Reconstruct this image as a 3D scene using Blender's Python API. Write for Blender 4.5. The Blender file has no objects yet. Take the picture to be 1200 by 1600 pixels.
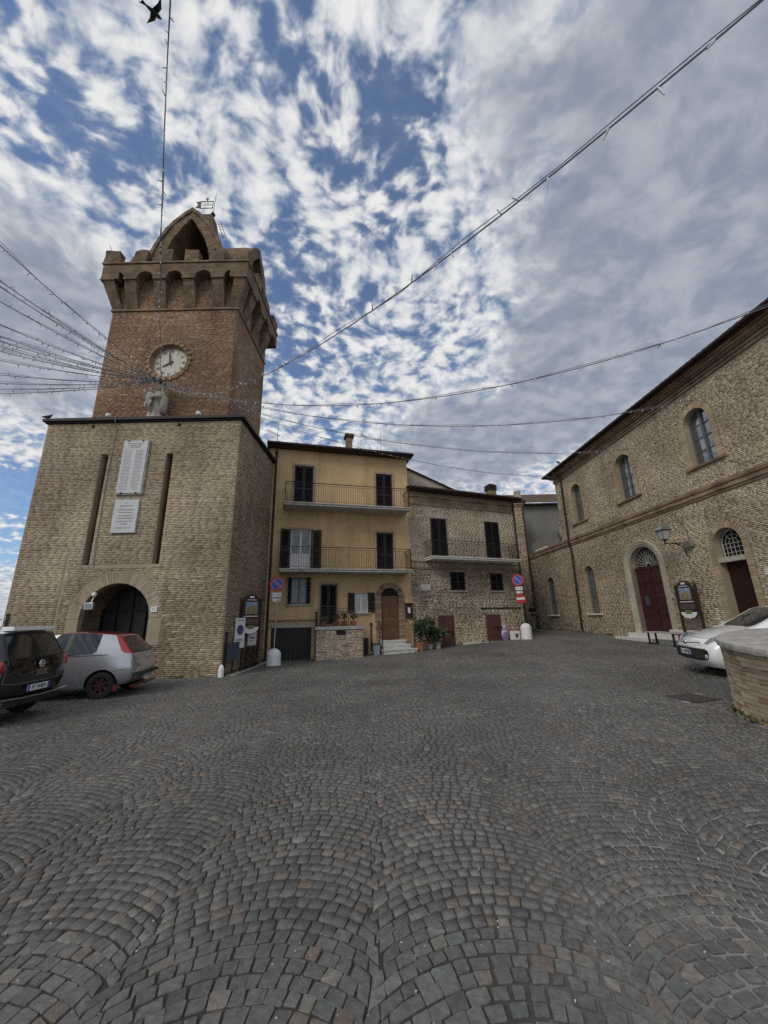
import bpy, bmesh, math, random
import numpy as np
from math import sin, cos, pi, radians, sqrt, atan2, asin
from mathutils import Vector, Matrix
from mathutils.geometry import tessellate_polygon
random.seed(7); RNG = np.random.default_rng(11)
scene = bpy.context.scene
COL = scene.collection

# ---------------------------------------------------------------- camera
PITCH, ROLL, EYE = radians(15.3), radians(1.27), 1.7
cam = bpy.data.cameras.new('camera'); cam.sensor_fit = 'HORIZONTAL'
cam.angle_x = 2 * math.atan(600 / 600); cam.clip_end = 5000; cam.clip_start = 0.05
camo = bpy.data.objects.new('camera', cam); COL.objects.link(camo); scene.camera = camo
_f = Vector((0, cos(PITCH), sin(PITCH))); _u0 = Vector((0, -sin(PITCH), cos(PITCH))); _r0 = Vector((1, 0, 0))
_r = cos(ROLL) * _r0 - sin(ROLL) * _u0; _u = sin(ROLL) * _r0 + cos(ROLL) * _u0
camo.matrix_world = Matrix(((_r.x, _u.x, -_f.x, 0), (_r.y, _u.y, -_f.y, 0), (_r.z, _u.z, -_f.z, EYE), (0, 0, 0, 1)))

# ---------------------------------------------------------------- exposure
vs = scene.view_settings
vs.view_transform = 'Standard'; vs.look = 'None'; vs.gamma = 1; vs.use_curve_mapping = False
vs.exposure = 0.0
scene.cycles.use_denoising = False; scene.cycles.sample_clamp_indirect = 2.0; scene.cycles.sample_clamp_direct = 6.0

# ---------------------------------------------------------------- sun
SUN_EL, SUN_AZ = radians(40), radians(220)          # azimuth clockwise from +Y : behind the camera, to the left
sd = Vector((sin(SUN_AZ) * cos(SUN_EL), cos(SUN_AZ) * cos(SUN_EL), sin(SUN_EL)))
sun = bpy.data.lights.new('sun', 'SUN'); sun.energy = 1.25; sun.angle = radians(22); sun.color = (1, .90, .76)
suno = bpy.data.objects.new('sun', sun); COL.objects.link(suno)
suno.rotation_euler = (-sd).to_track_quat('-Z', 'Y').to_euler(); suno.location = sd * 60

# ---------------------------------------------------------------- sky: clear Nishita sky under broken altocumulus
world = bpy.data.worlds.new('World'); scene.world = world; world.use_nodes = True
class NT:
    """tiny node-tree helper"""
    def __init__(s, nt): s.nt = nt; s.n = nt.nodes; s.l = nt.links
    def node(s, t, **kw):
        n = s.n.new(t)
        for k, v in kw.items(): setattr(n, k, v)
        return n
    def set(s, sock, v):
        if isinstance(v, bpy.types.NodeSocket): s.l.new(v, sock)
        else: sock.default_value = v
    def math(s, op, a, b=0.0, c=None, clamp=False):
        n = s.node('ShaderNodeMath', operation=op, use_clamp=clamp); s.set(n.inputs[0], a); s.set(n.inputs[1], b)
        if c is not None: s.set(n.inputs[2], c)
        return n.outputs[0]
    def vmath(s, op, a, b=None):
        n = s.node('ShaderNodeVectorMath', operation=op); s.set(n.inputs[0], a)
        if b is not None: s.set(n.inputs[1], b)
        return n.outputs[1] if op in ('DISTANCE', 'LENGTH', 'DOT_PRODUCT') else n.outputs[0]
    def noise(s, vec, scale, detail=4, rough=.55, dist=0.0):
        n = s.node('ShaderNodeTexNoise'); s.set(n.inputs['Vector'], vec); n.inputs['Scale'].default_value = scale
        n.inputs['Detail'].default_value = detail; n.inputs['Roughness'].default_value = rough; n.inputs['Distortion'].default_value = dist
        return n.outputs['Fac']
    def step(s, v, a, b, lo=0.0, hi=1.0):
        n = s.node('ShaderNodeMapRange', interpolation_type='SMOOTHSTEP'); s.set(n.inputs[0], v)
        n.inputs[1].default_value = a; n.inputs[2].default_value = b; n.inputs[3].default_value = lo; n.inputs[4].default_value = hi
        return n.outputs[0]
    def mix(s, f, a, b, bt='MIX'):
        n = s.node('ShaderNodeMix', data_type='RGBA', blend_type=bt); s.set(n.inputs[0], f)
        for k, v in ((6, a), (7, b)):
            if isinstance(v, tuple): v = (*v[:3], 1)
            s.set(n.inputs[k], v)
        return n.outputs[2]
w = NT(world.node_tree); w.n.clear()
w_out = w.node('ShaderNodeOutputWorld'); w_bg = w.node('ShaderNodeBackground'); w.l.new(w_bg.outputs[0], w_out.inputs[0])
w_bg.inputs[1].default_value = 0.095
sky = w.node('ShaderNodeTexSky', sky_type='NISHITA', sun_disc=False)
sky.sun_elevation = SUN_EL; sky.sun_rotation = SUN_AZ; sky.altitude = 200; sky.air_density = 1.0; sky.dust_density = .6; sky.ozone_density = 2.0
w_tc = w.node('ShaderNodeTexCoord'); w_sp = w.node('ShaderNodeSeparateXYZ'); w.l.new(w_tc.outputs['Generated'], w_sp.inputs[0])
ZOFF = .30
zz = w.math('ADD', w.math('MAXIMUM', w_sp.outputs[2], 0.0), ZOFF)
w_cb = w.node('ShaderNodeCombineXYZ'); w.l.new(w.math('DIVIDE', w_sp.outputs[0], zz), w_cb.inputs[0]); w.l.new(w.math('DIVIDE', w_sp.outputs[1], zz), w_cb.inputs[1])
P = w_cb.outputs[0]
wn = w.node('ShaderNodeTexNoise'); w.l.new(P, wn.inputs['Vector']); wn.inputs['Scale'].default_value = 5.0; wn.inputs['Detail'].default_value = 3
warp = w.vmath('SCALE', w.vmath('SUBTRACT', wn.outputs['Color'], (.5, .5, .5))); warp.node.inputs[3].default_value = .10
Pw = w.vmath('ADD', P, warp)
wn2 = w.node('ShaderNodeTexNoise'); w.l.new(P, wn2.inputs['Vector']); wn2.inputs['Scale'].default_value = 8.0; wn2.inputs['Detail'].default_value = 5; wn2.inputs['Roughness'].default_value = .6
warp2 = w.vmath('SCALE', w.vmath('SUBTRACT', wn2.outputs['Color'], (.5, .5, .5))); warp2.node.inputs[3].default_value = .26
Pb = w.vmath('ADD', P, warp2)
w_mp = w.node('ShaderNodeMapping'); w.l.new(Pw, w_mp.inputs[0]); w_mp.inputs['Rotation'].default_value = (0, 0, radians(-28)); w_mp.inputs['Scale'].default_value = (1.0, 1.12, 1)
Ps = w_mp.outputs[0]
big = w.noise(Pw, 2.6, 3, .5)
mid = w.noise(Ps, 9.5, 4, .55)
puff = w.noise(Ps, 24.0, 3, .5, .1)
fine = w.noise(Ps, 50.0, 3, .55)
cov = w.math('MULTIPLY_ADD', big, .7, .27)
SKY_BLOBS = [(-0.488, 0.37, 0.16, -0.16), (-0.4, 0.429, 0.12, -0.22), (-0.538, 0.441, 0.1, -0.12), (-0.461, 0.329, 0.09, -0.1), (0.014, 0.374, 0.07, -0.16), (0.024, 0.436, 0.15, -0.24), (0.06, 0.542, 0.12, -0.24), (0.073, 0.483, 0.06, -0.16), (-0.089, 0.433, 0.06, -0.12), (-0.166, 0.655, 0.13, -0.2), (-0.05, 0.751, 0.13, -0.22), (-0.261, 0.868, 0.17, -0.24), (-0.097, 0.645, 0.05, -0.1), (-0.132, 0.328, 0.1, -0.1), (0.384, 0.443, 0.42, 0.2), (0.642, 0.636, 0.5, 0.3), (0.393, 0.729, 0.26, 0.1), (0.485, 0.336, 0.4, 0.22), (-0.579, 0.578, 0.3, 0.14), (-0.766, 0.794, 0.45, 0.3), (-1.302, 1.254, 0.28, -0.7), (-1.573, 1.567, 0.3, -0.3), (0.42, 1.123, 0.4, 0.22), (0.122, 0.356, 0.12, 0.08), (0.244, 1.337, 0.45, 0.34), (0.713, 0.932, 0.5, 0.2)]
for (bx, by, br, amt) in SKY_BLOBS:
    d = w.vmath('DISTANCE', Pb, (bx, by, 0))
    cov = w.math('ADD', cov, w.step(d, br * .1, br, amt, 0.0))
tot = w.math('ADD', w.math('MULTIPLY_ADD', w.math('SUBTRACT', mid, .5), .80, cov), w.math('MULTIPLY_ADD', w.math('SUBTRACT', puff, .5), 1.25, w.math('MULTIPLY', w.math('SUBTRACT', fine, .5), .22)))
mask = w.step(tot, .31, .66)
lump = w.step(w.math('MULTIPLY_ADD', puff, .62, w.math('MULTIPLY_ADD', mid, .26, w.math('MULTIPLY', fine, .16))), .40, .66)
white = w.mix(lump, (3.7, 4.35, 5.5), (9.0, 8.95, 8.85))
soft = w.mix(w.step(w.math('MULTIPLY_ADD', mid, .7, w.math('MULTIPLY', puff, .3)), .36, .66), (2.75, 3.15, 3.95), (4.4, 4.8, 5.45))
ccol = w.mix(w.step(cov, .70, .96), white, soft)
mask = w.math('MULTIPLY_ADD', mask, .85, .12)
low = w.step(w_sp.outputs[2], -.02, .10, 0.0, 1.0)
blue = w.mix(1.0, sky.outputs[0], (1.05, 1.22, 1.42), 'MULTIPLY')
skyc = w.mix(mask, blue, ccol)
hz = w.mix(low, (5.2, 5.6, 6.0), skyc)
w.l.new(hz, w_bg.inputs[0])

# ---------------------------------------------------------------- helpers
def ground(X, Y):
    X = np.asarray(X, float); Y = np.asarray(Y, float)
    g = np.clip(.25 + .032 * Y, .2, 1.0)
    return .052 * (np.log1p(np.exp(np.clip((X + 3) * 2, -40, 60))) / 2) * g
def gz(x, y): return float(ground(x, y))

def tag(o, label=None, cat=None, group=None, kind=None):
    if label: o['label'] = label
    if cat: o['category'] = cat
    if group: o['group'] = group
    if kind: o['kind'] = kind
    return o
def empty(name, loc=(0, 0, 0), rz=0.0, label=None, cat=None, group=None, kind=None, parent=None):
    o = bpy.data.objects.new(name, None); COL.objects.link(o); o.location = loc; o.rotation_euler = (0, 0, rz); o.empty_display_size = .2
    if parent: o.parent = parent
    return tag(o, label, cat, group, kind)

class MB:
    def __init__(s): s.v = []; s.f = []; s.c = []
    def add(s, vs, fs, col=None):
        b = len(s.v); s.v += [tuple(p) for p in vs]; s.f += [tuple(b + i for i in f) for f in fs]; s.c += [col] * len(fs); return s
    def quad(s, a, b, c, d, col=None): return s.add([a, b, c, d], [(0, 1, 2, 3)], col)
    def box(s, x0, x1, y0, y1, z0, z1, col=None, rz=0, org=(0, 0, 0)):
        p = [(x0, y0, z0), (x1, y0, z0), (x1, y1, z0), (x0, y1, z0), (x0, y0, z1), (x1, y0, z1), (x1, y1, z1), (x0, y1, z1)]
        if rz: c_, s_ = cos(rz), sin(rz); p = [(org[0] + (x - org[0]) * c_ - (y - org[1]) * s_, org[1] + (x - org[0]) * s_ + (y - org[1]) * c_, z) for x, y, z in p]
        return s.add(p, [(0, 3, 2, 1), (4, 5, 6, 7), (0, 1, 5, 4), (1, 2, 6, 5), (2, 3, 7, 6), (3, 0, 4, 7)], col)
    def hexa(s, p, col=None):      # 8 corners, bottom ring then top ring
        return s.add(p, [(0, 3, 2, 1), (4, 5, 6, 7), (0, 1, 5, 4), (1, 2, 6, 5), (2, 3, 7, 6), (3, 0, 4, 7)], col)
    def cyl(s, a, b, r0, r1=None, n=10, cap=True):
        a, b = Vector(a), Vector(b); r1 = r0 if r1 is None else r1; d = (b - a).normalized()
        t = Vector((0, 0, 1)) if abs(d.z) < .9 else Vector((1, 0, 0)); e = d.cross(t).normalized(); g = d.cross(e)
        vs = [a + (e * cos(2 * pi * i / n) + g * sin(2 * pi * i / n)) * r0 for i in range(n)] + [b + (e * cos(2 * pi * i / n) + g * sin(2 * pi * i / n)) * r1 for i in range(n)]
        fs = [(i, (i + 1) % n, n + (i + 1) % n, n + i) for i in range(n)]
        if cap: fs += [tuple(reversed(range(n))), tuple(range(n, 2 * n))]
        return s.add(vs, fs)
    def tube(s, path, r, n=6):
        path = [Vector(p) for p in path]; rings = []; prev = None
        for i, p in enumerate(path):
            d = (path[min(i + 1, len(path) - 1)] - path[max(i - 1, 0)]).normalized()
            if prev is None:
                t = Vector((0, 0, 1)) if abs(d.z) < .9 else Vector((1, 0, 0)); e = d.cross(t).normalized()
            else: e = (prev - d * prev.dot(d)).normalized()
            prev = e; g = d.cross(e); rr = r[i] if isinstance(r, (list, tuple)) else r
            rings.append([p + (e * cos(2 * pi * k / n) + g * sin(2 * pi * k / n)) * rr for k in range(n)])
        vs = [q for R_ in rings for q in R_]
        fs = [(i * n + k, i * n + (k + 1) % n, (i + 1) * n + (k + 1) % n, (i + 1) * n + k) for i in range(len(rings) - 1) for k in range(n)]
        fs += [tuple(reversed(range(n))), tuple(range((len(rings) - 1) * n, len(rings) * n))]
        return s.add(vs, fs)
    def lathe(s, prof, c=(0, 0, 0), n=20, sx=1, sy=1):
        vs = [(c[0] + r * cos(2 * pi * k / n) * sx, c[1] + r * sin(2 * pi * k / n) * sy, c[2] + z) for r, z in prof for k in range(n)]
        fs = [(i * n + k, i * n + (k + 1) % n, (i + 1) * n + (k + 1) % n, (i + 1) * n + k) for i in range(len(prof) - 1) for k in range(n)]
        return s.add(vs, fs)
    def disc(s, c, r, axis='y', n=28, r2=None):
        """flat disc / ring facing -axis"""
        ax = {'y': lambda a, b: (a, 0, b), 'x': lambda a, b: (0, a, b), 'z': lambda a, b: (a, b, 0)}[axis]
        pts = lambda R_: [tuple(c[i] + ax(R_ * cos(2 * pi * k / n), R_ * sin(2 * pi * k / n))[i] for i in range(3)) for k in range(n)]
        if r2 is None: return s.add(pts(r), [tuple(range(n))])
        return s.add(pts(r) + pts(r2), [(k, (k + 1) % n, n + (k + 1) % n, n + k) for k in range(n)])
    def ext(s, poly, y0, y1, axis='y'):
        """extrude a polygon given in (a,b) along an axis. axis y: (x,z); x: (y,z); z: (x,y)"""
        m = {'y': lambda a, b, t: (a, t, b), 'x': lambda a, b, t: (t, a, b), 'z': lambda a, b, t: (a, b, t)}[axis]
        n = len(poly); vs = [m(a, b, y0) for a, b in poly] + [m(a, b, y1) for a, b in poly]
        tr = tessellate_polygon([[Vector((a, b, 0)) for a, b in poly]])
        fs = [tuple(t) for t in tr] + [tuple(n + i for i in reversed(t)) for t in tr] + [(i, (i + 1) % n, n + (i + 1) % n, n + i) for i in range(n)]
        return s.add(vs, fs)
    def build(s, name, mat, parent=None, smooth=False, loc=None, rot=None, kind=None, label=None, bevel=0, fix=True):
        me = bpy.data.meshes.new(name); me.from_pydata(s.v, [], s.f)
        if any(c is not None for c in s.c):
            at = me.attributes.new('Col', 'FLOAT_COLOR', 'FACE')
            at.data.foreach_set('color', np.array([(*(c or (.5, .5, .5)), 1) for c in s.c], np.float32).ravel())
        if fix:
            bm = bmesh.new(); bm.from_mesh(me); bmesh.ops.recalc_face_normals(bm, faces=bm.faces)
            if bevel: bmesh.ops.bevel(bm, geom=list(bm.edges), offset=bevel, segments=2, affect='EDGES', profile=.6)
            bm.to_mesh(me); bm.free()
        if smooth: me.polygons.foreach_set('use_smooth', [True] * len(me.polygons))
        return link(name, me, mat, parent, loc, rot, kind, label)
def link(name, me, mat, parent=None, loc=None, rot=None, kind=None, label=None):
    if mat: me.materials.append(mat)
    o = bpy.data.objects.new(name, me); COL.objects.link(o)
    if parent: o.parent = parent
    if loc: o.location = loc
    if rot: o.rotation_euler = rot
    return tag(o, label, None, None, kind)
def smooth_by_angle(o, ang=40):
    me = o.data; me.polygons.foreach_set('use_smooth', [True] * len(me.polygons))
    bm = bmesh.new(); bm.from_mesh(me)
    for e in bm.edges:
        if len(e.link_faces) == 2 and e.calc_face_angle(0) > radians(ang): e.smooth = False
    bm.to_mesh(me); bm.free(); return o
def erode(o, cuts=3, amp=.02, f=2.6):
    """break up clean edges: subdivide and push the surface about with two scales of noise"""
    from mathutils import noise
    bm = bmesh.new(); bm.from_mesh(o.data); bmesh.ops.remove_doubles(bm, verts=bm.verts, dist=.0005); bmesh.ops.subdivide_edges(bm, edges=list(bm.edges), cuts=cuts, use_grid_fill=True); off = Vector((random.uniform(0, 50), 0, 0))
    for v in bm.verts: v.co += noise.noise_vector(v.co * f + off) * amp + noise.noise_vector(v.co * f * 4 + off) * amp * .5
    bm.to_mesh(o.data); bm.free(); return o
def text_mesh(txt, size, name='lettering', mat=None, parent=None, loc=None, rot=None, ext=.001, align='CENTER', sx=1.0):
    cu = bpy.data.curves.new('tmp', 'FONT'); cu.body = txt; cu.size = size; cu.align_x = align; cu.align_y = 'CENTER'; cu.extrude = ext; cu.resolution_u = 2
    to = bpy.data.objects.new('tmp', cu); COL.objects.link(to)
    dg = bpy.context.evaluated_depsgraph_get(); me = bpy.data.meshes.new_from_object(to.evaluated_get(dg)); bpy.data.objects.remove(to); bpy.data.curves.remove(cu)
    me.name = name; me.materials.clear()
    o = link(name, me, mat, parent, loc, rot); o.scale = (sx, 1, 1); return o

# ---------------------------------------------------------------- materials
def pmat(name, col, rough=.8, metal=0.0, var=.15, vscale=3.0, bump=0.0, bscale=60.0, stain=None, spec=.5, coat=0.0, attr=False, detail=5, var2=0.0, v2scale=.6, bdist=.008, streak=0.0):
    m = bpy.data.materials.new(name); m.use_nodes = True; t = NT(m.node_tree); b = t.n['Principled BSDF']
    tc = t.node('ShaderNodeTexCoord'); V = tc.outputs['Object']
    base = (*col, 1) if not attr else None
    if attr:
        a = t.node('ShaderNodeAttribute', attribute_name='Col'); base = a.outputs['Color']
    if var > 0:
        nf = t.noise(V, vscale, detail, .6)
        k = t.step(nf, .28, .72, 1 - var, 1 + var)
        if var2:
            k = t.math('MULTIPLY', k, t.step(t.noise(V, v2scale, 3, .5), .3, .7, 1 - var2, 1 + var2))
        cb = t.node('ShaderNodeCombineXYZ')
        for i in range(3): t.l.new(k, cb.inputs[i])
        base = t.mix(1.0, base if attr else tuple(col), cb.outputs[0], 'MULTIPLY')
    if stain:
        (scol, sscale, lo, hi) = stain
        base = t.mix(t.step(t.noise(V, sscale, 6, .65, .5), lo, hi), base, tuple(scol))
    if streak:      # rain wash: long vertical marks with their own outline
        mp = t.node('ShaderNodeMapping'); t.l.new(V, mp.inputs[0]); mp.inputs['Scale'].default_value = (1.6, 1.6, .16)
        ks = t.step(t.noise(mp.outputs[0], 1.3, 6, .65, .3), .50, .74, 1.0, 1 - streak); cs_ = t.node('ShaderNodeCombineXYZ')
        for i in range(3): t.l.new(ks, cs_.inputs[i])
        base = t.mix(1.0, base, cs_.outputs[0], 'MULTIPLY')
    t.set(b.inputs['Base Color'], base)
    rn = t.noise(V, vscale * 2.3, 3, .5)
    t.set(b.inputs['Roughness'], t.step(rn, .3, .7, max(.02, rough - .07), min(1, rough + .07)) if rough > .25 else rough)
    b.inputs['Metallic'].default_value = metal; b.inputs['Specular IOR Level'].default_value = spec; b.inputs['Coat Weight'].default_value = coat; b.inputs['Coat Roughness'].default_value = .04
    if bump:
        bn = t.node('ShaderNodeBump'); bn.inputs['Strength'].default_value = min(1.0, bump); bn.inputs['Distance'].default_value = bdist
        t.l.new(t.noise(V, bscale, 5, .65), bn.inputs['Height']); t.l.new(bn.outputs[0], b.inputs['Normal'])
    return m
def brickmat(name, c1, c2, mortar, bw=.27, bh=.065, stain=False):
    """small-scale brickwork for pieces too far away to build brick by brick"""
    m = bpy.data.materials.new(name); m.use_nodes = True; t = NT(m.node_tree); b = t.n['Principled BSDF']
    tc = t.node('ShaderNodeTexCoord'); sp = t.node('ShaderNodeSeparateXYZ'); t.l.new(tc.outputs['Object'], sp.inputs[0])
    cb = t.node('ShaderNodeCombineXYZ'); t.l.new(t.math('ADD', sp.outputs[0], sp.outputs[1]), cb.inputs[0]); t.l.new(sp.outputs[2], cb.inputs[1])
    br = t.node('ShaderNodeTexBrick'); t.l.new(cb.outputs[0], br.inputs['Vector']); br.inputs['Scale'].default_value = 1
    br.inputs['Brick Width'].default_value = bw; br.inputs['Row Height'].default_value = bh; br.inputs['Mortar Size'].default_value = .007; br.inputs['Mortar Smooth'].default_value = .3
    br.inputs['Color1'].default_value = (*c1, 1); br.inputs['Color2'].default_value = (*c2, 1); br.inputs['Mortar'].default_value = (*mortar, 1); br.inputs['Bias'].default_value = 0
    k = t.step(t.noise(tc.outputs['Object'], 1.6, 6, .65),   .3, .7, .60, 1.30)
    cc = t.node('ShaderNodeCombineXYZ')
    for i in range(3): t.l.new(k, cc.inputs[i])
    bc = t.mix(1.0, br.outputs[0], cc.outputs[0], 'MULTIPLY')
    if stain: bc = t.mix(t.step(t.noise(tc.outputs['Object'], 2.3, 7, .7, .4), .50, .68), bc, (.10, .09, .065))
    t.l.new(bc, b.inputs['Base Color']); b.inputs['Roughness'].default_value = .92
    bn = t.node('ShaderNodeBump'); bn.inputs['Strength'].default_value = .6; bn.inputs['Distance'].default_value = .012
    t.l.new(t.math('ADD', t.math('MULTIPLY', br.outputs['Fac'], -1.0), t.noise(tc.outputs['Object'], 35, 4, .6)), bn.inputs['Height']); t.l.new(bn.outputs[0], b.inputs['Normal'])
    return m
M = {}
M['brick'] = pmat('brick', (1, 1, 1), .93, attr=True, var=.035, vscale=30, bump=.08, bscale=90, var2=.24, v2scale=.40, bdist=.002, streak=.30)
M['mortar'] = pmat('mortar', (.345, .285, .205), .95, var=.06, vscale=20, bump=.2, bscale=60, var2=.15)
M['mortar_red'] = pmat('mortar_red', (.26, .18, .122), .95, var=.06, vscale=20, bump=.2, bscale=60)
M['brick_far'] = brickmat('brick_far', (.33, .24, .155), (.235, .16, .10), (.25, .19, .135))
M['brick_crown'] = brickmat('brick_crown', (.235, .155, .098), (.15, .098, .062), (.16, .12, .085), stain=True)
M['brick_red_far'] = brickmat('brick_red_far', (.31, .19, .12), (.21, .12, .075), (.22, .165, .115))
M['stone'] = pmat('stone', (.42, .39, .33), .85, var=.2, vscale=5, bump=.3, stain=((.20, .19, .165), 2.5, .5, .75))
M['white_stone'] = pmat('white_stone', (.62, .61, .57), .7, var=.12, vscale=4, bump=.12, stain=((.42, .42, .40), 3, .55, .8))
M['marble'] = pmat('marble', (.56, .575, .585), .55, var=.07, vscale=3, stain=((.5, .51, .52), 2, .55, .8))
M['statue'] = pmat('statue', (.50, .46, .38), .85, var=.2, vscale=9, bump=.35, bscale=30)
M['dark_metal'] = pmat('dark_metal', (.022, .020, .020), .5, .6, var=.2, vscale=12)
M['iron'] = pmat('iron', (.03, .026, .024), .6, .5, var=.3, vscale=20)
M['copper_brown'] = pmat('copper_brown', (.045, .026, .022), .55, .4, var=.25, vscale=4)
M['red_pipe'] = pmat('red_pipe', (.11, .035, .028), .6, .1, var=.2, vscale=4)
M['yellow'] = pmat('yellow', (.60, .415, .225), .92, streak=.25, var=.10, vscale=1.1, bump=.12, bscale=120, var2=.14, v2scale=.35, stain=((.45, .285, .125), .55, .52, .78))
M['concrete'] = pmat('concrete', (.42, .40, .37), .9, var=.15, vscale=4, bump=.2, stain=((.22, .21, .19), 2.2, .5, .8))
M['shutter'] = pmat('shutter', (.010, .007, .007), .55, var=.25, vscale=5)
M['white_frame'] = pmat('white_frame', (.68, .67, .63), .45, var=.06)
M['blue_frame'] = pmat('blue_frame', (.10, .125, .135), .5, var=.15, vscale=6)
M['glass'] = pmat('glass', (.05, .055, .06), .04, var=0, spec=1.0, coat=1.0); M['glass'].node_tree.nodes['Principled BSDF'].inputs['Coat IOR'].default_value = 2.1
M['car_glass'] = pmat('car_glass', (.012, .014, .016), .03, var=0, spec=.6, coat=.4)
M['curtain'] = pmat('curtain', (.20, .21, .22), .5, var=.2, vscale=4, coat=.5)
M['wood'] = pmat('wood', (.135, .062, .028), .5, var=.25, vscale=5, bump=.12, bscale=25)
M['dark_red'] = pmat('dark_red', (.046, .010, .011), .55, var=.25, vscale=5, stain=((.16, .10, .09), 7, .66, .8), bump=.15, bscale=40)
M['maroon'] = pmat('maroon', (.10, .038, .036), .65, var=.2, vscale=4, bump=.15, bscale=40, stain=((.17, .12, .11), 9, .68, .8))
M['cover_iron'] = pmat('cover_iron', (.085, .08, .075), .6, .3, var=.3, vscale=14)
M['garage'] = pmat('garage', (.014, .012, .012), .6, var=.3, vscale=4)
M['dark_in'] = pmat('dark_in', (.012, .011, .010), .9, var=.2)  # near-black colour standing in for the shade inside openings
M['grey_plaster'] = pmat('grey_plaster', (.20, .195, .175), .92, var=.1, vscale=1.2, bump=.1, stain=((.15, .17, .15), .9, .5, .75))
M['cream_plaster'] = pmat('cream_plaster', (.40, .36, .28), .92, var=.15, vscale=2, bump=.15, stain=((.2, .19, .16), 1.4, .5, .75))
M['roof_tile'] = pmat('roof_tile', (.15, .10, .068), .9, var=.35, vscale=5, bump=.4, bscale=30, stain=((.11, .10, .075), 3, .5, .7))
M['terracotta'] = pmat('terracotta', (.33, .13, .075), .8, var=.15, vscale=6)
M['leaf'] = pmat('leaf', (1, 1, 1), .55, attr=True, var=.2, vscale=8)
M['white_paint'] = pmat('white_paint', (.78, .78, .76), .55, var=.06, vscale=5, stain=((.55, .54, .52), 4, .62, .8))
M['grey_metal'] = pmat('grey_metal', (.42, .43, .44), .4, .8, var=.1, vscale=9)
M['sign_red'] = pmat('sign_red', (.42, .022, .028), .4, var=.05)
M['sign_blue'] = pmat('sign_blue', (.025, .075, .40), .4, var=.05)
M['sign_white'] = pmat('sign_white', (.74, .74, .74), .4, var=.04)
M['ink'] = pmat('ink', (.03, .03, .03), .6, var=0)
M['ink_soft'] = pmat('ink_soft', (.25, .25, .25), .7, var=0)
M['board_brown'] = pmat('board_brown', (.040, .022, .018), .45, var=.2, vscale=6)
M['panel_blue'] = pmat('panel_blue', (.06, .075, .11), .5, var=.1)
M['lamp_glass'] = pmat('lamp_glass', (.42, .42, .41), .2, var=.05, coat=.5)
M['bulb'] = pmat('bulb', (.55, .56, .58), .3, var=.1)
M['cable'] = pmat('cable', (.16, .165, .175), .6, var=.1)
M['tyre'] = pmat('tyre', (.016, .016, .016), .85, var=.15, vscale=20)
M['black_plastic'] = pmat('black_plastic', (.02, .02, .021), .55, var=.1)
M['chrome'] = pmat('chrome', (.7, .7, .7), .15, 1.0, var=0)
M['cobble'] = pmat('cobble', (1, 1, 1), .54, attr=True, var=.24, vscale=30, bump=.5, bscale=90, var2=.20, v2scale=.40, detail=8, bdist=.005, stain=((.105, .085, .066), .55, .56, .80))
# ================================================================ GROUND
def grid_mesh(name, xs, ys, fz):
    X, Y = np.meshgrid(xs, ys); Z = fz(X, Y); nx, ny = len(xs), len(ys)
    v = np.stack([X, Y, Z], -1).reshape(-1, 3)
    i = np.arange(ny - 1)[:, None] * nx + np.arange(nx - 1)[None, :]
    f = np.stack([i, i + 1, i + nx + 1, i + nx], -1).reshape(-1, 4)
    me = bpy.data.meshes.new(name); me.from_pydata(v.tolist(), [], f.tolist()); me.polygons.foreach_set('use_smooth', [True] * len(me.polygons)); return me
def fast_mesh(name, V, F, colors=None):
    """V (n,3) float, F (m,4) int, colors (m,3) per face"""
    me = bpy.data.meshes.new(name); me.vertices.add(len(V)); me.vertices.foreach_set('co', V.astype(np.float32).ravel())
    k = F.shape[1]; me.loops.add(len(F) * k); me.loops.foreach_set('vertex_index', F.astype(np.int32).ravel())
    me.polygons.add(len(F)); me.polygons.foreach_set('loop_start', np.arange(0, len(F) * k, k, dtype=np.int32)); me.polygons.foreach_set('loop_total', np.full(len(F), k, np.int32))
    if colors is not None:
        at = me.attributes.new('Col', 'FLOAT_COLOR', 'FACE'); at.data.foreach_set('color', np.c_[colors, np.ones(len(colors))].astype(np.float32).ravel())
    me.update(calc_edges=True); me.validate(); return me

# joint filling: dark sand, pale cement where the paving was relaid (near the well and along the old trench)
mj = bpy.data.materials.new('paving_joint'); mj.use_nodes = True; t = NT(mj.node_tree); b = t.n['Principled BSDF']
tc = t.node('ShaderNodeTexCoord'); V = tc.outputs['Object']; sp = t.node('ShaderNodeSeparateXYZ'); t.l.new(V, sp.inputs[0])
sx, sy = sp.outputs[0], sp.outputs[1]
band = t.math('ABSOLUTE', t.math('SUBTRACT', sx, t.math('MULTIPLY_ADD', t.math('POWER', t.math('ABSOLUTE', t.math('SUBTRACT', sy, 13.0)), 2.0), .0135, 4.75)))
pale = t.step(band, .25, .65, 1.0, 0.0)
near_right = t.math('MULTIPLY', t.step(sx, .1, 2.2), t.step(sy, 3.0, 7.5, 1.0, .25))
well_side = t.step(t.vmath('DISTANCE', V, (7.0, 5.4, 0.2)), 2.3, 4.4, 1.0, 0.0)
pm = t.math('MAXIMUM', t.math('MAXIMUM', pale, well_side), t.math('MULTIPLY', near_right, .85))
pm = t.math('MULTIPLY', pm, t.step(t.noise(V, 2.2, 5, .7), .28, .50))
pm = t.math('MAXIMUM', pm, t.math('MULTIPLY', t.step(t.noise(V, 7.0, 4, .7), .58, .72), .42))
jc = t.mix(pm, (.050, .045, .039), (.38, .365, .34))
t.l.new(t.mix(t.step(t.noise(V, 90, 4, .7), .64, .74), jc, (.22, .21, .19)), b.inputs['Base Color']); b.inputs['Roughness'].default_value = .95
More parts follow.
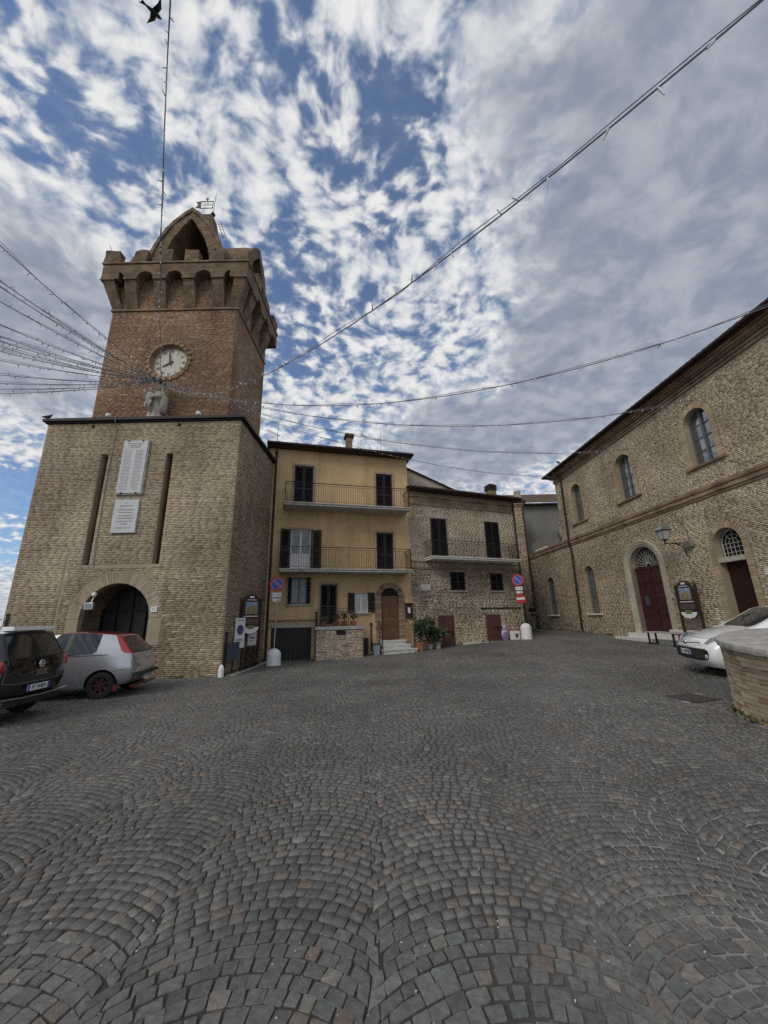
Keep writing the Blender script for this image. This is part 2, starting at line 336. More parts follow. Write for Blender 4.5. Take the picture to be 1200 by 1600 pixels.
bn = t.node('ShaderNodeBump'); bn.inputs['Strength'].default_value = .8; bn.inputs['Distance'].default_value = .01; t.l.new(t.noise(V, 120, 4, .7), bn.inputs['Height']); t.l.new(bn.outputs[0], b.inputs['Normal'])
M['joint'] = mj

pave = tag(link('pavement', grid_mesh('pavement', np.arange(-26, 24.1, .5), np.arange(-14, 46.1, .5), lambda X, Y: ground(X, Y) - .007), mj),
           'dark grey cobbled piazza paving laid in arcs', kind='structure')
ter = bpy.data.materials.new('terrain'); M['terrain'] = pmat('terrain_soil', (.12, .13, .07), .95, var=.3, vscale=.05)
xs = np.concatenate([-np.geomspace(3000, 28, 14), np.arange(-26, 25, 4.), np.geomspace(28, 3000, 14)])
tag(link('terrain', grid_mesh('terrain', xs, xs + 15, lambda X, Y: -.5 - 14 * np.clip((np.hypot(X, Y - 15) - 34) / 120, 0, 1) - 40 * np.clip((np.hypot(X, Y - 15) - 150) / 1500, 0, 1)), M['terrain']), 'hillside falling away beyond the piazza', kind='structure')

def in_well(x, y): return np.hypot(x - 7.15, y - 5.42) < 2.16
def cobbles():
    Wd, R_, dy = 1.25, .90, .0845; a = Wd / 2; drop = sqrt(R_ * R_ - a * a)
    rows = np.arange(.2, 28.5, dy); n = 15; quads = []; nr = len(rows)
    off = RNG.uniform(-.006, .006, nr)
    bnd = RNG.uniform(-.055, .055, (30, nr))       # ragged meeting line of neighbouring arcs
    for si in range(-15, 10):
        xc = .475 + si * Wd; lo = -a + bnd[si + 15][:, None]; hi = a + bnd[si + 16][:, None]
        wdt = RNG.uniform(.74, 1.26, (nr, n)); th = lo + (hi - lo) * (np.cumsum(np.c_[np.zeros(nr), wdt], 1) / wdt.sum(1)[:, None])      # x positions
        y0 = (rows + off)[:, None]
        xa = th; ya = y0 + np.sqrt(R_ * R_ - xa ** 2) - drop
        sn, cs = xa / R_, np.sqrt(1 - (xa / R_) ** 2)
        xb = xa + dy * cs * sn * .9 * (1 - (xa / a) ** 4); yb = y0 + dy + np.sqrt(R_ * R_ - xb ** 2) - drop
        q = np.stack([np.stack([xa[:, :-1], ya[:, :-1]], -1), np.stack([xa[:, 1:], ya[:, 1:]], -1), np.stack([xb[:, 1:], yb[:, 1:]], -1), np.stack([xb[:, :-1], yb[:, :-1]], -1)], 2)
        q = q.reshape(-1, 4, 2); q[..., 0] += xc; quads.append(q)
    Q = np.concatenate(quads)
    # slow waviness of the strips
    x, y = Q[..., 0].copy(), Q[..., 1].copy()
    Q[..., 0] += .07 * np.sin(.8 * y + .8 * x) + .02 * np.sin(2.3 * y + 1.7 * x) + .035 * (x - .5) * np.clip(y - 2, 0, 3) * .5; Q[..., 1] += .10 * np.sin(.45 * x + 1.3) + .04 * np.sin(1.3 * x + .5 * y)
    c = Q.mean(1); ok = (np.abs(c[:, 0]) < 1.18 * c[:, 1] + 2.6) & (c[:, 1] > .6)
    ok &= ~((c[:, 0] < -5.2) & (c[:, 1] > 13.1)) & ~in_well(c[:, 0], c[:, 1]) & (c[:, 0] < 10.72 + .0488 * (21.87 - c[:, 1]))
    ok &= ~((c[:, 0] < 1.3) & (c[:, 1] > 17.4 + .268 * (c[:, 0] + 4.75))) & ~((c[:, 0] >= 1.3) & (c[:, 0] < 7.4) & (c[:, 1] > 19.1 + .404 * (c[:, 0] - 1.23)))
    ok &= ~((np.abs(c[:, 0] - 5.38) < .33) & (np.abs(c[:, 1] - 7.43) < .33))
    return Q[ok], c[ok]
Q, QC = cobbles()
dist = np.hypot(QC[:, 0], QC[:, 1])
order = np.argsort(dist); Q, QC, dist = Q[order], QC[order], dist[order]
N = len(Q)
pal = np.array([(.128, .123, .115), (.112, .110, .105), (.142, .135, .124), (.116, .122, .113), (.150, .130, .109), (.185, .172, .150), (.094, .092, .090), (.152, .123, .100)])
pidx = RNG.choice(len(pal), N, p=[.30, .25, .16, .12, .05, .04, .06, .02]); PC = pal[pidx] * RNG.uniform(.86, 1.14, (N, 1))
side = np.linalg.norm(Q - np.roll(Q, 1, 1), axis=2).mean(1)
pale_zone = ((QC[:, 0] > .4) & (QC[:, 1] < 6.5)) | (np.hypot(QC[:, 0] - 7.15, QC[:, 1] - 5.42) < 4.2) | (np.abs(QC[:, 0] - (4.75 + .0135 * (QC[:, 1] - 13) ** 2)) < .6)
gap = RNG.uniform(.0045, .0095, N) * np.where(pale_zone, RNG.uniform(1.2, 2.9, N), 1.0); sh = 1 - gap / side
Qs = QC[:, None] + (Q - QC[:, None]) * sh[:, None, None] + RNG.normal(0, .0036, Q.shape)
for i0, i1 in ((0, 3), (1, 2)):       # joints along the arcs run a little wider than the cross joints
    v_ = Qs[:, i1] - Qs[:, i0]; k_ = RNG.uniform(.0, .022, (N, 1)); Qs[:, i0] += v_ * k_; Qs[:, i1] -= v_ * k_
def stone(q, full):
    """individual domed stone: 16-vertex cap"""
    k = 8; P8 = []
    for i in range(4):
        p0, p1, pm = q[i], q[(i + 1) % 4], q[i - 1]
        k1, k2 = random.uniform(.05, .12), random.uniform(.05, .12); P8 += [p0 + (pm - p0) * k1, p0 + (p1 - p0) * k2]
    P8 = np.array(P8); cc = q.mean(0); h = random.uniform(.0, .005); tx, ty = random.gauss(0, .016), random.gauss(0, .016)
    rings = [(1.0, -.03), (1.0, h - .0045), (.945, h)]
    vs = []
    for s_, dz in rings:
        for p in P8:
            pp = cc + (p - cc) * s_; d = pp - cc
            vs.append((pp[0], pp[1], gz(*pp) + dz + (d[0] * tx + d[1] * ty) * (1 if dz > -.02 else 0) + random.gauss(0, .0013)))
    vs.append((cc[0], cc[1], gz(*cc) + h + random.uniform(-.001, .002)))
    fs = [(r * k + i, r * k + (i + 1) % k, (r + 1) * k + (i + 1) % k, (r + 1) * k + i) for r in range(2) for i in range(k)] + [(16 + i, 16 + (i + 1) % k, 24) for i in range(k)]
    return vs, fs
fwd = np.array(_f); 
def seen(c):
    d = np.c_[c, ground(c[:, 0], c[:, 1])] - np.array([0, 0, EYE]); zc = d @ fwd
    px, py = 600 + 600 * (d @ np.array(_r)) / zc, 800 - 600 * (d @ np.array(_u)) / zc
    return (zc > .2) & (px > -20) & (px < 1220) & (py < 1625), zc
vis, zc = seen(QC); cand = np.where(vis)[0]; cand = cand[np.argsort(zc[cand])][:300]
single = np.zeros(N, bool); single[cand] = True
for i in cand:
    vs_, fs_ = stone(Qs[i], True); mb = MB(); mb.add(vs_, fs_, tuple(PC[i])); mb.build('cobblestone', M['cobble'], pave, fix=False)
near = (~single) & (dist < 11); far = dist >= 11
def caps(sel):
    q = Qs[sel]; n = len(q); c = q.mean(1, keepdims=True); h = RNG.uniform(.0, .005, (n, 1)); tl = RNG.normal(0, .016, (n, 2))
    lo = q; hi = c + (q - c) * .935; d = hi - c
    zl = ground(lo[..., 0], lo[..., 1]) - .02; zm = ground(lo[..., 0], lo[..., 1]) + h - .0045 + ((lo - c) * tl[:, None]).sum(-1); zh = ground(hi[..., 0], hi[..., 1]) + h + (d * tl[:, None]).sum(-1)
    V_ = np.concatenate([np.dstack([lo, zl]), np.dstack([lo, zm]), np.dstack([hi, zh])], 1).reshape(-1, 3)
    o = (np.arange(n) * 12)[:, None, None]
    f = [[8, 9, 10, 11]] + [[4 + i, 4 + (i + 1) % 4, 8 + (i + 1) % 4, 8 + i] for i in range(4)] + [[i, (i + 1) % 4, 4 + (i + 1) % 4, 4 + i] for i in range(4)]
    F_ = (np.array(f)[None] + o).reshape(-1, 4)
    return V_, F_, np.repeat(PC[sel], 9, 0)
def flats(sel):
    q = Qs[sel]; n = len(q); z = ground(q[..., 0], q[..., 1]) + RNG.uniform(-.002, .005, (n, 1)); V_ = np.dstack([q, z]); lo = np.dstack([q, z - .03])
    V_ = np.concatenate([V_, lo], 1).reshape(-1, 3); o = (np.arange(n) * 8)[:, None, None]
    f = np.array([[0, 1, 2, 3], [0, 4, 5, 1], [1, 5, 6, 2], [3, 7, 4, 0]])[None] + o
    return V_, f.reshape(-1, 4), np.repeat(PC[sel], 4, 0)
V_, F_, C_ = caps(near); me = fast_mesh('cobblestones', V_, F_, C_)
link('cobblestones', me, M['cobble'], pave, kind='stuff')
V_, F_, C_ = flats(far); link('cobblestones', fast_mesh('cobblestones_far', V_, F_, C_), M['cobble'], pave, kind='stuff')
# pebbles and litter caught in the joints
mb = MB()
for i in range(420):
    yy = 1.6 + 5 * random.random() ** 1.5; xx = random.uniform(-1.2, 1.2) * yy; s_ = random.uniform(.003, .008); z0 = gz(xx, yy); g_ = random.uniform(.25, .6)
    p = [(xx + s_ * cos(a_) * random.uniform(.6, 1.2), yy + s_ * sin(a_) * random.uniform(.6, 1.2), z0 + zz_) for zz_ in (-.006, .004) for a_ in (0, 1.6, 3.1, 4.7)]
    mb.hexa(p, (g_, g_ * .98, g_ * .93))
mb.build('gravel', M['leaf'], pave, kind='stuff')
# manhole cover
mh = empty('manhole_cover', (5.38, 7.43, gz(5.38, 7.43)), radians(14), 'dark iron manhole cover set in the paving near the well', 'manhole cover')
MB().box(-.31, .31, -.31, .31, -.01, .008).build('frame', M['cover_iron'], mh)
mb = MB()
for i in range(6):
    for j in range(6): mb.box(-.27 + i * .092, -.19 + i * .092, -.27 + j * .092, -.19 + j * .092, .0085, .013)
mb.build('tread', M['cover_iron'], mh, kind='stuff')

# ================================================================ brickwork generator
def arch_pts(u0, u1, zs, rise, n=12, pointed=False):
    c, r = (u0 + u1) / 2, (u1 - u0) / 2
    return [(c + r * cos(pi * i / n), zs + rise * sin(pi * i / n)) for i in range(n + 1)]
class Hole:
    def __init__(s, u0, u1, z0, z1, rise=0): s.u0, s.u1, s.z0, s.z1, s.rise = u0, u1, z0, z1, rise      # z1 = spring line when rise>0
    def outline(s):
        if s.rise: return [(s.u0, s.z0), (s.u1, s.z0)] + arch_pts(s.u0, s.u1, s.z1, s.rise)
        return [(s.u0, s.z0), (s.u1, s.z0), (s.u1, s.z1), (s.u0, s.z1)]
    def span(s, za, zb):
        if zb <= s.z0 + .01 or za >= s.z1 + s.rise: return None
        z = max(s.z1, (za + zb) / 2)
        if s.rise and z > s.z1:
            k = (z - s.z1) / s.rise
            if k >= 1: return None
            h = (s.u1 - s.u0) / 2 * sqrt(1 - k * k); c = (s.u0 + s.u1) / 2; return (c - h, c + h)
        return (s.u0, s.u1)
    def grow(s, d, dz=None): return Hole(s.u0 - d, s.u1 + d, s.z0 - (d if dz is None else dz), s.z1 + (0 if s.rise else d), s.rise + d if s.rise else 0)
def brick_geom(org, ua, na, u0, u1, z0, z1, holes, palfn, course=.068, blen=.27, proud=(.004, .014), gap=.011, jit=.004, rough=.0):
    """courses of bricks in the plane org + u*ua + z*Z, facing na. palfn(u,z)->colour"""
    gap *= .75; jit *= .8; ua, na, org = np.array(ua, float), np.array(na, float), np.array(org, float); rec = []; rfs = []
    z = z0; row = 0
    while z < z1 - .03:
        h = course * random.uniform(.9, 1.1); zt = min(z + h, z1); rf = random.gauss(1, .055)
        iv = [(u0, u1)]
        for H in holes:
            sp_ = H.span(z, zt)
            if sp_:
                nv = []
                for a, b_ in iv:
                    if sp_[1] <= a or sp_[0] >= b_: nv.append((a, b_)); continue
                    if sp_[0] - a > .03: nv.append((a, sp_[0]))
                    if b_ - sp_[1] > .03: nv.append((sp_[1], b_))
                iv = nv
        for a, b_ in iv:
            u = a; first = True
            while u < b_ - .02:
                L = blen * (random.choice((.5, 1, 1, 1, .9, .75)) if not rough else random.uniform(.35, 1.15))
                if first: L *= random.uniform(.4, 1.0); first = False
                e = min(u + L, b_)
                if b_ - e < .05: e = b_
                rec.append((u + gap / 2, e - gap / 2, z + gap / 2, zt - gap / 2)); rfs.append(rf); u = e
        z = zt; row += 1
    r = np.array(rec); n = len(r)
    pr = .0015 + RNG.uniform(*proud, n) * .45; cols = np.array([palfn((a + b_) / 2, (c + d) / 2) for a, b_, c, d in rec]) * np.clip(np.array(rfs), .8, 1.2)[:, None]
    uu = np.stack([r[:, 0], r[:, 1], r[:, 1], r[:, 0]], 1); zz_ = np.stack([r[:, 2], r[:, 2], r[:, 3], r[:, 3]], 1)
    J = RNG.normal(0, jit, (n, 4)); K = RNG.normal(0, jit * .8, (n, 4)); uj = np.clip(uu + J, u0, u1); zj = zz_ + K
    dp = pr[:, None] + RNG.normal(0, .0007, (n, 4))
    front = org + uj[..., None] * ua + zj[..., None] * np.array([0, 0, 1.]) + dp[..., None] * na
    back = org + uu[..., None] * ua + zz_[..., None] * np.array([0, 0, 1.]) + (-.004) * na
    V_ = np.concatenate([front, back], 1).reshape(-1, 3); o = (np.arange(n) * 8)[:, None, None]
    f = np.array([[0, 1, 2, 3], [0, 4, 5, 1], [1, 5, 6, 2], [2, 6, 7, 3], [3, 7, 4, 0]])[None] + o
    return V_, f.reshape(-1, 4), np.repeat(cols, 5, 0)
def join_geom(gs):
    V_, F_, C_, b_ = [], [], [], 0
    for v, f, c in gs: V_.append(v); F_.append(f + b_); C_.append(c); b_ += len(v)
    return np.concatenate(V_), np.concatenate(F_), np.concatenate(C_)
def brickwork(name, gs, parent): return link(name, fast_mesh(name, *join_geom(gs)), M['brick'], parent, kind='stuff')
def wall_face(mb, u0, u1, z0, z1, holes, depth, y=0.0):
    """front sheet at local y with real openings and reveals"""
    loops = [[Vector((u0, z0, 0)), Vector((u1, z0, 0)), Vector((u1, z1, 0)), Vector((u0, z1, 0))]] + [[Vector((a, b_, 0)) for a, b_ in H.outline()] for H in holes]
    flat = [p for L in loops for p in L]
    mb.add([(p.x, y, p.y) for p in flat], [tuple(t_) for t_ in tessellate_polygon(loops)])
    for H in holes:
        o = H.outline(); n = len(o)
        mb.add([(a, y, b_) for a, b_ in o] + [(a, y + depth, b_) for a, b_ in o], [(i, (i + 1) % n, n + (i + 1) % n, n + i) for i in range(n)])
def hole_fill(H, y, inset=0.0):
    return [(a, y, b_) for a, b_ in H.outline()]
def slab_from_hole(mb, H, y0, y1): mb.ext(H.outline(), y0, y1)
def patch(u, z):
    """slow uneven zones of older and newer brick, longer sideways than high; 0..1"""
    v = sin(.55 * u + 1.7 * sin(.8 * z + .3)) + .8 * sin(1.25 * u - 1.1 * z + 2.0 * sin(.45 * u)) + .6 * sin(2.6 * z + .7 * u + 1.0) + .5 * sin(3.1 * u + 1.9 * z)
    return min(1.0, max(0.0, .5 + v * .26))
def marked(main, dark, light, pd, pl, jit=.05, at=None):
    if at is not None:
        p_ = patch(*at); pd = pd * (.25 + 1.9 * p_); main = np.array(main) * (1.07 - .15 * p_) * np.array((1.0, 1.0 - .03 * p_, 1.0 - .07 * p_))
    main, dark, light = np.array(main), np.array(dark), np.array(light)
    r = random.random()
    if r < pd: return (main + (dark - main) * random.uniform(.2, .7)) * random.uniform(.95, 1.05)
    if r < pd + pl: return light * random.uniform(.94, 1.06)
    return main * random.uniform(1 - jit, 1 + jit)
def pick(pal, wts, jitter=.14):
    pal = [np.array(p) for p in pal]
    def fn(u, z):
        c = random.choices(pal, wts)[0]; return c * random.uniform(1 - jitter, 1 + jitter)
    return fn

# ================================================================ WELL
well = empty('well', (7.15, 5.42, 0), 0, 'round brick well with a broad worn stone rim at the right edge', 'well')
RW = 2.10
def rimz(a, r): 
    x, y = r * cos(a), r * sin(a); return 1.26 + .055 * (x * .6 + y * .8)
mb = MB(); n = 96
vs_ = [(r * cos(2 * pi * k / n), r * sin(2 * pi * k / n), z if z < .5 else rimz(2 * pi * k / n, r) - .14) for r, z in ((RW - .02, -.1), (RW - .02, 1.0), (.9, 1.0), (.9, -.1)) for k in range(n)]
mb.add(vs_, [(i * n + k, i * n + (k + 1) % n, (i + 1) * n + (k + 1) % n, (i + 1) * n + k) for i in range(3) for k in range(n)])
mb.build('core', M['mortar'], well)
wpal = pick([(.38, .31, .22), (.42, .35, .255), (.32, .225, .15), (.29, .18, .12), (.35, .275, .19), (.24, .17, .125)], [4, 3.5, 1.6, .9, 3, .7])
z = .02; cnt = 0; rest = MB()
while z < 1.08:
    h = .066 * random.uniform(.9, 1.1); a = random.uniform(0, .1); a_end = a + 2 * pi
    while a < a_end - .02:
        da = random.choice((.062, .118, .125, .128)); da = min(da, a_end - a)
        a0, a1 = a + .0028, a + da - .0028; pr = random.uniform(0, .014); zt = z + h - .009
        col = tuple(wpal(0, 0)); am = a % (2 * pi)
        vis_side = 2.35 < am < 5.0
        if (am < 2.1 or am > 5.3): a += da; continue
        ca = (a0 + a1) / 2; e = .0025
        def pt(A, R__, Z): return (R__ * cos(A), R__ * sin(A), Z)
        sagz = lambda A: .085 * (cos(A) * .6 + sin(A) * .8) * min(1, z)
        p = []
        for Z in (z, zt):
            for (A, R__) in ((a0, RW - .03), (a0 + .001, RW + pr + random.gauss(0, e)), (a1 - .001, RW + pr + random.gauss(0, e)), (a1, RW - .03)):
                p.append(pt(A, R__, Z + sagz(A) + random.gauss(0, .0015)))
        fs_ = [(0, 1, 2, 3), (4, 7, 6, 5), (0, 4, 5, 1), (1, 5, 6, 2), (2, 6, 7, 3), (3, 7, 4, 0)]
        if vis_side and cnt < 300 and 2.55 < am < 4.1:
            q = MB(); q.add(p, fs_, col); q.build('brick', M['brick'], well); cnt += 1
        else: rest.add(p, fs_, col)
        a += da
    z += h
rest.build('brickwork', M['brick'], well, kind='stuff')
# rim: worn stone blocks
rimm = pmat('rim_stone', (.40, .385, .35), .85, var=.22, vscale=7, bump=.5, bscale=40, stain=((.23, .225, .21), 4, .45, .7)); nb = 14
for i in range(nb):
    a0, a1 = 2 * pi * i / nb + .004, 2 * pi * (i + 1) / nb - .004; mb = MB(); m_ = 8; vs_ = []
    prof = [(RW + .015, -.12), (RW + .045, -.105), (RW + .055, -.06), (RW + .05, -.018), (RW + .025, 0), (1.55, .012), (.98, .01), (.94, -.02), (.93, -.12)]
    for k in range(m_ + 1):
        A = a0 + (a1 - a0) * k / m_
        vs_ += [(r * cos(A), r * sin(A), rimz(A, r) + dz) for r, dz in prof]
    L = len(prof); mb.add(vs_, [(k * L + j, (k + 1) * L + j, (k + 1) * L + j + 1, k * L + j + 1) for k in range(m_) for j in range(L - 1)] + [tuple(range(L)), tuple(reversed(range(m_ * L, m_ * L + L)))])
    smooth_by_angle(erode(mb.build('rim_stone', rimm, well), 1, .010, 4.0), 35)
MB().disc((0, 0, .35), .92, 'z', 40).build('well_shade_disc', M['dark_in'], well)  # near-black disc standing for the shade down the well, no actual grate
# ================================================================ CLOCK TOWER
TX, TY = -8.87, 12.94
tower = empty('clock_tower', (TX, TY, 0), 0, 'tall brick clock tower with arched gateway, corbelled crown and pointed bell gable', 'tower')
BX0, BX1, BD, BZ = -3.62, 3.60, 4.95, 8.92           # broad lower block
gateH = Hole(-1.17, 1.12, -.1, 1.86, 1.12)
slitL, slitR = Hole(-1.40, -1.15, 3.60, 7.62, .05), Hole(.98, 1.22, 3.60, 7.60, .05)
slot = Hole(-1.10, .97, 3.50, 3.60)
put = [Hole(-1.99, -1.85, 8.72, 8.80, .07), Hole(1.22, 1.36, 8.72, 8.80, .07)]
gr = [Hole(-1.95, -1.90, 1.2, 3.84), Hole(-1.95, -1.40, 3.83, 3.87), Hole(1.22, 1.62, 3.86, 3.90)]
mb = MB(); wall_face(mb, BX0, BX1, -.3, BZ, [gateH, slitL, slitR] + put, .22)
mb.quad((BX1, 0, -.3), (BX1, BD, -.3), (BX1, BD, BZ), (BX1, 0, BZ)); mb.quad((BX0, 0, -.3), (BX0, BD, -.3), (BX0, BD, BZ), (BX0, 0, BZ))
mb.quad((BX0, BD, -.3), (BX1, BD, -.3), (BX1, BD, BZ), (BX0, BD, BZ)); mb.quad((BX0, 0, BZ), (BX1, 0, BZ), (BX1, BD, BZ), (BX0, BD, BZ))
mb.build('base_wall', M['mortar'], tower, fix=False)
for H in (slitL, slitR):
    o = H.outline(); n = len(o); MB().add([(a, .2195, b_) for a, b_ in o] + [(a, .75, b_) for a, b_ in o], [(i, (i + 1) % n, n + (i + 1) % n, n + i) for i in range(n)]).build('slit_reveal', M['brick_red_far'], tower, fix=False)
for H in [slitL, slitR] + put: MB().add([(a, .745 if H in (slitL, slitR) else .215, b_) for a, b_ in H.outline()], [tuple(range(len(H.outline())))]).build('slit_back', M['dark_in'], tower, fix=False)
tan = [(0.414, 0.33, 0.229), (0.389, 0.312, 0.218), (0.364, 0.29, 0.204), (0.436, 0.358, 0.262), (0.335, 0.243, 0.161), (0.306, 0.207, 0.136)]
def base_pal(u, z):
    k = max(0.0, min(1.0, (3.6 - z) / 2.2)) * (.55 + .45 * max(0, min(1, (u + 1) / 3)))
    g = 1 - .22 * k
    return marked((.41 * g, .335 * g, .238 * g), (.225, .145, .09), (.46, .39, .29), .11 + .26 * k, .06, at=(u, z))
ringgap = Hole(-1.70, 1.60, 0.2, 1.86, 1.64)
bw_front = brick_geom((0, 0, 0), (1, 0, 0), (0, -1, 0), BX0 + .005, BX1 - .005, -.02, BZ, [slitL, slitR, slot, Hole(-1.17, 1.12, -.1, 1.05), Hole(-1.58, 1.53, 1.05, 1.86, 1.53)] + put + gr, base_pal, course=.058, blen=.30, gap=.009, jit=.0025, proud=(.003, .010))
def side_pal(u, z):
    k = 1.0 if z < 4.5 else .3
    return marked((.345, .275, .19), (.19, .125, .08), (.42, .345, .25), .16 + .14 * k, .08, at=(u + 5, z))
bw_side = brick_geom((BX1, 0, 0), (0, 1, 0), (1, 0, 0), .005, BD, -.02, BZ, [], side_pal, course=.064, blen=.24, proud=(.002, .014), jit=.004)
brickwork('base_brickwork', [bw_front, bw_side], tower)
# voussoirs of the gateway arch (two rings' worth in one deep ring), each stone its own piece
cx, rs = (-1.17 + 1.12) / 2, 1.86
nv = 46
for i in range(nv):
    a0, a1 = pi * i / nv + .004, pi * (i + 1) / nv - .004; pr = random.uniform(.006, .02); ro = 1.50 + random.uniform(-.02, .03)
    f_ = lambda a, r, y: (cx + r * 1.145 / 1.12 * cos(a) * (1.0), y, rs + r * sin(a))
    p = [f_(a0, 1.125, -pr), f_(a1, 1.125, -pr), f_(a1, 1.125, .1), f_(a0, 1.125, .1), f_(a0, ro, -pr), f_(a1, ro, -pr), f_(a1, ro, .05), f_(a0, ro, .05)]
    c_ = np.array(random.choices([(.40, .33, .235), (.37, .30, .212), (.41, .35, .26), (.30, .21, .14)], [4, 4, 3, 1.5 if (a0 < .7 or a0 > 2.4) else .1])[0]) * random.uniform(.88, 1.12)
    q = MB(); q.hexa(p, tuple(c_)); q.build('voussoir', M['brick'], tower)
# gate recess: passage walls, dark iron gate with mesh
mb = MB(); o = gateH.outline(); n = len(o)
mb.add([(a, .2, b_) for a, b_ in o] + [(a, 2.6, b_) for a, b_ in o], [(i, (i + 1) % n, n + (i + 1) % n, n + i) for i in range(n)] + [tuple(range(n, 2 * n))])
mb.build('passage', M['brick_crown'], tower, fix=False)
gate = empty('gate', (0, 0, 0), parent=tower)
mb = MB(); y = .95
for x in (-1.10, -.62, -.08, .42, .96): mb.box(x - .022, x + .022, y, y + .05, 0, 2.95 if abs(x) < .7 else 2.1)
for z in (.08, 1.05, 2.12): mb.box(-1.12, 1.06, y + .002, y + .048, z - .025, z + .025)
mb.build('gate_frame', M['dark_metal'], gate)
mb = MB(); mb.add([(a, y + .06, b_) for a, b_ in o], [tuple(range(n))]); mb.build('gate_panel', M['garage'], gate, fix=False)
# metal cornice capping the lower block
mb = MB(); e = .14
for (z0, z1, d) in ((8.93, 8.99, .07), (8.99, 9.10, e)):
    mb.box(BX0 - d, BX1 + d, -d, BD + .02, z0, z1)
mb.build('cornice', M['dark_metal'], tower)
# shaft
SX0, SX1, SY0, SY1, SZ = -2.80, 2.66, .90, 4.72, 16.9
clockH = Hole(-.79, .73, 12.26, 12.26, .80)
mb = MB()
cz, ccx, cr = 12.27, -.03, .80
circ = [(ccx + cr * cos(2 * pi * k / 36), cz + cr * sin(2 * pi * k / 36)) for k in range(36)]
loops = [[Vector((SX0, 9, 0)), Vector((SX1, 9, 0)), Vector((SX1, SZ, 0)), Vector((SX0, SZ, 0))], [Vector((a, b_, 0)) for a, b_ in circ]]
flat = [p for L in loops for p in L]; mb.add([(p.x, SY0, p.y) for p in flat], [tuple(t_) for t_ in tessellate_polygon(loops)])
mb.add([(a, SY0, b_) for a, b_ in circ] + [(a, SY0 + .2, b_) for a, b_ in circ], [(i, (i + 1) % 36, 36 + (i + 1) % 36, 36 + i) for i in range(36)])
mb.quad((SX1, SY0, 9), (SX1, SY1, 9), (SX1, SY1, SZ), (SX1, SY0, SZ)); mb.quad((SX0, SY0, 9), (SX0, SY1, 9), (SX0, SY1, SZ), (SX0, SY0, SZ)); mb.quad((SX0, SY1, 9), (SX1, SY1, 9), (SX1, SY1, SZ), (SX0, SY1, SZ))
mb.build('shaft_wall', M['mortar_red'], tower, fix=False)
red = [(0.314, 0.193, 0.122), (0.294, 0.176, 0.11), (0.335, 0.214, 0.138), (0.27, 0.156, 0.099), (0.369, 0.258, 0.172), (0.233, 0.139, 0.092)]
shp = lambda u, z: marked((.30, .185, .118), (.185, .105, .07), (.38, .275, .185), .15, .12, at=(u * 1.3, z))
class Circ(Hole):
    def span(s, za, zb):
        z = (za + zb) / 2; k = s.rise ** 2 - (z - s.z0) ** 2
        return None if k <= 0 else ((s.u0 + s.u1) / 2 - sqrt(k), (s.u0 + s.u1) / 2 + sqrt(k))
ch = Circ(ccx - 1.0, ccx + 1.0, cz, cz, .905)
brickwork('shaft_brickwork', [brick_geom((0, SY0, 0), (1, 0, 0), (0, -1, 0), SX0, SX1, 9.05, 14.8, [ch], shp, course=.058, blen=.29, gap=.009, jit=.0025, proud=(.003, .009)),
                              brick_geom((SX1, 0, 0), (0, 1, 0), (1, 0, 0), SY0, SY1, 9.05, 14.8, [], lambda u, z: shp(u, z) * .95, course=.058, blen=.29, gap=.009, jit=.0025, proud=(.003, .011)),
                              brick_geom((0, SY0, 0), (1, 0, 0), (0, -1, 0), SX0, SX1, 14.93, 16.5, [], shp, course=.058, blen=.29, gap=.009, jit=.0025, proud=(.003, .009)),
                              brick_geom((SX1, 0, 0), (0, 1, 0), (1, 0, 0), SY0, SY1, 14.93, 16.5, [], shp, course=.058, blen=.29, gap=.009, jit=.0025, proud=(.003, .009))], tower)
# clock with toothed brick surround
clock = empty('clock', (ccx, SY0, cz), parent=tower)
for i in range(44):
    a0, a1 = 2 * pi * i / 44 + .012, 2 * pi * (i + 1) / 44 - .012; ro = .91 + (.0 if i % 2 else .05); pr = .04 if i % 2 else .065
    f_ = lambda a, r, y: (r * cos(a), y, r * sin(a))
    q = MB(); q.hexa([f_(a0, .79, -pr), f_(a1, .79, -pr), f_(a1, .79, .05), f_(a0, .79, .05), f_(a0, ro, -pr), f_(a1, ro, -pr), f_(a1, ro, .05), f_(a0, ro, .05)], tuple(np.array((.31, .205, .135)) * random.uniform(.85, 1.15)))
    q.build('surround_brick', M['brick'], clock)
mb = MB(); k = 48; pr_ = [(.79, -.06), (.80, .02), (.74, .10), (.70, .13)]
vs_ = [(r * cos(2 * pi * i / k), y, r * sin(2 * pi * i / k)) for r, y in pr_ for i in range(k)]; mb.add(vs_, [(j * k + i, j * k + (i + 1) % k, (j + 1) * k + (i + 1) % k, (j + 1) * k + i) for j in range(3) for i in range(k)])
mb.build('bezel', M['brick_far'], clock, smooth=True)
face = MB().disc((0, .13, 0), .72, 'y', 48).build('clock_face', pmat('clock_enamel', (.43, .415, .365), .5, var=.1, vscale=4, stain=((.36, .34, .29), 3, .55, .8)), clock)
mb = MB()
for i in range(60):
    a = 2 * pi * i / 60; w_ = .006 if i % 5 else .012; r0 = .655 if i % 5 else .645
    d = Vector((sin(a), 0, cos(a))); s_ = Vector((cos(a), 0, -sin(a)))
    P_ = lambda r, t_: tuple(d * r + s_ * t_ + Vector((0, .124, 0))); mb.quad(P_(r0, -w_), P_(r0, w_), P_(.685, w_), P_(.685, -w_))
mb.build('minute_marks', M['ink'], clock, fix=False, kind='stuff')
rom = ['XII', 'I', 'II', 'III', 'IIII', 'V', 'VI', 'VII', 'VIII', 'IX', 'X', 'XI']
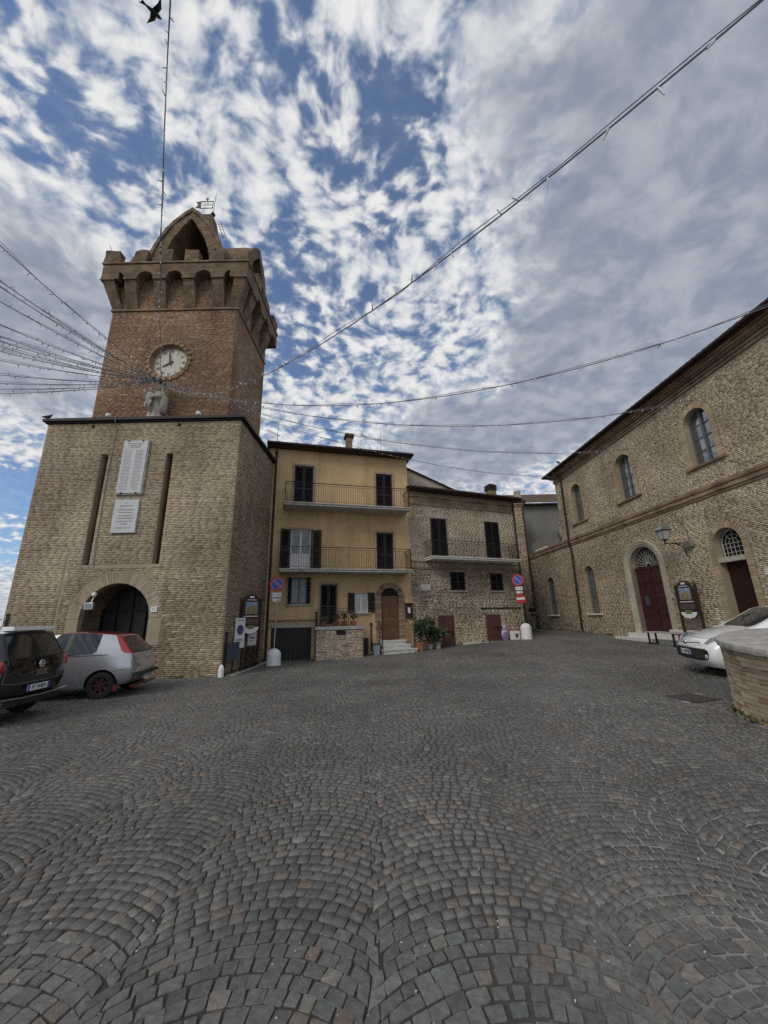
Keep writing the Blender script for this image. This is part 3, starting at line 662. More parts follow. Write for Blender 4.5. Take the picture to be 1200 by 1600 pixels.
for i, s_ in enumerate(rom):
    a = 2 * pi * i / 12; t_ = text_mesh(s_, .20, 'numeral', M['ink'], clock, (sin(a) * .54, .122, cos(a) * .54), (pi / 2, a, 0), sx=.62 if len(s_) > 2 else .8)
def hand(name, ang, L, wd):
    mb = MB(); mb.ext([(-wd, -.14), (wd, -.14), (wd * 1.3, L * .55), (0, L), (-wd * 1.3, L * .55)], -.006, .006); mb.disc((0, -.008, 0), .055, 'y', 16); o_ = mb.build(name, M['ink'], clock, loc=(0, .105 if name == 'hour_hand' else .085, 0)); o_.rotation_euler = (0, ang, 0)
hand('hour_hand', radians(239), .40, .03); hand('minute_hand', radians(-9), .60, .022)
# string courses
def ring_course(name, x0, x1, y0, y1, z0, z1, d, mat):
    mb = MB(); mb.box(x0 - d, x1 + d, y0 - d, y0 + .02, z0, z1); mb.box(x1 - .02, x1 + d, y0 + .021, y1, z0, z1); mb.box(x0 - d, x0 + .02, y0 + .021, y1, z0, z1); mb.build(name, mat, tower)
ring_course('string_course', SX0, SX1, SY0, SY1, 14.82, 14.91, .06, M['brick_red_far'])
OV = .45; CX0, CX1, CY0, CY1 = SX0 - OV, SX1 + OV, SY0 - OV, SY1 + OV
ZC = 16.18                                   # capital line
# corbels: front faces 6 (corners built apart), sides 5
def corbel_f(x, wd): 
    p = [(x - wd, SY0 - .02, 14.92), (x + wd, SY0 - .02, 14.92), (x + wd, SY0 + .05, 14.92), (x - wd, SY0 + .05, 14.92), (x - wd, CY0 + .03, ZC - .06), (x + wd, CY0 + .03, ZC - .06), (x + wd, SY0 + .05, ZC - .06), (x - wd, SY0 + .05, ZC - .06)]
    o_ = erode(MB().hexa(p).build('corbel', M['brick_crown'], tower), 4, .022); MB().box(x - wd - .03, x + wd + .03, CY0 - .02, SY0 + .05, ZC - .06, ZC).build('capital', M['brick_crown'], o_)
def corbel_s(y, wd, xs_, sg):
    p = [(xs_ + sg * .02, y - wd, 14.92), (xs_ + sg * .02, y + wd, 14.92), (xs_ - sg * .05, y + wd, 14.92), (xs_ - sg * .05, y - wd, 14.92), (xs_ + sg * (OV - .03), y - wd, ZC - .06), (xs_ + sg * (OV - .03), y + wd, ZC - .06), (xs_ - sg * .05, y + wd, ZC - .06), (xs_ - sg * .05, y - wd, ZC - .06)]
    o_ = erode(MB().hexa(p).build('corbel', M['brick_crown'], tower), 4, .022); a_, b_ = sorted((xs_ - sg * .05, xs_ + sg * (OV + .02))); MB().box(a_, b_, y - wd - .03, y + wd + .03, ZC - .06, ZC).build('capital', M['brick_crown'], o_)
nf = 5; sp_f = (CX1 - CX0) / nf; fx = [CX0 + sp_f * i for i in range(nf + 1)]
for x in fx[1:-1]: corbel_f(x, .25)
ns = 4; sp_s = (CY1 - CY0) / ns; fy = [CY0 + sp_s * i for i in range(ns + 1)]
for y in fy[1:-1]: corbel_s(y, .25, SX1, 1); corbel_s(y, .25, SX0, -1)
for sg, xs_, xc in ((1, SX1, CX1), (-1, SX0, CX0)):
    q = .42; p = [(xs_ + sg * .02, SY0 - .02, 14.92), (xs_ + sg * .02, SY0 + q, 14.92), (xs_ - sg * q, SY0 + q, 14.92), (xs_ - sg * q, SY0 - .02, 14.92),
                  (xc - sg * .03, CY0 + .03, ZC - .06), (xc - sg * .03, SY0 + .10, ZC - .06), (xs_ - sg * .10, SY0 + .10, ZC - .06), (xs_ - sg * .10, CY0 + .03, ZC - .06)]
    o_ = erode(MB().hexa(p).build('corbel', M['brick_crown'], tower), 4, .022); a_, b_ = sorted((xs_ - sg * .13, xc + sg * .02)); MB().box(a_, b_, CY0 - .02, SY0 + .12, ZC - .06, ZC).build('capital', M['brick_crown'], o_)
# arcaded parapet band
ZB = 16.95
def band_face(pts, width, nh, spc, mat):
    mb = MB(); hs = [Hole(spc * i + .28, spc * (i + 1) - .28, ZC - .001, ZC + .04, spc / 2 - .28) for i in range(nh)]
    # strip polygon with scalloped lower edge
    poly = [(0, ZC)]
    for H in hs: poly += [(H.u0, ZC)] + list(reversed(arch_pts(H.u0, H.u1, ZC + .02, H.rise, 10))) + [(H.u1, ZC)]
    poly += [(width, ZC), (width, ZB), (0, ZB)]
    return poly
pf = band_face(None, CX1 - CX0, nf, sp_f, None)
MB().ext([(CX0 + a, b_) for a, b_ in pf], CY0, SY0 + .3).build('arcade', M['brick_crown'], tower)
ps = band_face(None, CY1 - CY0 - .003, ns, sp_s, None)
MB().ext([(CY0 + .003 + a, b_) for a, b_ in ps], CX1 - OV - .3, CX1 - .003, 'x').build('arcade', M['brick_crown'], tower)
MB().ext([(CY0 + .003 + a, b_) for a, b_ in ps], CX0 + .003, CX0 + OV + .3, 'x').build('arcade', M['brick_crown'], tower)
MB().box(CX0 + .05, CX1 - .05, CY0 + .05, CY1, 16.80, 17.0).build('platform', M['brick_crown'], tower)
ring_course('string_course', CX0, CX1, CY0, CY1, 16.96, 17.03, .05, M['brick_red_far'])
# merlons
def merlon(x0, x1, y0, y1, h, slope=0):
    p = [(x0, y0, 17.03), (x1, y0, 17.03), (x1, y1, 17.03), (x0, y1, 17.03), (x0, y0, 17.03 + h), (x1, y0, 17.03 + h - slope), (x1, y1, 17.03 + h - slope), (x0, y1, 17.03 + h)]
    p = [(q[0] + random.gauss(0, .035), q[1] + random.gauss(0, .02), q[2] + (random.gauss(0, .045) if q[2] > 17.1 else 0)) for q in p]; erode(MB().hexa(p).build('merlon', M['brick_crown'], tower), 4, .05)
for x0, x1 in ((-3.24, -2.62), (-1.98, -1.42), (-.86, -.30), (.30, .90), (1.44, 2.04), (2.58, 3.10)): merlon(x0, x1, CY0 + .01, CY0 + .42, random.uniform(.66, .76))
for y0, y1 in ((1.75, 2.35), (3.1, 3.7), (4.45, 5.1)):
    merlon(CX1 - .42, CX1 - .01, y0, y1, random.uniform(.62, .74)); merlon(CX0 + .01, CX0 + .42, y0, y1, random.uniform(.62, .74))
# pointed vaults of the bell chamber
def pointed(hw, zs, apex, n=10):
    """pointed arch outline from left spring to right spring"""
    h = apex - zs; R_ = (hw * hw + h * h) / (2 * hw)
    out = []
    th = atan2(h, R_ - hw)                     # angle at apex seen from right-hand centre
    for i in range(n + 1):
        a = pi - th * i / n; out.append((-hw + R_ + R_ * cos(a), zs + R_ * sin(a)))
    return out + [(-x, z) for x, z in reversed(out[:-1])]
outA, inA = pointed(1.74, 16.95, 20.66), pointed(1.14, 16.95, 20.12)
polyA = [(x + .05, z) for x, z in outA] + [(x + .05, z) for x, z in reversed(inA)]
erode(MB().ext(polyA, SY0, SY1 + .1).build('bell_gable', M['brick_crown'], tower), 2, .03)
rimA = [(x + .05, z) for x, z in pointed(1.82, 16.95, 20.76)] + [(x + .05, z) for x, z in reversed(pointed(1.66, 16.95, 20.55))]
erode(MB().ext(rimA, SY0 - .06, SY0 + .25).build('gable_coping', M['brick_crown'], tower), 2, .03)
outB, inB = pointed(1.70, 16.95, 20.45), pointed(1.15, 16.95, 19.9); yc = (SY0 + SY1) / 2 + .05
polyB = [(x + yc, z) for x, z in outB] + [(x + yc, z) for x, z in reversed(inB)]
erode(MB().ext(polyB, 1.15, SX1 + .02, 'x').build('bell_gable', M['brick_crown'], tower), 2, .04)
MB().ext(polyB, SX0 - .02, -1.2, 'x').build('bell_gable', M['brick_crown'], tower)
MB().box(-1.5, 1.5, SY1 - .2, SY1 - .1, 16.9, 20.0).build('back_wall', M['brick_crown'], tower)
MB().box(-.9, .9, 2.7, 2.8, 18.9, 19.05).build('bell_beam', M['wood'], tower)
mb = MB(); mb.lathe([(.02, .62), (.12, .6), (.2, .5), (.24, .25), (.32, .05), (.36, 0), (.33, 0)], (-.05, 2.75, 18.2), 20); mb.build('bell', pmat('bronze', (.10, .085, .05), .45, .8), tower, smooth=True)
# chimney-like turret, ladder and weather vane
MB().hexa([(-.15, 1.9, 20.2), (.72, 1.9, 20.2), (.72, 2.6, 20.2), (-.15, 2.6, 20.2), (-.06, 1.95, 21.8), (.42, 1.95, 21.8), (.42, 2.5, 21.8), (-.06, 2.5, 21.8)]).build('turret', M['brick_crown'], tower)
mb = MB()
for s_ in (0, .16): mb.tube([(.62 + s_, 2.2, 21.55), (.98 + s_, 2.2, 20.5)], .014, 5)
for k in range(6): mb.tube([(.65 + k * .06, 2.2, 21.4 - k * .17), (.81 + k * .06, 2.2, 21.4 - k * .17)], .01, 5)
mb.build('ladder', M['iron'], tower)
vane = empty('weather_vane', (.31, 2.2, 21.8), parent=tower)
mb = MB(); mb.cyl((0, 0, 0), (.05, 0, 1.75), .018, .01, 8); mb.build('pole', M['dark_metal'], vane)
mb = MB(); mb.lathe([(.001, -.12), (.08, -.09), (.12, 0), (.08, .09), (.001, .12)], (.01, 0, .28), 14); mb.build('ball', M['dark_metal'], vane, smooth=True)
mb = MB(); th = .012
for a, b_, c_, d in ((-.72, -.04, .72, .76), (-.72, -.04, 1.19, 1.23), (-.72, -.68, .72, 1.23), (-.08, -.04, .72, 1.23)): mb.box(a, b_, -th, th, c_, d)
mb.add([(-.72, -th, .72), (-.98, -th, .74), (-.83, -th, .98), (-.72, -th, .98)], [(0, 1, 2, 3)]); mb.add([(-.72, th, .98), (-.83, th, .98), (-.98, th, 1.22), (-.72, th, 1.23)], [(0, 1, 2, 3)])
mb.box(-.40, -.36, -th, th, 1.23, 1.48); mb.box(-.48, -.28, -th, th, 1.36, 1.40)
mb.build('flag', M['dark_metal'], vane)
text_mesh('1886', .36, 'date', M['dark_metal'], vane, (-.38, -.014, .975), (pi / 2, 0, 0), sx=.75)
mb = MB(); mb.tube([(-3.05, .6, 17.7), (-3.3, .6, 18.25)], .012, 5); mb.build('rod', M['iron'], tower)
# weeds growing in the crown
def leaf_tuft(mb, c, n, size, spread, cols, up=.6):
    for _ in range(n):
        d = Vector((random.gauss(0, 1), random.gauss(0, 1), random.gauss(up, .7))).normalized(); p = Vector(c) + d * spread * random.random() ** .6
        s_ = d.cross(Vector((random.gauss(0, 1), random.gauss(0, 1), .3))).normalized() * size * .32 * random.uniform(.6, 1.3); L = (d + Vector((random.gauss(0, .5), random.gauss(0, .5), random.gauss(0, .4)))).normalized() * size * random.uniform(.6, 1.3)
        mb.add([p, p + L * .5 + s_, p + L, p + L * .5 - s_], [(0, 1, 2, 3)], tuple(np.array(random.choice(cols)) * random.uniform(.7, 1.3)))
GREENS = [(.045, .075, .025), (.06, .09, .03), (.035, .06, .02), (.08, .10, .035)]
mb = MB(); leaf_tuft(mb, (1.35, 1.0, 17.95), 60, .12, .32, GREENS); mb.build('weeds', M['leaf'], tower, fix=False)

# ---------------------------------------------------------------- plaques on the lower block
def lines(mb, x0, x1, z, h, y, wmin=.02, wmax=.07):
    x = x0
    while x < x1:
        L = random.uniform(wmin, wmax); e = min(x + L, x1); mb.quad((x, y, z - h), (e, y, z - h), (e, y, z + h), (x, y, z + h)); x = e + random.uniform(.012, .03)
pq = empty('stone_plaque', (TX + .385, TY - .02, 6.12), 0, 'tall white memorial plaque with two columns of names on the tower', 'plaque')
pq.location.x = TX + (-.645 + .37) / 2 - .005
MB().box(-.475, .475, -.06, .03, -.05, 2.05).build('backing', M['stone'], pq)
MB().box(-.43, .43, -.085, -.061, 0, 2.0).build('slab', M['marble'], pq)
mb = MB()
for k in range(3): lines(mb, -.30 + .06 * k, .30 - .06 * k, 1.90 - k * .075, .018, -.0875, .03, .09)
for k in range(28):
    z = 1.62 - k * .055; lines(mb, -.36, -.08, z, .011, -.0875); lines(mb, .05, .30 if k % 3 else .36, z, .011, -.0875)
mb.build('inscription', M['ink_soft'], pq, fix=False, kind='stuff')
for x in (-.26, .26):
    for z in (.0, 2.0): MB().box(x - .03, x + .03, -.095, -.04, z - .025, z + .025).build('clamp', M['iron'], pq)
p2_ = empty('stone_plaque', (TX - .145, TY - .02, 4.69), 0, 'smaller bluish white plaque with one short inscription below the names', 'plaque')
MB().box(-.42, .42, -.06, .03, 0, 1.19).build('slab', M['marble'], p2_)
mb = MB()
for k, (wd, z) in enumerate(((.03, 1.07), (.22, .96), (.31, .82), (.24, .72), (.26, .60), (.30, .51), (.29, .40), (.13, .31), (.25, .17))): lines(mb, -wd, wd, z, .02, -.0625, .03, .11)
mb.build('inscription', M['ink_soft'], p2_, fix=False, kind='stuff')
hn = empty('house_number', (TX + 1.28, TY - .02, 2.02), 0, 'small white house number tile right of the gateway', 'house number')
MB().box(-.10, .10, -.03, .02, 0, .17).build('tile', M['sign_white'], hn); text_mesh('11', .13, 'number', M['ink'], hn, (0, -.032, .085), (pi / 2, 0, 0))
# statue group on the ledge: mother holding a child, draped to the feet
st = empty('statue', (TX - .06, TY + .52, 9.10), radians(6), 'pale stone statue of a veiled woman holding a child below the clock', 'statue'); st.scale = (.86, .9, 1.0)
mb = MB(); mb.box(-.42, .42, -.26, .30, 0, .12); mb.build('plinth', M['statue'], st, bevel=.02)
n = 40; mb = MB(); prof = [(.33, .12), (.34, .22), (.30, .45), (.265, .75), (.255, .95), (.27, 1.12), (.27, 1.28), (.23, 1.38), (.12, 1.46), (.07, 1.52)]
vs_ = []
for i, (r, z) in enumerate(prof):
    for k in range(n):
        a = 2 * pi * k / n; fold = 1 + .13 * sin(8 * a + 1.6 * z) * min(1, (1.5 - z)) + .06 * sin(15 * a + z * 4)
        vs_.append((r * fold * cos(a) * 1.02 + .05 + .05 * z * .5, r * fold * sin(a) * .72, z))
mb.add(vs_, [(i * n + k, i * n + (k + 1) % n, (i + 1) * n + (k + 1) % n, (i + 1) * n + k) for i in range(len(prof) - 1) for k in range(n)]); 
mb.build('robe', M['statue'], st, smooth=True)
def ball(mb, c, r, sx=1, sy=1, sz=1, n=14):
    mb.lathe([(r * sin(pi * i / 8) * 1.0, -r * sz * cos(pi * i / 8)) for i in range(9)], c, n, sx, sy)
mb = MB(); ball(mb, (.10, -.06, 1.62), .105, .92, 1, 1.25); mb.cyl((.09, -.02, 1.42), (.10, -.04, 1.56), .06, .05, 10); mb.tube([(.10, -.165, 1.64), (.10, -.185, 1.605), (.10, -.16, 1.59)], [.012, .02, .01], 6); mb.build('head', M['statue'], st, smooth=True)
mb = MB(); vv = []
for i, (r, z) in enumerate([(.02, 1.79), (.10, 1.76), (.15, 1.66), (.17, 1.5), (.24, 1.38), (.36, 1.15), (.38, .8), (.35, .45)]):
    for k in range(19):
        a = radians(-55 + 290 * k / 18); vv.append((.12 + r * cos(a) * (1 + .05 * sin(5 * a)), -.02 + r * sin(a) * .8, z))
mb.add(vv, [(i * 19 + k, i * 19 + k + 1, (i + 1) * 19 + k + 1, (i + 1) * 19 + k) for i in range(7) for k in range(18)]); o_ = mb.build('veil', M['statue'], st, smooth=True)
o_.modifiers.new('s', 'SOLIDIFY').thickness = .03
mb = MB(); mb.tube([(.33, -.05, 1.32), (.28, -.28, 1.12), (.02, -.34, 1.08), (-.16, -.30, 1.05)], [.09, .085, .07, .045], 10); mb.tube([(-.10, -.05, 1.3), (-.22, -.24, 1.15), (-.30, -.33, 1.0)], [.08, .075, .045], 10); mb.build('arms', M['statue'], st, smooth=True)
mb = MB(); mb.tube([(-.12, -.28, .80), (-.16, -.28, .98), (-.17, -.26, 1.18), (-.17, -.25, 1.30)], [.10, .125, .11, .045], 10); ball(mb, (-.17, -.26, 1.40), .085, .95, 1, 1.15)
mb.tube([(-.24, -.26, 1.22), (-.34, -.34, 1.24), (-.40, -.34, 1.36)], [.05, .04, .025], 8); mb.tube([(-.10, -.28, 1.22), (.0, -.36, 1.14), (.08, -.36, 1.16)], [.05, .04, .025], 8)
mb.tube([(-.17, -.30, .86), (-.22, -.40, .72), (-.20, -.36, .52)], [.07, .055, .03], 8); mb.tube([(-.06, -.32, .86), (-.06, -.42, .72), (-.05, -.38, .54)], [.07, .055, .03], 8)
mb.build('child', M['statue'], st, smooth=True)
# small floodlights on the cornice and the one over the gate
for i, (x, lb) in enumerate(((-1.53, 'small white floodlight on the cornice left of the statue'), (1.90, 'small white floodlight on the cornice right of the statue'))):
    fl = empty('floodlight', (TX + x, TY + .12, 9.10), 0, lb, 'floodlight', 'floodlights on the tower cornice')
    MB().cyl((0, 0, 0), (0, 0, .12), .02, n=8).build('stem', M['iron'], fl); mb = MB(); mb.lathe([(.02, 0), (.09, .01), (.10, .10), (.07, .16), (.0, .17)], (0, 0, .12), 14); mb.build('lamp_head', M['white_paint'], fl, smooth=True)
fl = empty('floodlight', (TX - .72, TY, 2.25), 0, 'grey floodlight with sensor and cable at the gateway arch', 'floodlight')
MB().box(-.13, .17, -.30, -.20, -.12, .10).build('housing', M['grey_metal'], fl, bevel=.012); MB().box(-.08, .12, -.306, -.301, -.08, .06).build('lens', M['glass'], fl)
mb = MB(); mb.tube([(.02, .04, .40), (.05, -.12, .33), (.02, -.2, .1)], .014, 6); mb.build('bracket', M['grey_metal'], fl); mb = MB(); ball(mb, (.05, -.16, .36), .075); mb.build('sensor', M['white_paint'], fl, smooth=True)
mb = MB(); mb.tube([(-.1, -.02, -.1), (-.28, -.03, -.5), (-.36, -.03, -1.1), (-.37, -.03, -2.2)], .012, 5); mb.build('cable', M['ink'], fl)
mb = MB(); mb.tube([(TX - 1.0, TY - .16, 9.12), (TX - 1.02, TY - .17, 8.9), (TX - 1.0, TY - .03, 8.7), (TX - 1.05, TY - .03, 6.8), (TX - 1.02, TY - .03, 4.3), (TX - .98, TY - .03, 3.5)], .012, 5)
tag(mb.build('cable', M['ink_soft']), 'thin pale cable running down the tower front beside the plaque', 'cable')
mb = MB(); mb.tube([(TX - 3.5, TY - .03, 1.4), (TX - 3.5, TY - .03, 2.05), (TX - 3.44, TY - .03, 2.08), (TX - 3.44, TY - .03, 1.2)], .015, 5)
mb.tube([(TX - 3.62, TY - .05, 1.9), (TX - 3.8, TY - .3, 1.7), (TX - 4.4, TY - .6, 1.5)], .014, 5); tag(mb.build('conduit', M['iron']), 'bent dark conduit at the tower left corner above the cars', 'conduit')
# ================================================================ openings shared by the houses
def shutters_closed(parent, H, y, name='shutter', mat=None, leaves=2, slats=True):
    """closed louvred shutters filling a rectangular opening; each leaf a part, its slats a sub-part"""
    mat = mat or M['shutter']; wd = (H.u1 - H.u0) / leaves
    for i in range(leaves):
        a, b_ = H.u0 + wd * i + .006, H.u0 + wd * (i + 1) - .006; f = .055; mb = MB()
        mb.box(a, a + f, y, y + .04, H.z0 + .01, H.z1 - .01); mb.box(b_ - f, b_, y, y + .04, H.z0 + .01, H.z1 - .01)
        mid = H.z0 + (H.z1 - H.z0) * .45
        for z in (H.z0 + .01, mid - .04, H.z1 - .09): mb.box(a + f, b_ - f, y + .002, y + .038, z, z + .08)
        leaf = mb.build(name, mat, parent); sm = MB(); z = H.z0 + .11
        while z < H.z1 - .13:
            if abs(z + .02 - mid) > .07: sm.hexa([(a + f, y + .006, z), (b_ - f, y + .006, z), (b_ - f, y + .036, z + .03), (a + f, y + .036, z + .03), (a + f, y + .004, z + .008), (b_ - f, y + .004, z + .008), (b_ - f, y + .034, z + .038), (a + f, y + .034, z + .038)])
            z += .045
        sm.build('slats', mat, leaf, kind='stuff')
def shutter_open(parent, hx, y, z0, z1, wd, ang, mat=None):
    """one leaf swung outwards about a vertical hinge at (hx,y)"""
    mat = mat or M['shutter']; mb = MB(); f = .055
    mb.box(0, f, -.02, .02, z0, z1); mb.box(wd - f, wd, -.02, .02, z0, z1); zs_ = (z0, z0 + (z1 - z0) * .45, z1 - .08)
    for z in zs_: mb.box(f, wd - f, -.019, .019, z, z + .08)
    leaf = mb.build('shutter', mat, parent, loc=(hx, y, 0), rot=(0, 0, ang)); sm = MB(); z = z0 + .1
    while z < z1 - .1:
        sm.hexa([(f, -.017, z), (wd - f, -.017, z), (wd - f, .015, z + .03), (f, .015, z + .03), (f, -.017, z + .008), (wd - f, -.017, z + .008), (wd - f, .015, z + .038), (f, .015, z + .038)]); z += .045
    sm.build('slats', mat, leaf, kind='stuff')
def casement(parent, H, y, fmat, gmat, rows=1, cols=2, kick=0.0, name='window', fr=.06, arched=False):
    """timber window in an opening: frame, mullion, glazing bars and one pane object for each light"""
    win = empty(name, (0, 0, 0), parent=parent); mb = MB(); o = H.outline(); c = (H.u0 + H.u1) / 2
    if H.rise:
        inn = [(c + (a - c) * (1 - fr / (H.u1 - H.u0) * 2), max(H.z0 + fr, b_ - fr * (1 if b_ > H.z1 else 0))) for a, b_ in o]
        n = len(o); mb.add([(a, y, b_) for a, b_ in o] + [(a, y, b_) for a, b_ in inn] + [(a, y + .05, b_) for a, b_ in inn], [(i, (i + 1) % n, n + (i + 1) % n, n + i) for i in range(n)] + [(n + i, n + (i + 1) % n, 2 * n + (i + 1) % n, 2 * n + i) for i in range(n)])
        top = H.z1 + H.rise - fr
    else:
        mb.box(H.u0, H.u0 + fr, y, y + .05, H.z0, H.z1); mb.box(H.u1 - fr, H.u1, y, y + .05, H.z0, H.z1); mb.box(H.u0 + fr, H.u1 - fr, y, y + .05, H.z0, H.z0 + fr); mb.box(H.u0 + fr, H.u1 - fr, y, y + .05, H.z1 - fr, H.z1); top = H.z1 - fr
    mb.build('frame', fmat, win); mb = MB()
    for i in range(1, cols): x = H.u0 + (H.u1 - H.u0) * i / cols; mb.box(x - .04, x + .04, y - .012, y + .045, H.z0 + fr, top)
    mb.build('mullion', fmat, win); mb = MB()
    zb = H.z0 + fr + kick; zt = H.z1 if H.rise else H.z1 - fr
    for i in range(1, rows): z = zb + (top - zb) * i / rows; mb.box(H.u0 + .03, H.u1 - .03, y + .004, y + .04, z - .014, z + .014)
    if rows > 1: mb.build('glazing_bar', fmat, win)
    if kick: MB().box(H.u0 + .05, H.u1 - .05, y + .01, y + .04, H.z0 + fr, H.z0 + fr + kick).build('panel', fmat, win)
    for i in range(cols):
        a, b_ = H.u0 + (H.u1 - H.u0) * i / cols, H.u0 + (H.u1 - H.u0) * (i + 1) / cols; mb = MB()
        if H.rise:
            pts = [p for p in o if a - 1e-6 <= p[0] <= b_ + 1e-6 and p[1] > H.z0 + .01]; pts.sort(key=lambda p: -p[0]); tp = [(p[0], p[1]) for p in pts if p[1] >= H.z1 - 1e-6]
            if cols > 1 and i == 0 and tp and tp[0][0] < b_ - 1e-4: tp = [(b_, H.z1 + H.rise)] + tp
            if cols > 1 and i == cols - 1 and tp and tp[-1][0] > a + 1e-4: tp = tp + [(a, H.z1 + H.rise)]
            poly = [(a, H.z0), (b_, H.z0)] + tp
        else: poly = [(a, H.z0), (b_, H.z0), (b_, H.z1), (a, H.z1)]
        tilt = random.uniform(-.012, .012)
        mb.add([(p, y + .03 + tilt * (q - H.z0) / 2 + .004 * i, q) for p, q in poly], [tuple(range(len(poly)))]); mb.build('pane', gmat, win, fix=False)
    return win
def balcony(parent, u0, u1, z, out, mat_slab, t=.14, rail_h=.95, motif=True):
    b_ = empty('balcony', (0, 0, 0), parent=parent)
    mb = MB(); mb.box(u0, u1, -out, -.002, z - t, z - .05); mb.box(u0 - .03, u1 + .03, -out - .04, -.001, z - .05, z); mb.build('slab', mat_slab, b_)
    mb = MB(); y = -out + .05; a, c = u0 + .04, u1 - .04
    for zz_ in (z + rail_h, z + rail_h - .10, z + .08):
        r = .022 if zz_ == z + rail_h else .010
        mb.box(a, c, y - r, y + r, zz_ - r * .6, zz_ + r * .6)
        for x in (a, c): mb.box(x - r, x + r, y + r, -.003, zz_ - r * .6, zz_ + r * .6)
    mb.build('handrail', M['iron'], b_); mb = MB(); n = int((c - a) / .105); r = .0065
    for i in range(n + 1):
        x = a + (c - a) * i / n
        if motif and i % 8 == 4:
            for k in range(3):
                z0 = z + .10 + k * .24; mb.hexa([(x - .004, y - r, z0), (x + .004, y - r, z0), (x + .004, y + r, z0), (x - .004, y + r, z0), (x + .056, y - r, z0 + .12), (x + .064, y - r, z0 + .12), (x + .064, y + r, z0 + .12), (x + .056, y + r, z0 + .12)])
                mb.hexa([(x + .056, y - r, z0 + .12), (x + .064, y - r, z0 + .12), (x + .064, y + r, z0 + .12), (x + .056, y + r, z0 + .12), (x - .004, y - r, z0 + .24), (x + .004, y - r, z0 + .24), (x + .004, y + r, z0 + .24), (x - .004, y + r, z0 + .24)])
                mb.hexa([(x - .004, y - r, z0), (x + .004, y - r, z0), (x + .004, y + r, z0), (x - .004, y + r, z0), (x - .064, y - r, z0 + .12), (x - .056, y - r, z0 + .12), (x - .056, y + r, z0 + .12), (x - .064, y + r, z0 + .12)])
                mb.hexa([(x - .064, y - r, z0 + .12), (x - .056, y - r, z0 + .12), (x - .056, y + r, z0 + .12), (x - .064, y + r, z0 + .12), (x - .004, y - r, z0 + .24), (x + .004, y - r, z0 + .24), (x + .004, y + r, z0 + .24), (x - .004, y + r, z0 + .24)])
        else: mb.box(x - r, x + r, y - r, y + r, z + .08, z + rail_h - .10)
    for x in (a, c):
        m_ = int(out / .11)
        for i in range(1, m_): yy = y + (-.01 - y) * i / m_; mb.box(x - r, x + r, yy - r, yy + r, z + .08, z + rail_h - .10)
        mb.box(x - .016, x + .016, y - .016, y + .016, z, z + rail_h)
    mb.build('balusters', M['iron'], b_, kind='stuff')
    return b_
def surround(parent, H, wd, mat, proud=.03, bottom=False):
    mb = MB(); t_ = proud
    mb.box(H.u0 - wd, H.u0 - .001, -t_, .02, H.z0, H.z1 + wd); mb.box(H.u1 + .001, H.u1 + wd, -t_, .02, H.z0, H.z1 + wd); mb.box(H.u0 - .001, H.u1 + .001, -t_ + .002, .02, H.z1 + .001, H.z1 + wd - .002)
    mb.build('surround', mat, parent)
def downpipe(parent, x, z0, z1, mat, r=.05, y=-.07, jog=None):
    mb = MB(); pts = [(x, y - .35, z1 + .25), (x, y - .3, z1 + .12), (x, y, z1 - .15), (x, y, z0 + .2), (x, y, z0)] if jog else [(x, y, z1), (x, y, (z0 + z1) / 2), (x, y, z0)]
    mb.tube(pts, r, 10); z = z0 + 1
    while z < z1 - .3: mb.cyl((x, y, z), (x, y, z + .035), r * 1.25, n=10); z += 2.1
    return mb.build('downpipe', mat, parent, smooth=False)
def tile_roof(parent, u0, u1, y0, z0, y1, z1, mat, over=.0, step=.21):
    """rows of rounded roof tiles from the eave (y0,z0) up to (y1,z1)"""
    mb = MB(); n = int((u1 - u0) / step); d = Vector((0, y1 - y0, z1 - z0)); L = d.length; d.normalize(); nrm = Vector((0, -d.z, d.y))
    m_ = max(2, int(L / .38))
    for i in range(n + 1):
        x = u0 + i * step
        for k in range(m_):
            p0 = Vector((x, y0, z0)) + d * (L * k / m_ - .04) + nrm * (.012 + random.uniform(0, .012)); p1 = Vector((x, y0, z0)) + d * (L * (k + 1) / m_); w0 = .085; vs_ = []
            for p, w_ in ((p0, w0), (p1, w0 * .8)):
                for j in range(6): a = pi * j / 5; vs_.append(p + Vector((cos(a) * w_, 0, 0)) + nrm * sin(a) * w_ * .75)
            mb.add(vs_, [(j, j + 1, 7 + j, 6 + j) for j in range(5)] + [(0, 1, 2, 3, 4, 5)])
    mb.add([(u0 - .1, y0, z0), (u1 + .1, y0, z0), (u1 + .1, y1, z1), (u0 - .1, y1, z1)], [(0, 1, 2, 3)])
    return mb.build('roof_tiles', mat, parent, kind='stuff', fix=False)

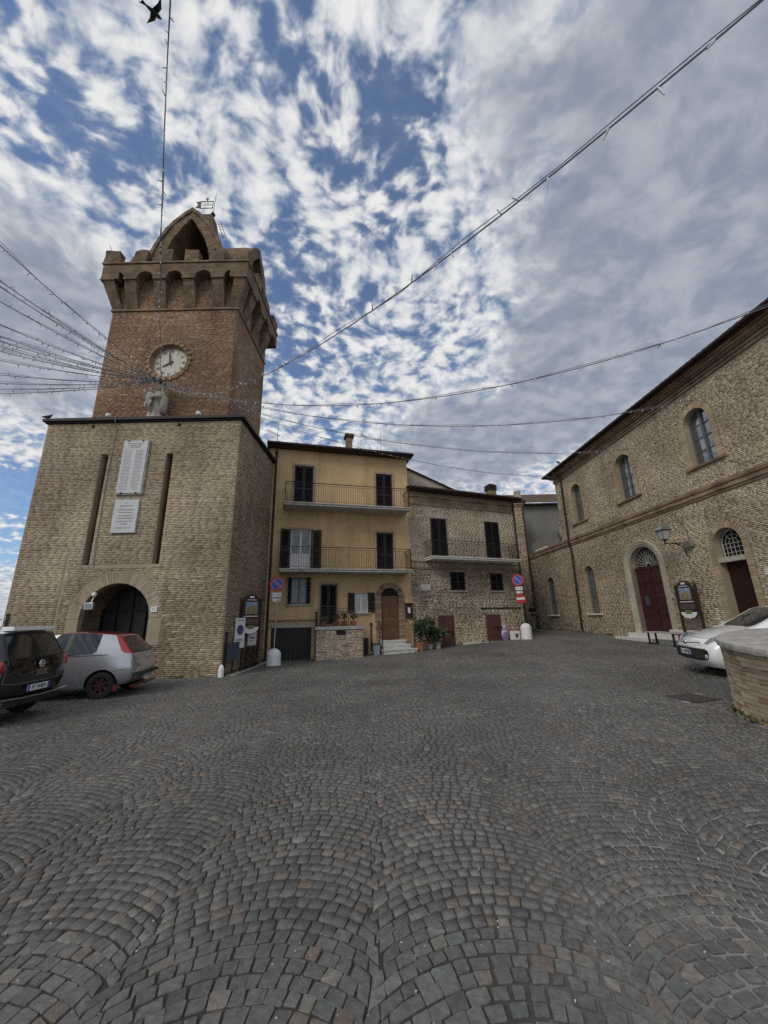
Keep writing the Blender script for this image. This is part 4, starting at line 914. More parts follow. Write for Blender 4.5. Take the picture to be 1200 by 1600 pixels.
# ================================================================ YELLOW HOUSE
YH = empty('yellow_house', (-4.75, 17.3, 0), radians(15), 'ochre plastered three storey house with two long balconies beside the tower', 'house')
U0, U1, YZ = -.75, 6.20, 9.72
d3, d4 = Hole(.48, 1.38, 6.80, 8.92), Hole(4.52, 5.37, 6.78, 8.80)
d5, d6 = Hole(.42, 1.36, 3.80, 5.72), Hole(4.50, 5.35, 3.72, 5.72)
w1, d7, w8 = Hole(.52, 1.26, 2.34, 3.50), Hole(1.85, 2.59, 1.45, 3.20), Hole(3.42, 4.05, 1.92, 2.80)
fd = Hole(4.67, 5.55, .68, 2.62, .42); ga = Hole(-.22, 1.49, -.2, 1.34)
YHo = [d3, d4, d5, d6, w1, d7, w8, fd, ga]
mb = MB(); wall_face(mb, U0, U1, -.3, YZ, YHo, .16)
mb.quad((U1, 0, -.3), (U1, 8, -.3), (U1, 8, YZ), (U1, 0, YZ)); mb.quad((U0, 0, -.3), (U0, 8, -.3), (U0, 8, YZ), (U0, 0, YZ)); mb.quad((U0, 8, -.3), (U1, 8, -.3), (U1, 8, YZ), (U0, 8, YZ))
mb.build('wall', M['yellow'], YH, fix=False)
sur = pmat('pinkish_surround', (.36, .27, .20), .9, var=.25, vscale=8, bump=.3)
for H in (d3, d4, d6): shutters_closed(YH, H, .03); surround(YH, H, .10, sur)
surround(YH, d5, .10, sur); surround(YH, d7, .09, sur)
casement(YH, d5, .10, M['white_frame'], M['curtain'], 1, 2, kick=.75, name='french_window'); shutter_open(YH, d5.u0, -.01, 3.82, 5.72, .47, radians(180 + 22)); shutter_open(YH, d5.u1, -.01, 3.82, 5.72, .47, radians(-12))
casement(YH, w1, .10, M['blue_frame'], M['curtain'], 1, 2); shutter_open(YH, w1.u0, -.005, 2.36, 3.5, .30, radians(180 + 70)); shutter_open(YH, w1.u1, -.005, 2.36, 3.5, .30, radians(-70))
MB().box(w1.u0 - .2, w1.u1 + .2, -.09, .12, 2.27, 2.335).build('window_sill', M['concrete'], YH)
shutters_closed(YH, d7, .03); casement(YH, w8, .09, M['white_frame'], M['glass'], 1, 2); shutter_open(YH, w8.u0, -.01, 1.92, 2.82, .32, radians(180 + 8)); shutter_open(YH, w8.u1, -.01, 1.92, 2.82, .32, radians(-8))
MB().box(w8.u0 - .12, w8.u1 + .12, -.1, .1, 1.86, 1.915).build('window_sill', M['concrete'], YH)
# arched front door with brick surround
door = empty('front_door', (0, 0, 0), parent=YH)
mb = MB(); mb.box(fd.u0, fd.u1, .08, .12, fd.z0, fd.z1); 
for s_ in (0, 1):
    a = fd.u0 + .05 + s_ * .42
    for k in range(4): mb.box(a, a + .35, .065, .081, fd.z0 + .10 + k * .47, fd.z0 + .50 + k * .47)
mb.box((fd.u0 + fd.u1) / 2 - .03, (fd.u0 + fd.u1) / 2 + .03, .055, .082, fd.z0, fd.z1); mb.build('leaf', M['wood'], door, bevel=0)
mb = MB(); ball(mb, (5.2, .04, 1.6), .03); mb.build('door_knob', M['chrome'], door)
mb = MB(); pts = arch_pts(fd.u0, fd.u1, fd.z1, fd.rise); mb.add([(a, .10, b_) for a, b_ in pts], [tuple(range(len(pts)))]); mb.build('fanlight', M['dark_in'], door, fix=False)
mb = MB(); mb.box(fd.u0, fd.u1, .05, .11, fd.z1 - .04, fd.z1 + .04); mb.build('transom', M['wood'], door)
vp = pick([(.30, .21, .15), (.25, .16, .11), (.36, .28, .21), (.22, .14, .10)], [3, 3, 2, 2])
for z in np.arange(fd.z0, fd.z1, .072):
    for (a, b_) in ((fd.u0 - .24 - random.choice((0, .05)), fd.u0 + .005), (fd.u1 - .005, fd.u1 + .24 + random.choice((0, .05)))):
        q = MB(); q.box(a, b_, -.03 - random.uniform(0, .008), .1, z + .004, z + .066, tuple(vp(0, 0))); q.build('surround_brick', M['brick'], door)
cx_ = (fd.u0 + fd.u1) / 2
for i in range(17):
    a0, a1 = pi * i / 17 + .01, pi * (i + 1) / 17 - .01; f_ = lambda a, r, y: (cx_ + r * cos(a), y, fd.z1 + r * .955 * sin(a))
    q = MB(); q.hexa([f_(a0, .435, -.034), f_(a1, .435, -.034), f_(a1, .435, .1), f_(a0, .435, .1), f_(a0, .69, -.034), f_(a1, .69, -.034), f_(a1, .69, .05), f_(a0, .69, .05)], tuple(vp(0, 0))); q.build('surround_brick', M['brick'], door)
# steps in pale stone
stp = empty('steps', (0, 0, 0), parent=YH)
for k in range(3):
    z1_ = .68 - k * .165; mb = MB(); mb.box(4.55 - .02 * k, 5.75 + .16 * k, -.32 - .30 * k, .0 if k == 0 else -.30 * k - .021, z1_ - .10, z1_ - .045); mb.box(4.55 - .02 * k - .02, 5.75 + .16 * k + .02, -.34 - .30 * k, .07 if k == 0 else -.30 * k - .04, z1_ - .045, z1_); mb.box(4.56, 5.72 + .16 * k, -.30 - .30 * k, -.30 * k - .02, -.2, z1_ - .1)
    mb.build('step', M['white_stone'], stp)
mb = MB()
for x in (4.50, 5.85):
    mb = MB(); mb.tube([(x, -.05, 1.55), (x, -.30, 1.5), (x + (.0 if x < 5 else .1), -.85, 1.05), (x + (.0 if x < 5 else .12), -.9, .15)], .018, 6)
    for k in range(5): y = -.12 - .16 * k; mb.cyl((x, y, .3), (x, y, 1.5 - .08 * k), .008, n=5)
    mb.build('handrail', M['iron'], stp)
# garage
gd = empty('garage_door', (0, 0, 0), parent=YH); mb = MB()
for k in range(9): mb.box(ga.u0 + .01 + k * .19, ga.u0 + .19 + k * .19, .06, .10, -.2, ga.z1)
mb.build('board', M['garage'], gd); MB().box(ga.u0 - .12, ga.u1 + .05, -.03, .02, ga.z1 + .001, ga.z1 + .20).build('lintel', M['cream_plaster'], YH)
for k in range(22): x = U0 + .42 + k * .095; MB().box(x, x + .075, -.045, .0, 1.60, 1.68).build('band_brick', M['brick_far'], YH)
# terrace block with brick front, slab, railing and potted plants
tb = empty('terrace_block', (0, 0, 0), parent=YH); T0, T1, TO, TZ = 1.62, 3.60, 1.02, 1.36
mb = MB(); mb.box(T0, T1, -TO, -.003, -.3, TZ - .12); mb.build('core', M['mortar'], tb)
tp_ = pick([(.40, .33, .25), (.36, .28, .21), (.43, .37, .29), (.30, .20, .14)], [4, 3, 3, 1]); vent = Hole(2.45, 2.85, 1.0, 1.20)
brickwork('brickwork', [brick_geom((0, -TO, 0), (1, 0, 0), (0, -1, 0), T0, T1, -.1, TZ - .12, [vent], tp_, course=.062, blen=.25), brick_geom((T1, -TO, 0), (0, 1, 0), (1, 0, 0), 0, TO, -.1, TZ - .12, [], tp_, course=.062, blen=.25)], tb)
MB().box(vent.u0, vent.u1, -TO - .004, -TO + .05, vent.z0, vent.z1).build('vent', M['dark_in'], tb)
MB().box(T0 - .06, T1 + .06, -TO - .06, -.002, TZ - .12, TZ).build('slab', M['concrete'], tb)
mb = MB(); y = -TO + .04; a, c = T0 + .02, T1 - .55
for zz_ in (TZ + .72, TZ + .62, TZ + .06): mb.box(a, c, y - .012, y + .012, zz_ - .01, zz_ + .01); mb.box(a - .012, a + .012, y + .013, -.01, zz_ - .01, zz_ + .01)
for i in range(19): x = a + (c - a) * i / 18; mb.box(x - .007, x + .007, y - .007, y + .007, TZ, TZ + .62)
for i in range(1, 9): yy = y + (.95) * i / 9; mb.box(a - .007, a + .007, yy - .007, yy + .007, TZ, TZ + .62)
mb.build('railing', M['iron'], tb)
MB().box(3.62, 4.02, -.10, -.02, .05, .80).build('meter_cabinet', M['garage'], YH)
mb = MB(); mb.tube([(4.18, -.04, .25), (4.18, -.04, 1.35)], .03, 8); mb.box(4.13, 4.23, -.08, -.01, 1.35, 1.46); mb.build('gas_pipe', M['copper_brown'], YH)
# balconies
balcony(YH, .05, 5.98, 6.78, 1.0, M['concrete']); balcony(YH, .0, 5.95, 3.80, 1.0, M['concrete'])
downpipe(YH, -.40, 0, 9.6, M['copper_brown'])
# eave, gutter, roof tiles, chimney
mb = MB(); mb.box(U0 - .1, U1 + .22, -.42, 8.2, YZ, YZ + .08); mb.build('eave', M['copper_brown'], YH)
mb = MB(); mb.tube([(U0 - .1, -.47, YZ + .10), (U1 + .24, -.47, YZ + .10)], .075, 10); mb.build('gutter', M['copper_brown'], YH)
tile_roof(YH, U0, U1 + .12, -.42, YZ + .12, 4.2, YZ + 1.3, M['roof_tile'])
ch_ = empty('chimney', (0, 0, 0), parent=YH); MB().box(3.08, 3.40, .5, .85, YZ, YZ + 1.25).build('stack', M['brick_far'], ch_); MB().box(3.0, 3.48, .42, .93, YZ + 1.25, YZ + 1.42).build('cap', M['copper_brown'], ch_)
# notice box on the right-hand pier
nb = empty('notice_box', (0, 0, 0), parent=YH); MB().box(5.84, 6.19, -.08, -.002, 1.62, 2.28).build('case', M['copper_brown'], nb); MB().box(5.96, 6.08, -.084, -.081, 1.86, 2.12).build('paper', M['sign_white'], nb); MB().box(5.80, 6.22, -.14, -.001, 2.281, 2.32).build('hood', M['copper_brown'], nb)
def plant_pot(loc, r, h, parent=None, label=None, cat='potted plant', group=None, n=120, hgt=1.0, spread=.4, leaf=.11, cols=GREENS, stems=5, potmat=None):
    o = empty('potted_plant', loc, 0, label, cat, group); mb = MB(); mb.lathe([(r * .62, 0), (r * .7, .01), (r * .95, h * .86), (r * 1.08, h * .87), (r * 1.08, h), (r * .9, h), (r * .85, h * .9), (.0, h * .9)], (0, 0, 0), 18); mb.build('pot', potmat or M['terracotta'], o, smooth=False)
    mb = MB(); lf = MB()
    for _ in range(stems):
        a = random.uniform(0, 2 * pi); b_ = spread * random.uniform(.3, 1); tip = Vector((cos(a) * b_, sin(a) * b_, h + hgt * random.uniform(.55, 1))); midp = Vector((cos(a) * b_ * .3, sin(a) * b_ * .3, h + hgt * .45))
        mb.tube([(0, 0, h * .8), midp, tip], [.012, .009, .004], 5)
        for k in range(n // stems):
            t_ = random.uniform(.25, 1.05); base = midp.lerp(tip, max(0, (t_ - .45) / .55)) if t_ > .45 else Vector((0, 0, h)).lerp(midp, t_ / .45)
            leaf_tuft(lf, base, 1, leaf, spread * .28, cols, .25)
    mb.build('stem', M['wood'], o); lf.build('foliage', M['leaf'], o, fix=False); return o
def yl(x, y, z=None):       # yellow house local -> world
    c, s_ = cos(radians(15)), sin(radians(15)); X, Y = -4.75 + x * c - y * s_, 17.3 + x * s_ + y * c
    return (X, Y, gz(X, Y) if z is None else z)
DRY = [(.16, .10, .05), (.10, .09, .04), (.05, .07, .03), (.14, .05, .04)]
for i, (x, lb, cols, hg) in enumerate(((1.95, 'trailing grey green plant at the left end of the terrace wall', [(.16, .16, .11), (.11, .13, .08)], .22), (2.45, 'reddish potted plant second from the left on the terrace wall', [(.11, .04, .035), (.06, .06, .03)], .30), (2.85, 'tall dry leaved plant in the middle of the terrace wall', DRY, .45), (3.25, 'dark green potted plant at the right end of the terrace wall', GREENS, .36))):
    plant_pot(yl(x, -.62, TZ), .14, .20, None, lb, 'potted plant', 'pots on the terrace wall', n=70, hgt=hg, spread=.22, leaf=.10, cols=cols)
bn_ = empty('waste_bin', yl(4.30, -.45), radians(15), 'grey bin with blue lid beside the front steps', 'bin')
mb = MB(); mb.hexa([(-.12, -.12, 0), (.12, -.12, 0), (.12, .12, 0), (-.12, .12, 0), (-.16, -.15, .42), (.16, -.15, .42), (.16, .15, .42), (-.16, .15, .42)]); mb.build('body', pmat('bin_grey', (.30, .33, .36), .5), bn_, bevel=.01); MB().box(-.18, .18, -.17, .17, .425, .47).build('lid', M['panel_blue'], bn_, bevel=.01)
# TV aerials on the roof
def aerial(loc, rz, h, boom, label):
    o = empty('tv_aerial', loc, rz, label, 'aerial', 'aerials on the ochre roof'); mb = MB(); mb.cyl((0, 0, -.6), (0, 0, h), .016, n=6); mb.build('mast', M['grey_metal'], o); mb = MB(); mb.box(-boom, .12, -.012, .012, h * .55, h * .55 + .024)
    for k in range(7): x = -boom + k * boom / 6; mb.box(x - .006, x + .006, -.16, .16, h * .55, h * .55 + .012)
    mb.build('boom', M['grey_metal'], o); return o
aerial(yl(5.05, .9, YZ + .65), radians(20), 1.35, .95, 'long TV aerial above the right end of the ochre roof')
aerial(yl(-.42, .5, YZ + .5), radians(60), .8, .7, 'small TV aerial at the left end of the ochre roof')

# ================================================================ BRICK HOUSE
BX, BY = 1.235, 18.905
BH = empty('brick_house', (BX, BY, 0), radians(22), 'two storey house of rough pale brick with one balcony and dark red cellar doors', 'house')
W_, BZ2 = 6.72, 7.98
b1, b2 = Hole(1.25, 2.17, 4.50, 6.63), Hole(4.61, 5.53, 4.50, 6.68); q1, q2 = Hole(2.23, 3.07, 2.92, 3.86), Hole(4.67, 5.46, 2.92, 3.85); g1, g2 = Hole(1.40, 2.29, .22, 1.72), Hole(4.19, 5.11, .36, 1.71)
BHo = [b1, b2, q1, q2, g1, g2]
mb = MB(); wall_face(mb, 0, W_, -.3, BZ2, BHo, .14); mb.quad((W_, 0, -.3), (W_, 7, -.3), (W_, 7, BZ2), (W_, 0, BZ2)); mb.quad((0, 0, -.3), (0, 7, -.3), (0, 7, BZ2), (0, 0, BZ2)); mb.quad((0, 7, -.3), (W_, 7, -.3), (W_, 7, BZ2), (0, 7, BZ2))
mb.build('wall', M['mortar'], BH, fix=False)
pal_hi = [(0.454, 0.382, 0.29), (0.425, 0.357, 0.269), (0.475, 0.404, 0.316), (0.375, 0.296, 0.215), (0.331, 0.246, 0.175)]
def bh_pal(u, z):
    if z < 3.9: return marked((.40, .335, .25), (.22, .15, .105), (.49, .43, .345), .22, .14, .09, at=(u, z))
    return marked((.44, .375, .285), (.27, .20, .145), (.50, .44, .35), .10, .08, at=(u, z + 3))
gsb = [brick_geom((0, 0, 0), (1, 0, 0), (0, -1, 0), 0, W_, 4.06, 7.28, [H for H in (b1, b2)], bh_pal, course=.058, blen=.24, proud=(.002, .010), jit=.003, gap=.009),
       brick_geom((0, 0, 0), (1, 0, 0), (0, -1, 0), 0, W_, -.1, 3.96, [q1, q2, g1, g2], bh_pal, course=.072, blen=.26, proud=(.0, .020), jit=.008, gap=.014, rough=1),
       brick_geom((W_, 0, 0), (0, 1, 0), (1, 0, 0), 0, 7, -.1, 7.3, [], bh_pal, course=.075, blen=.26, proud=(.0, .02), jit=.008, rough=1)]
brickwork('brickwork', gsb, BH)
mb = MB(); mb.box(-.01, W_ + .03, -.05, 0, 3.965, 4.05); mb.box(-.01, W_ + .04, -.05, 0, 7.29, 7.36); mb.box(-.01, W_ + .06, -.08, 0, 7.70, 7.78); mb.box(0, W_ + .02, -.02, 0, 7.37, 7.69); mb.box(0, W_, -.03, 0, 4.30, 4.38); mb.build('string_course', M['brick_far'], BH)
mb = MB(); mb.box(3.9, W_ + .02, -.04, 0, 2.0, 2.05); mb.build('cable_ledge', M['iron'], BH)
for H in (b1, b2, q1, q2): shutters_closed(BH, H, -.03)
for H in (q1, q2): MB().box(H.u0 - .05, H.u1 + .07, -.07, .1, H.z0 - .06, H.z0 - .003).build('window_sill', M['stone'], BH)
# flat arches over the balcony doors
for H in (b1, b2):
    for k in range(12):
        x = H.u0 - .10 + k * (H.u1 - H.u0 + .2) / 12; wd = (H.u1 - H.u0 + .2) / 12 - .010; fan = (k - 5.5) * .012
        q = MB(); q.hexa([(x, -.02, H.z1 + .005), (x + wd, -.02, H.z1 + .005), (x + wd, .01, H.z1 + .005), (x, .01, H.z1 + .005), (x + fan, -.02, H.z1 + .30), (x + wd + fan, -.02, H.z1 + .30), (x + wd + fan, .01, H.z1 + .30), (x + fan, .01, H.z1 + .30)], tuple(np.array((.40, .35, .28)) * random.uniform(.85, 1.1))); q.build('voussoir', M['brick'], BH)
for H in (g1, g2):
    dd = empty('cellar_door', (0, 0, 0), parent=BH); k = 5; wd = (H.u1 - H.u0) / k
    for i in range(k): MB().box(H.u0 + wd * i + .004, H.u0 + wd * (i + 1) - .004, -.01 + .004 * (i % 2), .03, H.z0, H.z1).build('plank', M['maroon'], dd)
    mb = MB(); mb.box(H.u0 + .35, H.u0 + .75, -.03, -.012, H.z0 + .70, H.z0 + .74); mb.box(H.u0 + .68, H.u0 + .74, -.035, -.011, H.z0 + .56, H.z0 + .70); mb.build('bolt', M['iron'], dd)
bal = balcony(BH, .80, 6.05, 4.50, .9, M['white_stone'], motif=False, rail_h=.80)
MB().box(2.7, 6.9, -.22, .0, .18, .40).build('kerb', M['white_stone'], BH)
mb = MB(); mb.box(-.05, W_ + .25, -.42, 7, BZ2 + .002, BZ2 + .08); mb.build('eave', M['copper_brown'], BH); mb = MB(); mb.tube([(-.05, -.46, BZ2 + .09), (W_ + .28, -.46, BZ2 + .09)], .07, 10); mb.build('gutter', M['copper_brown'], BH)
downpipe(BH, W_ - .06, .45, BZ2 - .1, M['copper_brown'], r=.055)
tile_roof(BH, 0, W_ + .1, -.42, BZ2 + .12, 3.6, BZ2 + .95, M['roof_tile'])
ch_ = empty('chimney', (0, 0, 0), parent=BH); MB().box(5.42, 5.86, .25, .7, BZ2, BZ2 + .72).build('stack', M['brick_far'], ch_)
mb = MB()
for k in range(3): mb.box(5.38, 5.90, .21, .74, BZ2 + .725 + k * .12, BZ2 + .80 + k * .12)
mb.box(5.46, 5.82, .28, .67, BZ2 + .70, BZ2 + 1.1); mb.build('cap', M['copper_brown'], ch_)
# gable behind with plastered side
gb = MB(); gb.ext([(.02, 7.9), (.02, 9.75), (.30, 10.02), (3.9, 8.86), (3.9, 7.9)], 1.6, 1.9); gb.build('rear_gable', M['cream_plaster'], BH)
mb = MB(); mb.ext([(.28, 10.02), (3.95, 8.85), (3.95, 8.92), (.28, 10.11)], 1.5, 3.0); mb.box(.06, .46, 1.5, 2.0, 10.03, 10.21); mb.build('gable_coping', M['copper_brown'], BH)
sp1 = empty('street_plaque', (0, 0, 0), 0, 'small white stone street name plaque on the brick house', 'plaque'); sp1.location = (BX, BY, 0); sp1.rotation_euler = (0, 0, radians(22))
MB().box(.52, 1.02, -.05, -.012, 2.92, 3.20).build('slab', M['white_stone'], sp1); mb = MB(); lines(mb, .68, .84, 3.13, .018, -.053, .03, .06); lines(mb, .60, .94, 3.01, .02, -.053, .03, .07); mb.build('inscription', M['ink_soft'], sp1, fix=False, kind='stuff')
def bl(x, y, z=None):
    c, s_ = cos(radians(22)), sin(radians(22)); X, Y = BX + x * c - y * s_, BY + x * s_ + y * c; return (X, Y, gz(X, Y) if z is None else z)
plant_pot(yl(6.28, -.75), .20, .36, None, 'leafy bush in a terracotta pot right of the front steps', 'potted plant', 'plants by the front steps', n=420, hgt=1.15, spread=.55, leaf=.17, stems=9)
plant_pot(bl(.62, -.45), .16, .22, None, 'spreading potted shrub against the brick house between steps and cellar door', 'potted plant', 'plants by the front steps', n=330, hgt=1.25, spread=.45, leaf=.17, stems=8, potmat=M['concrete'])
plant_pot(bl(1.0, -.55), .15, .28, None, 'small grass like plant nearest the left cellar door', 'potted plant', 'plants by the front steps', n=170, hgt=.65, spread=.36, leaf=.26, stems=10, potmat=M['concrete'])
# ================================================================ HALL on the right
HX, HY, HA = 10.7, 21.87, radians(-87.2)
def hl(s_, y=0.0, z=None):     # hall local -> world
    c, n_ = cos(HA), sin(HA); X, Y = HX + s_ * c - y * n_, HY + s_ * n_ + y * c; return (X, Y, gz(X, Y) if z is None else z)
HL = empty('town_hall', (HX, HY, 0), HA, 'long two storey brick hall with arched windows, dark red portal and cornice', 'building')
S0, S1, HZ = -.80, 17.0, 9.93
uw = [Hole(.86, 1.84, 6.52, 8.20, .48), Hole(4.90, 5.96, 6.56, 8.16, .50), Hole(8.95, 9.98, 6.60, 8.14, .52), Hole(13.0, 14.05, 6.6, 8.14, .52)]
l1 = Hole(.92, 1.80, 1.66, 3.66, .43); pd = Hole(4.64, 6.42, .6, 3.50, .88); sd_ = Hole(8.98, 9.98, .5, 3.80, .50); l3 = Hole(13.2, 14.1, 1.66, 3.66, .43)
holes_hi = uw; holes_lo = [l1, pd, sd_, l3]
mb = MB(); wall_face(mb, S0, S1, 5.5, HZ, holes_hi, .30); mb.quad((S0, 0, 5.5), (S0, 12, 5.5), (S0, 12, HZ), (S0, 0, HZ)); mb.quad((S0, 12, 5.5), (S1, 12, 5.5), (S1, 12, HZ), (S0, 12, HZ)); mb.quad((S1, 0, -.3), (S1, 12, -.3), (S1, 12, HZ), (S1, 0, HZ))
W0 = -5.9; l0 = Hole(-3.55, -2.62, 1.62, 3.52, .42)
wall_face(mb, W0, S1, -.3, 5.5, [l0] + holes_lo, .30); mb.quad((W0, 0, -.3), (W0, 9, -.3), (W0, 9, 5.5), (W0, 0, 5.5)); mb.quad((W0, 0, 5.5), (S0, 0, 5.5), (S0, 9, 5.5), (W0, 9, 5.5))
mb.build('wall', M['mortar'], HL, fix=False)
hp = [(0.438, 0.362, 0.263), (0.409, 0.338, 0.246), (0.451, 0.38, 0.284), (0.374, 0.296, 0.211), (0.34, 0.25, 0.176), (0.297, 0.229, 0.165)]
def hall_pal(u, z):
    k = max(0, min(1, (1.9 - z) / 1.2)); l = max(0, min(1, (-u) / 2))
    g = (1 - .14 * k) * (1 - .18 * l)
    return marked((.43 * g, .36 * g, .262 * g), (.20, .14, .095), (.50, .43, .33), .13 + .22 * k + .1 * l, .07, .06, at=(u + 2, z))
ar = lambda H, d: Hole(H.u0 - d, H.u1 + d, H.z0, H.z1, H.rise + d)
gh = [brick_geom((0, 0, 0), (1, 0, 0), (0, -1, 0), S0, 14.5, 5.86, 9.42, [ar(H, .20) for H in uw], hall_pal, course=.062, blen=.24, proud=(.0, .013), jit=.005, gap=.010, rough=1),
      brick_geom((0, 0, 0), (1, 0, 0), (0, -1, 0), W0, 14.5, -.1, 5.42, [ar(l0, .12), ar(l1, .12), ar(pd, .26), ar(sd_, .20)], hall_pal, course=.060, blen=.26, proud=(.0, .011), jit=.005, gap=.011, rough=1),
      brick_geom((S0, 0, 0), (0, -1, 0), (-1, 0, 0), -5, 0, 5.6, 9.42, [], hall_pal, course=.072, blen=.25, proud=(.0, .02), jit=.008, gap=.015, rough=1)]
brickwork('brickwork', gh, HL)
def hall_course(name, z0, z1, d, a=S0, b_=S1, mat=None, ret=True):
    mb = MB(); mb.box(a - (d if ret else 0), b_, -d, .02, z0, z1)
    if ret: mb.box(a - d, a + .02, .021, 6, z0, z1)
    return mb.build(name, mat or M['brick_far'], HL)
hall_course('string_course', 5.44, 5.52, .05, W0, ret=False); hall_course('string_course', 5.52, 5.68, .09, W0, ret=False); hall_course('string_course', 5.68, 5.76, .13, W0, mat=M['brick_red_far'], ret=False); hall_course('string_course', 5.762, 5.82, .06, W0, ret=False)
hall_course('frieze_course', 9.43, 9.47, .07); hall_course('frieze_course', 9.471, 9.55, .04); hall_course('frieze_course', 9.551, 9.60, .09)
hall_course('cornice', 9.601, 9.70, .03); hall_course('cornice', 9.701, 9.76, .12); hall_course('cornice', 9.761, 9.84, .22); hall_course('cornice', 9.841, 9.90, .32, mat=M['brick_red_far'])
hall_course('roof_eave', 9.901, 9.955, .44, mat=M['copper_brown'])
mb = MB(); mb.tube([(S0 - .48, -.50, 9.99), (S1, -.50, 9.99)], .07, 10); mb.tube([(S0 - .48, -.50, 9.99), (S0 - .48, 6, 9.99)], .07, 10); mb.build('gutter', M['copper_brown'], HL)
tile_roof(HL, S0 - .3, S1, -.44, 10.02, 4.5, 11.4, M['roof_tile'], step=.24)
mb = MB(); mb.tube([(.12, -.50, 9.95), (.12, -.42, 9.80), (.12, -.16, 9.55), (.12, -.10, 9.3), (.12, -.15, 5.9), (.12, -.17, 5.5), (.12, -.08, 5.2), (.0, -.08, .75)], .055, 10)
for z in (8.6, 7.3, 6.2, 4.4, 3.0, 1.8): mb.cyl((.08, -.09, z), (.08, -.09, z + .03), .075, n=10)
mb.build('downpipe', M['copper_brown'], HL)
# brick arch surrounds and sills, each voussoir a piece
sp_ = pick([(.41, .31, .20), (.37, .27, .17), (.44, .34, .235)], [3, 3, 2])
def arch_ring(parent, H, wd, n, proud, y1=.12, jamb=True, pal=sp_, jh=.07):
    c, r = (H.u0 + H.u1) / 2, (H.u1 - H.u0) / 2
    for i in range(n):
        a0, a1 = pi * i / n + .012, pi * (i + 1) / n - .012; f_ = lambda a, k, y: (c + (r + k) * cos(a), y, H.z1 + (H.rise + k) * sin(a))
        q = MB(); pr = proud + random.uniform(0, .006); q.hexa([f_(a0, 0, -pr), f_(a1, 0, -pr), f_(a1, 0, y1), f_(a0, 0, y1), f_(a0, wd, -pr), f_(a1, wd, -pr), f_(a1, wd, .03), f_(a0, wd, .03)], tuple(pal(0, 0))); q.build('voussoir', M['brick'], parent)
    if jamb:
        for a, b_ in ((H.u0 - wd, H.u0 - .001), (H.u1 + .001, H.u1 + wd)):
            mb = MB(); z = H.z0
            while z < H.z1 - .02: zt = min(z + jh, H.z1); mb.box(a, b_, -proud - random.uniform(0, .005), .12, z + .004, zt - .004, tuple(pal(0, 0))); z = zt
            mb.build('jamb', M['brick'], parent, kind='stuff')
for H in uw[:3]:
    arch_ring(HL, H, .19, 20, .028); casement(HL, H, .20, M['blue_frame'], M['glass'], 4, 2, fr=.07)
    MB().box(H.u0 - .28, H.u1 + .28, -.10, .2, H.z0 - .075, H.z0 - .003).build('window_sill', M['brick_red_far'], HL)
H = uw[3]; casement(HL, H, .20, M['blue_frame'], M['glass'], 4, 2, fr=.07)
def barred(H):
    arch_ring(HL, H, .11, 15, .006, jamb=True); casement(HL, H, .24, M['blue_frame'], M['curtain'], 3, 2, fr=.05); mb = MB(); n = 7
    for i in range(n):
        x = H.u0 + (H.u1 - H.u0) * (i + .5) / n; k = abs(x - (H.u0 + H.u1) / 2) / ((H.u1 - H.u0) / 2); mb.cyl((x, .12, H.z0), (x, .12, H.z1 + H.rise * sqrt(1 - k * k)), .010, n=6)
    for k in range(9): z = H.z0 + .2 + k * .24; mb.box(H.u0, H.u1, .112, .128, z - .008, z + .008)
    mb.build('window_grille', pmat('grille_green', (.10, .14, .14), .6, .2), HL); MB().box(H.u0 - .22, H.u1 + .22, -.10, .25, H.z0 - .09, H.z0 - .002).build('window_sill', M['white_stone'], HL)
barred(l1); barred(l0)
# portal: moulded stone surround, fanlight grille, panelled double door
portal = empty('portal', (0, 0, 0), parent=HL); c, r = (pd.u0 + pd.u1) / 2, (pd.u1 - pd.u0) / 2
prof = [(0, .20), (0, -.05), (.05, -.06), (.09, -.10), (.15, -.10), (.19, -.13), (.26, -.13), (.27, .02)]; path = [(pd.u1, pd.z0 - .3, 1, 0), (pd.u1, pd.z1, 1, 0)] + [(c + r * cos(pi * i / 20), pd.z1 + pd.rise * sin(pi * i / 20), cos(pi * i / 20), sin(pi * i / 20)) for i in range(1, 20)] + [(pd.u0, pd.z1, -1, 0), (pd.u0, pd.z0 - .3, -1, 0)]
mb = MB(); vs_ = [(x + nx * k, y, z + nz * k) for x, z, nx, nz in path for k, y in prof]; L = len(prof)
mb.add(vs_, [(i * L + j, (i + 1) * L + j, (i + 1) * L + j + 1, i * L + j + 1) for i in range(len(path) - 1) for j in range(L - 1)]); mb.build('stone_surround', pmat('portal_stone', (.40, .37, .30), .85, var=.15, vscale=5, bump=.25, stain=((.27, .25, .20), 2.5, .5, .75)), portal)
for s_ in (0, 1):
    a, b_ = pd.u0 + s_ * r, pd.u0 + (s_ + 1) * r; lf = empty('door_leaf', (0, 0, 0), parent=HL); MB().box(a + .005, b_ - .005, .20, .26, pd.z0 + .2, 3.44).build('board', M['dark_red'], lf)
    for z0, z1 in ((.95, 1.45), (1.52, 1.72), (1.80, 2.72), (2.80, 3.30)):
        q = MB(); q.box(a + .10, b_ - .10, .185, .201, z0, z1); q.box(a + .16, b_ - .16, .168, .186, z0 + .06, z1 - .06); q.build('panel', M['dark_red'], lf)
mb = MB(); mb.box(c - .035, c + .035, .165, .205, .8, 3.44); mb.build('cover_strip', M['dark_red'], portal); MB().box(pd.u0 + .36, pd.u0 + .58, .14, .17, 1.95, 2.30).build('letter_box', M['panel_blue'], portal); MB().box(pd.u0, pd.u1, .17, .28, 3.44, 3.53).build('transom', M['dark_red'], portal)
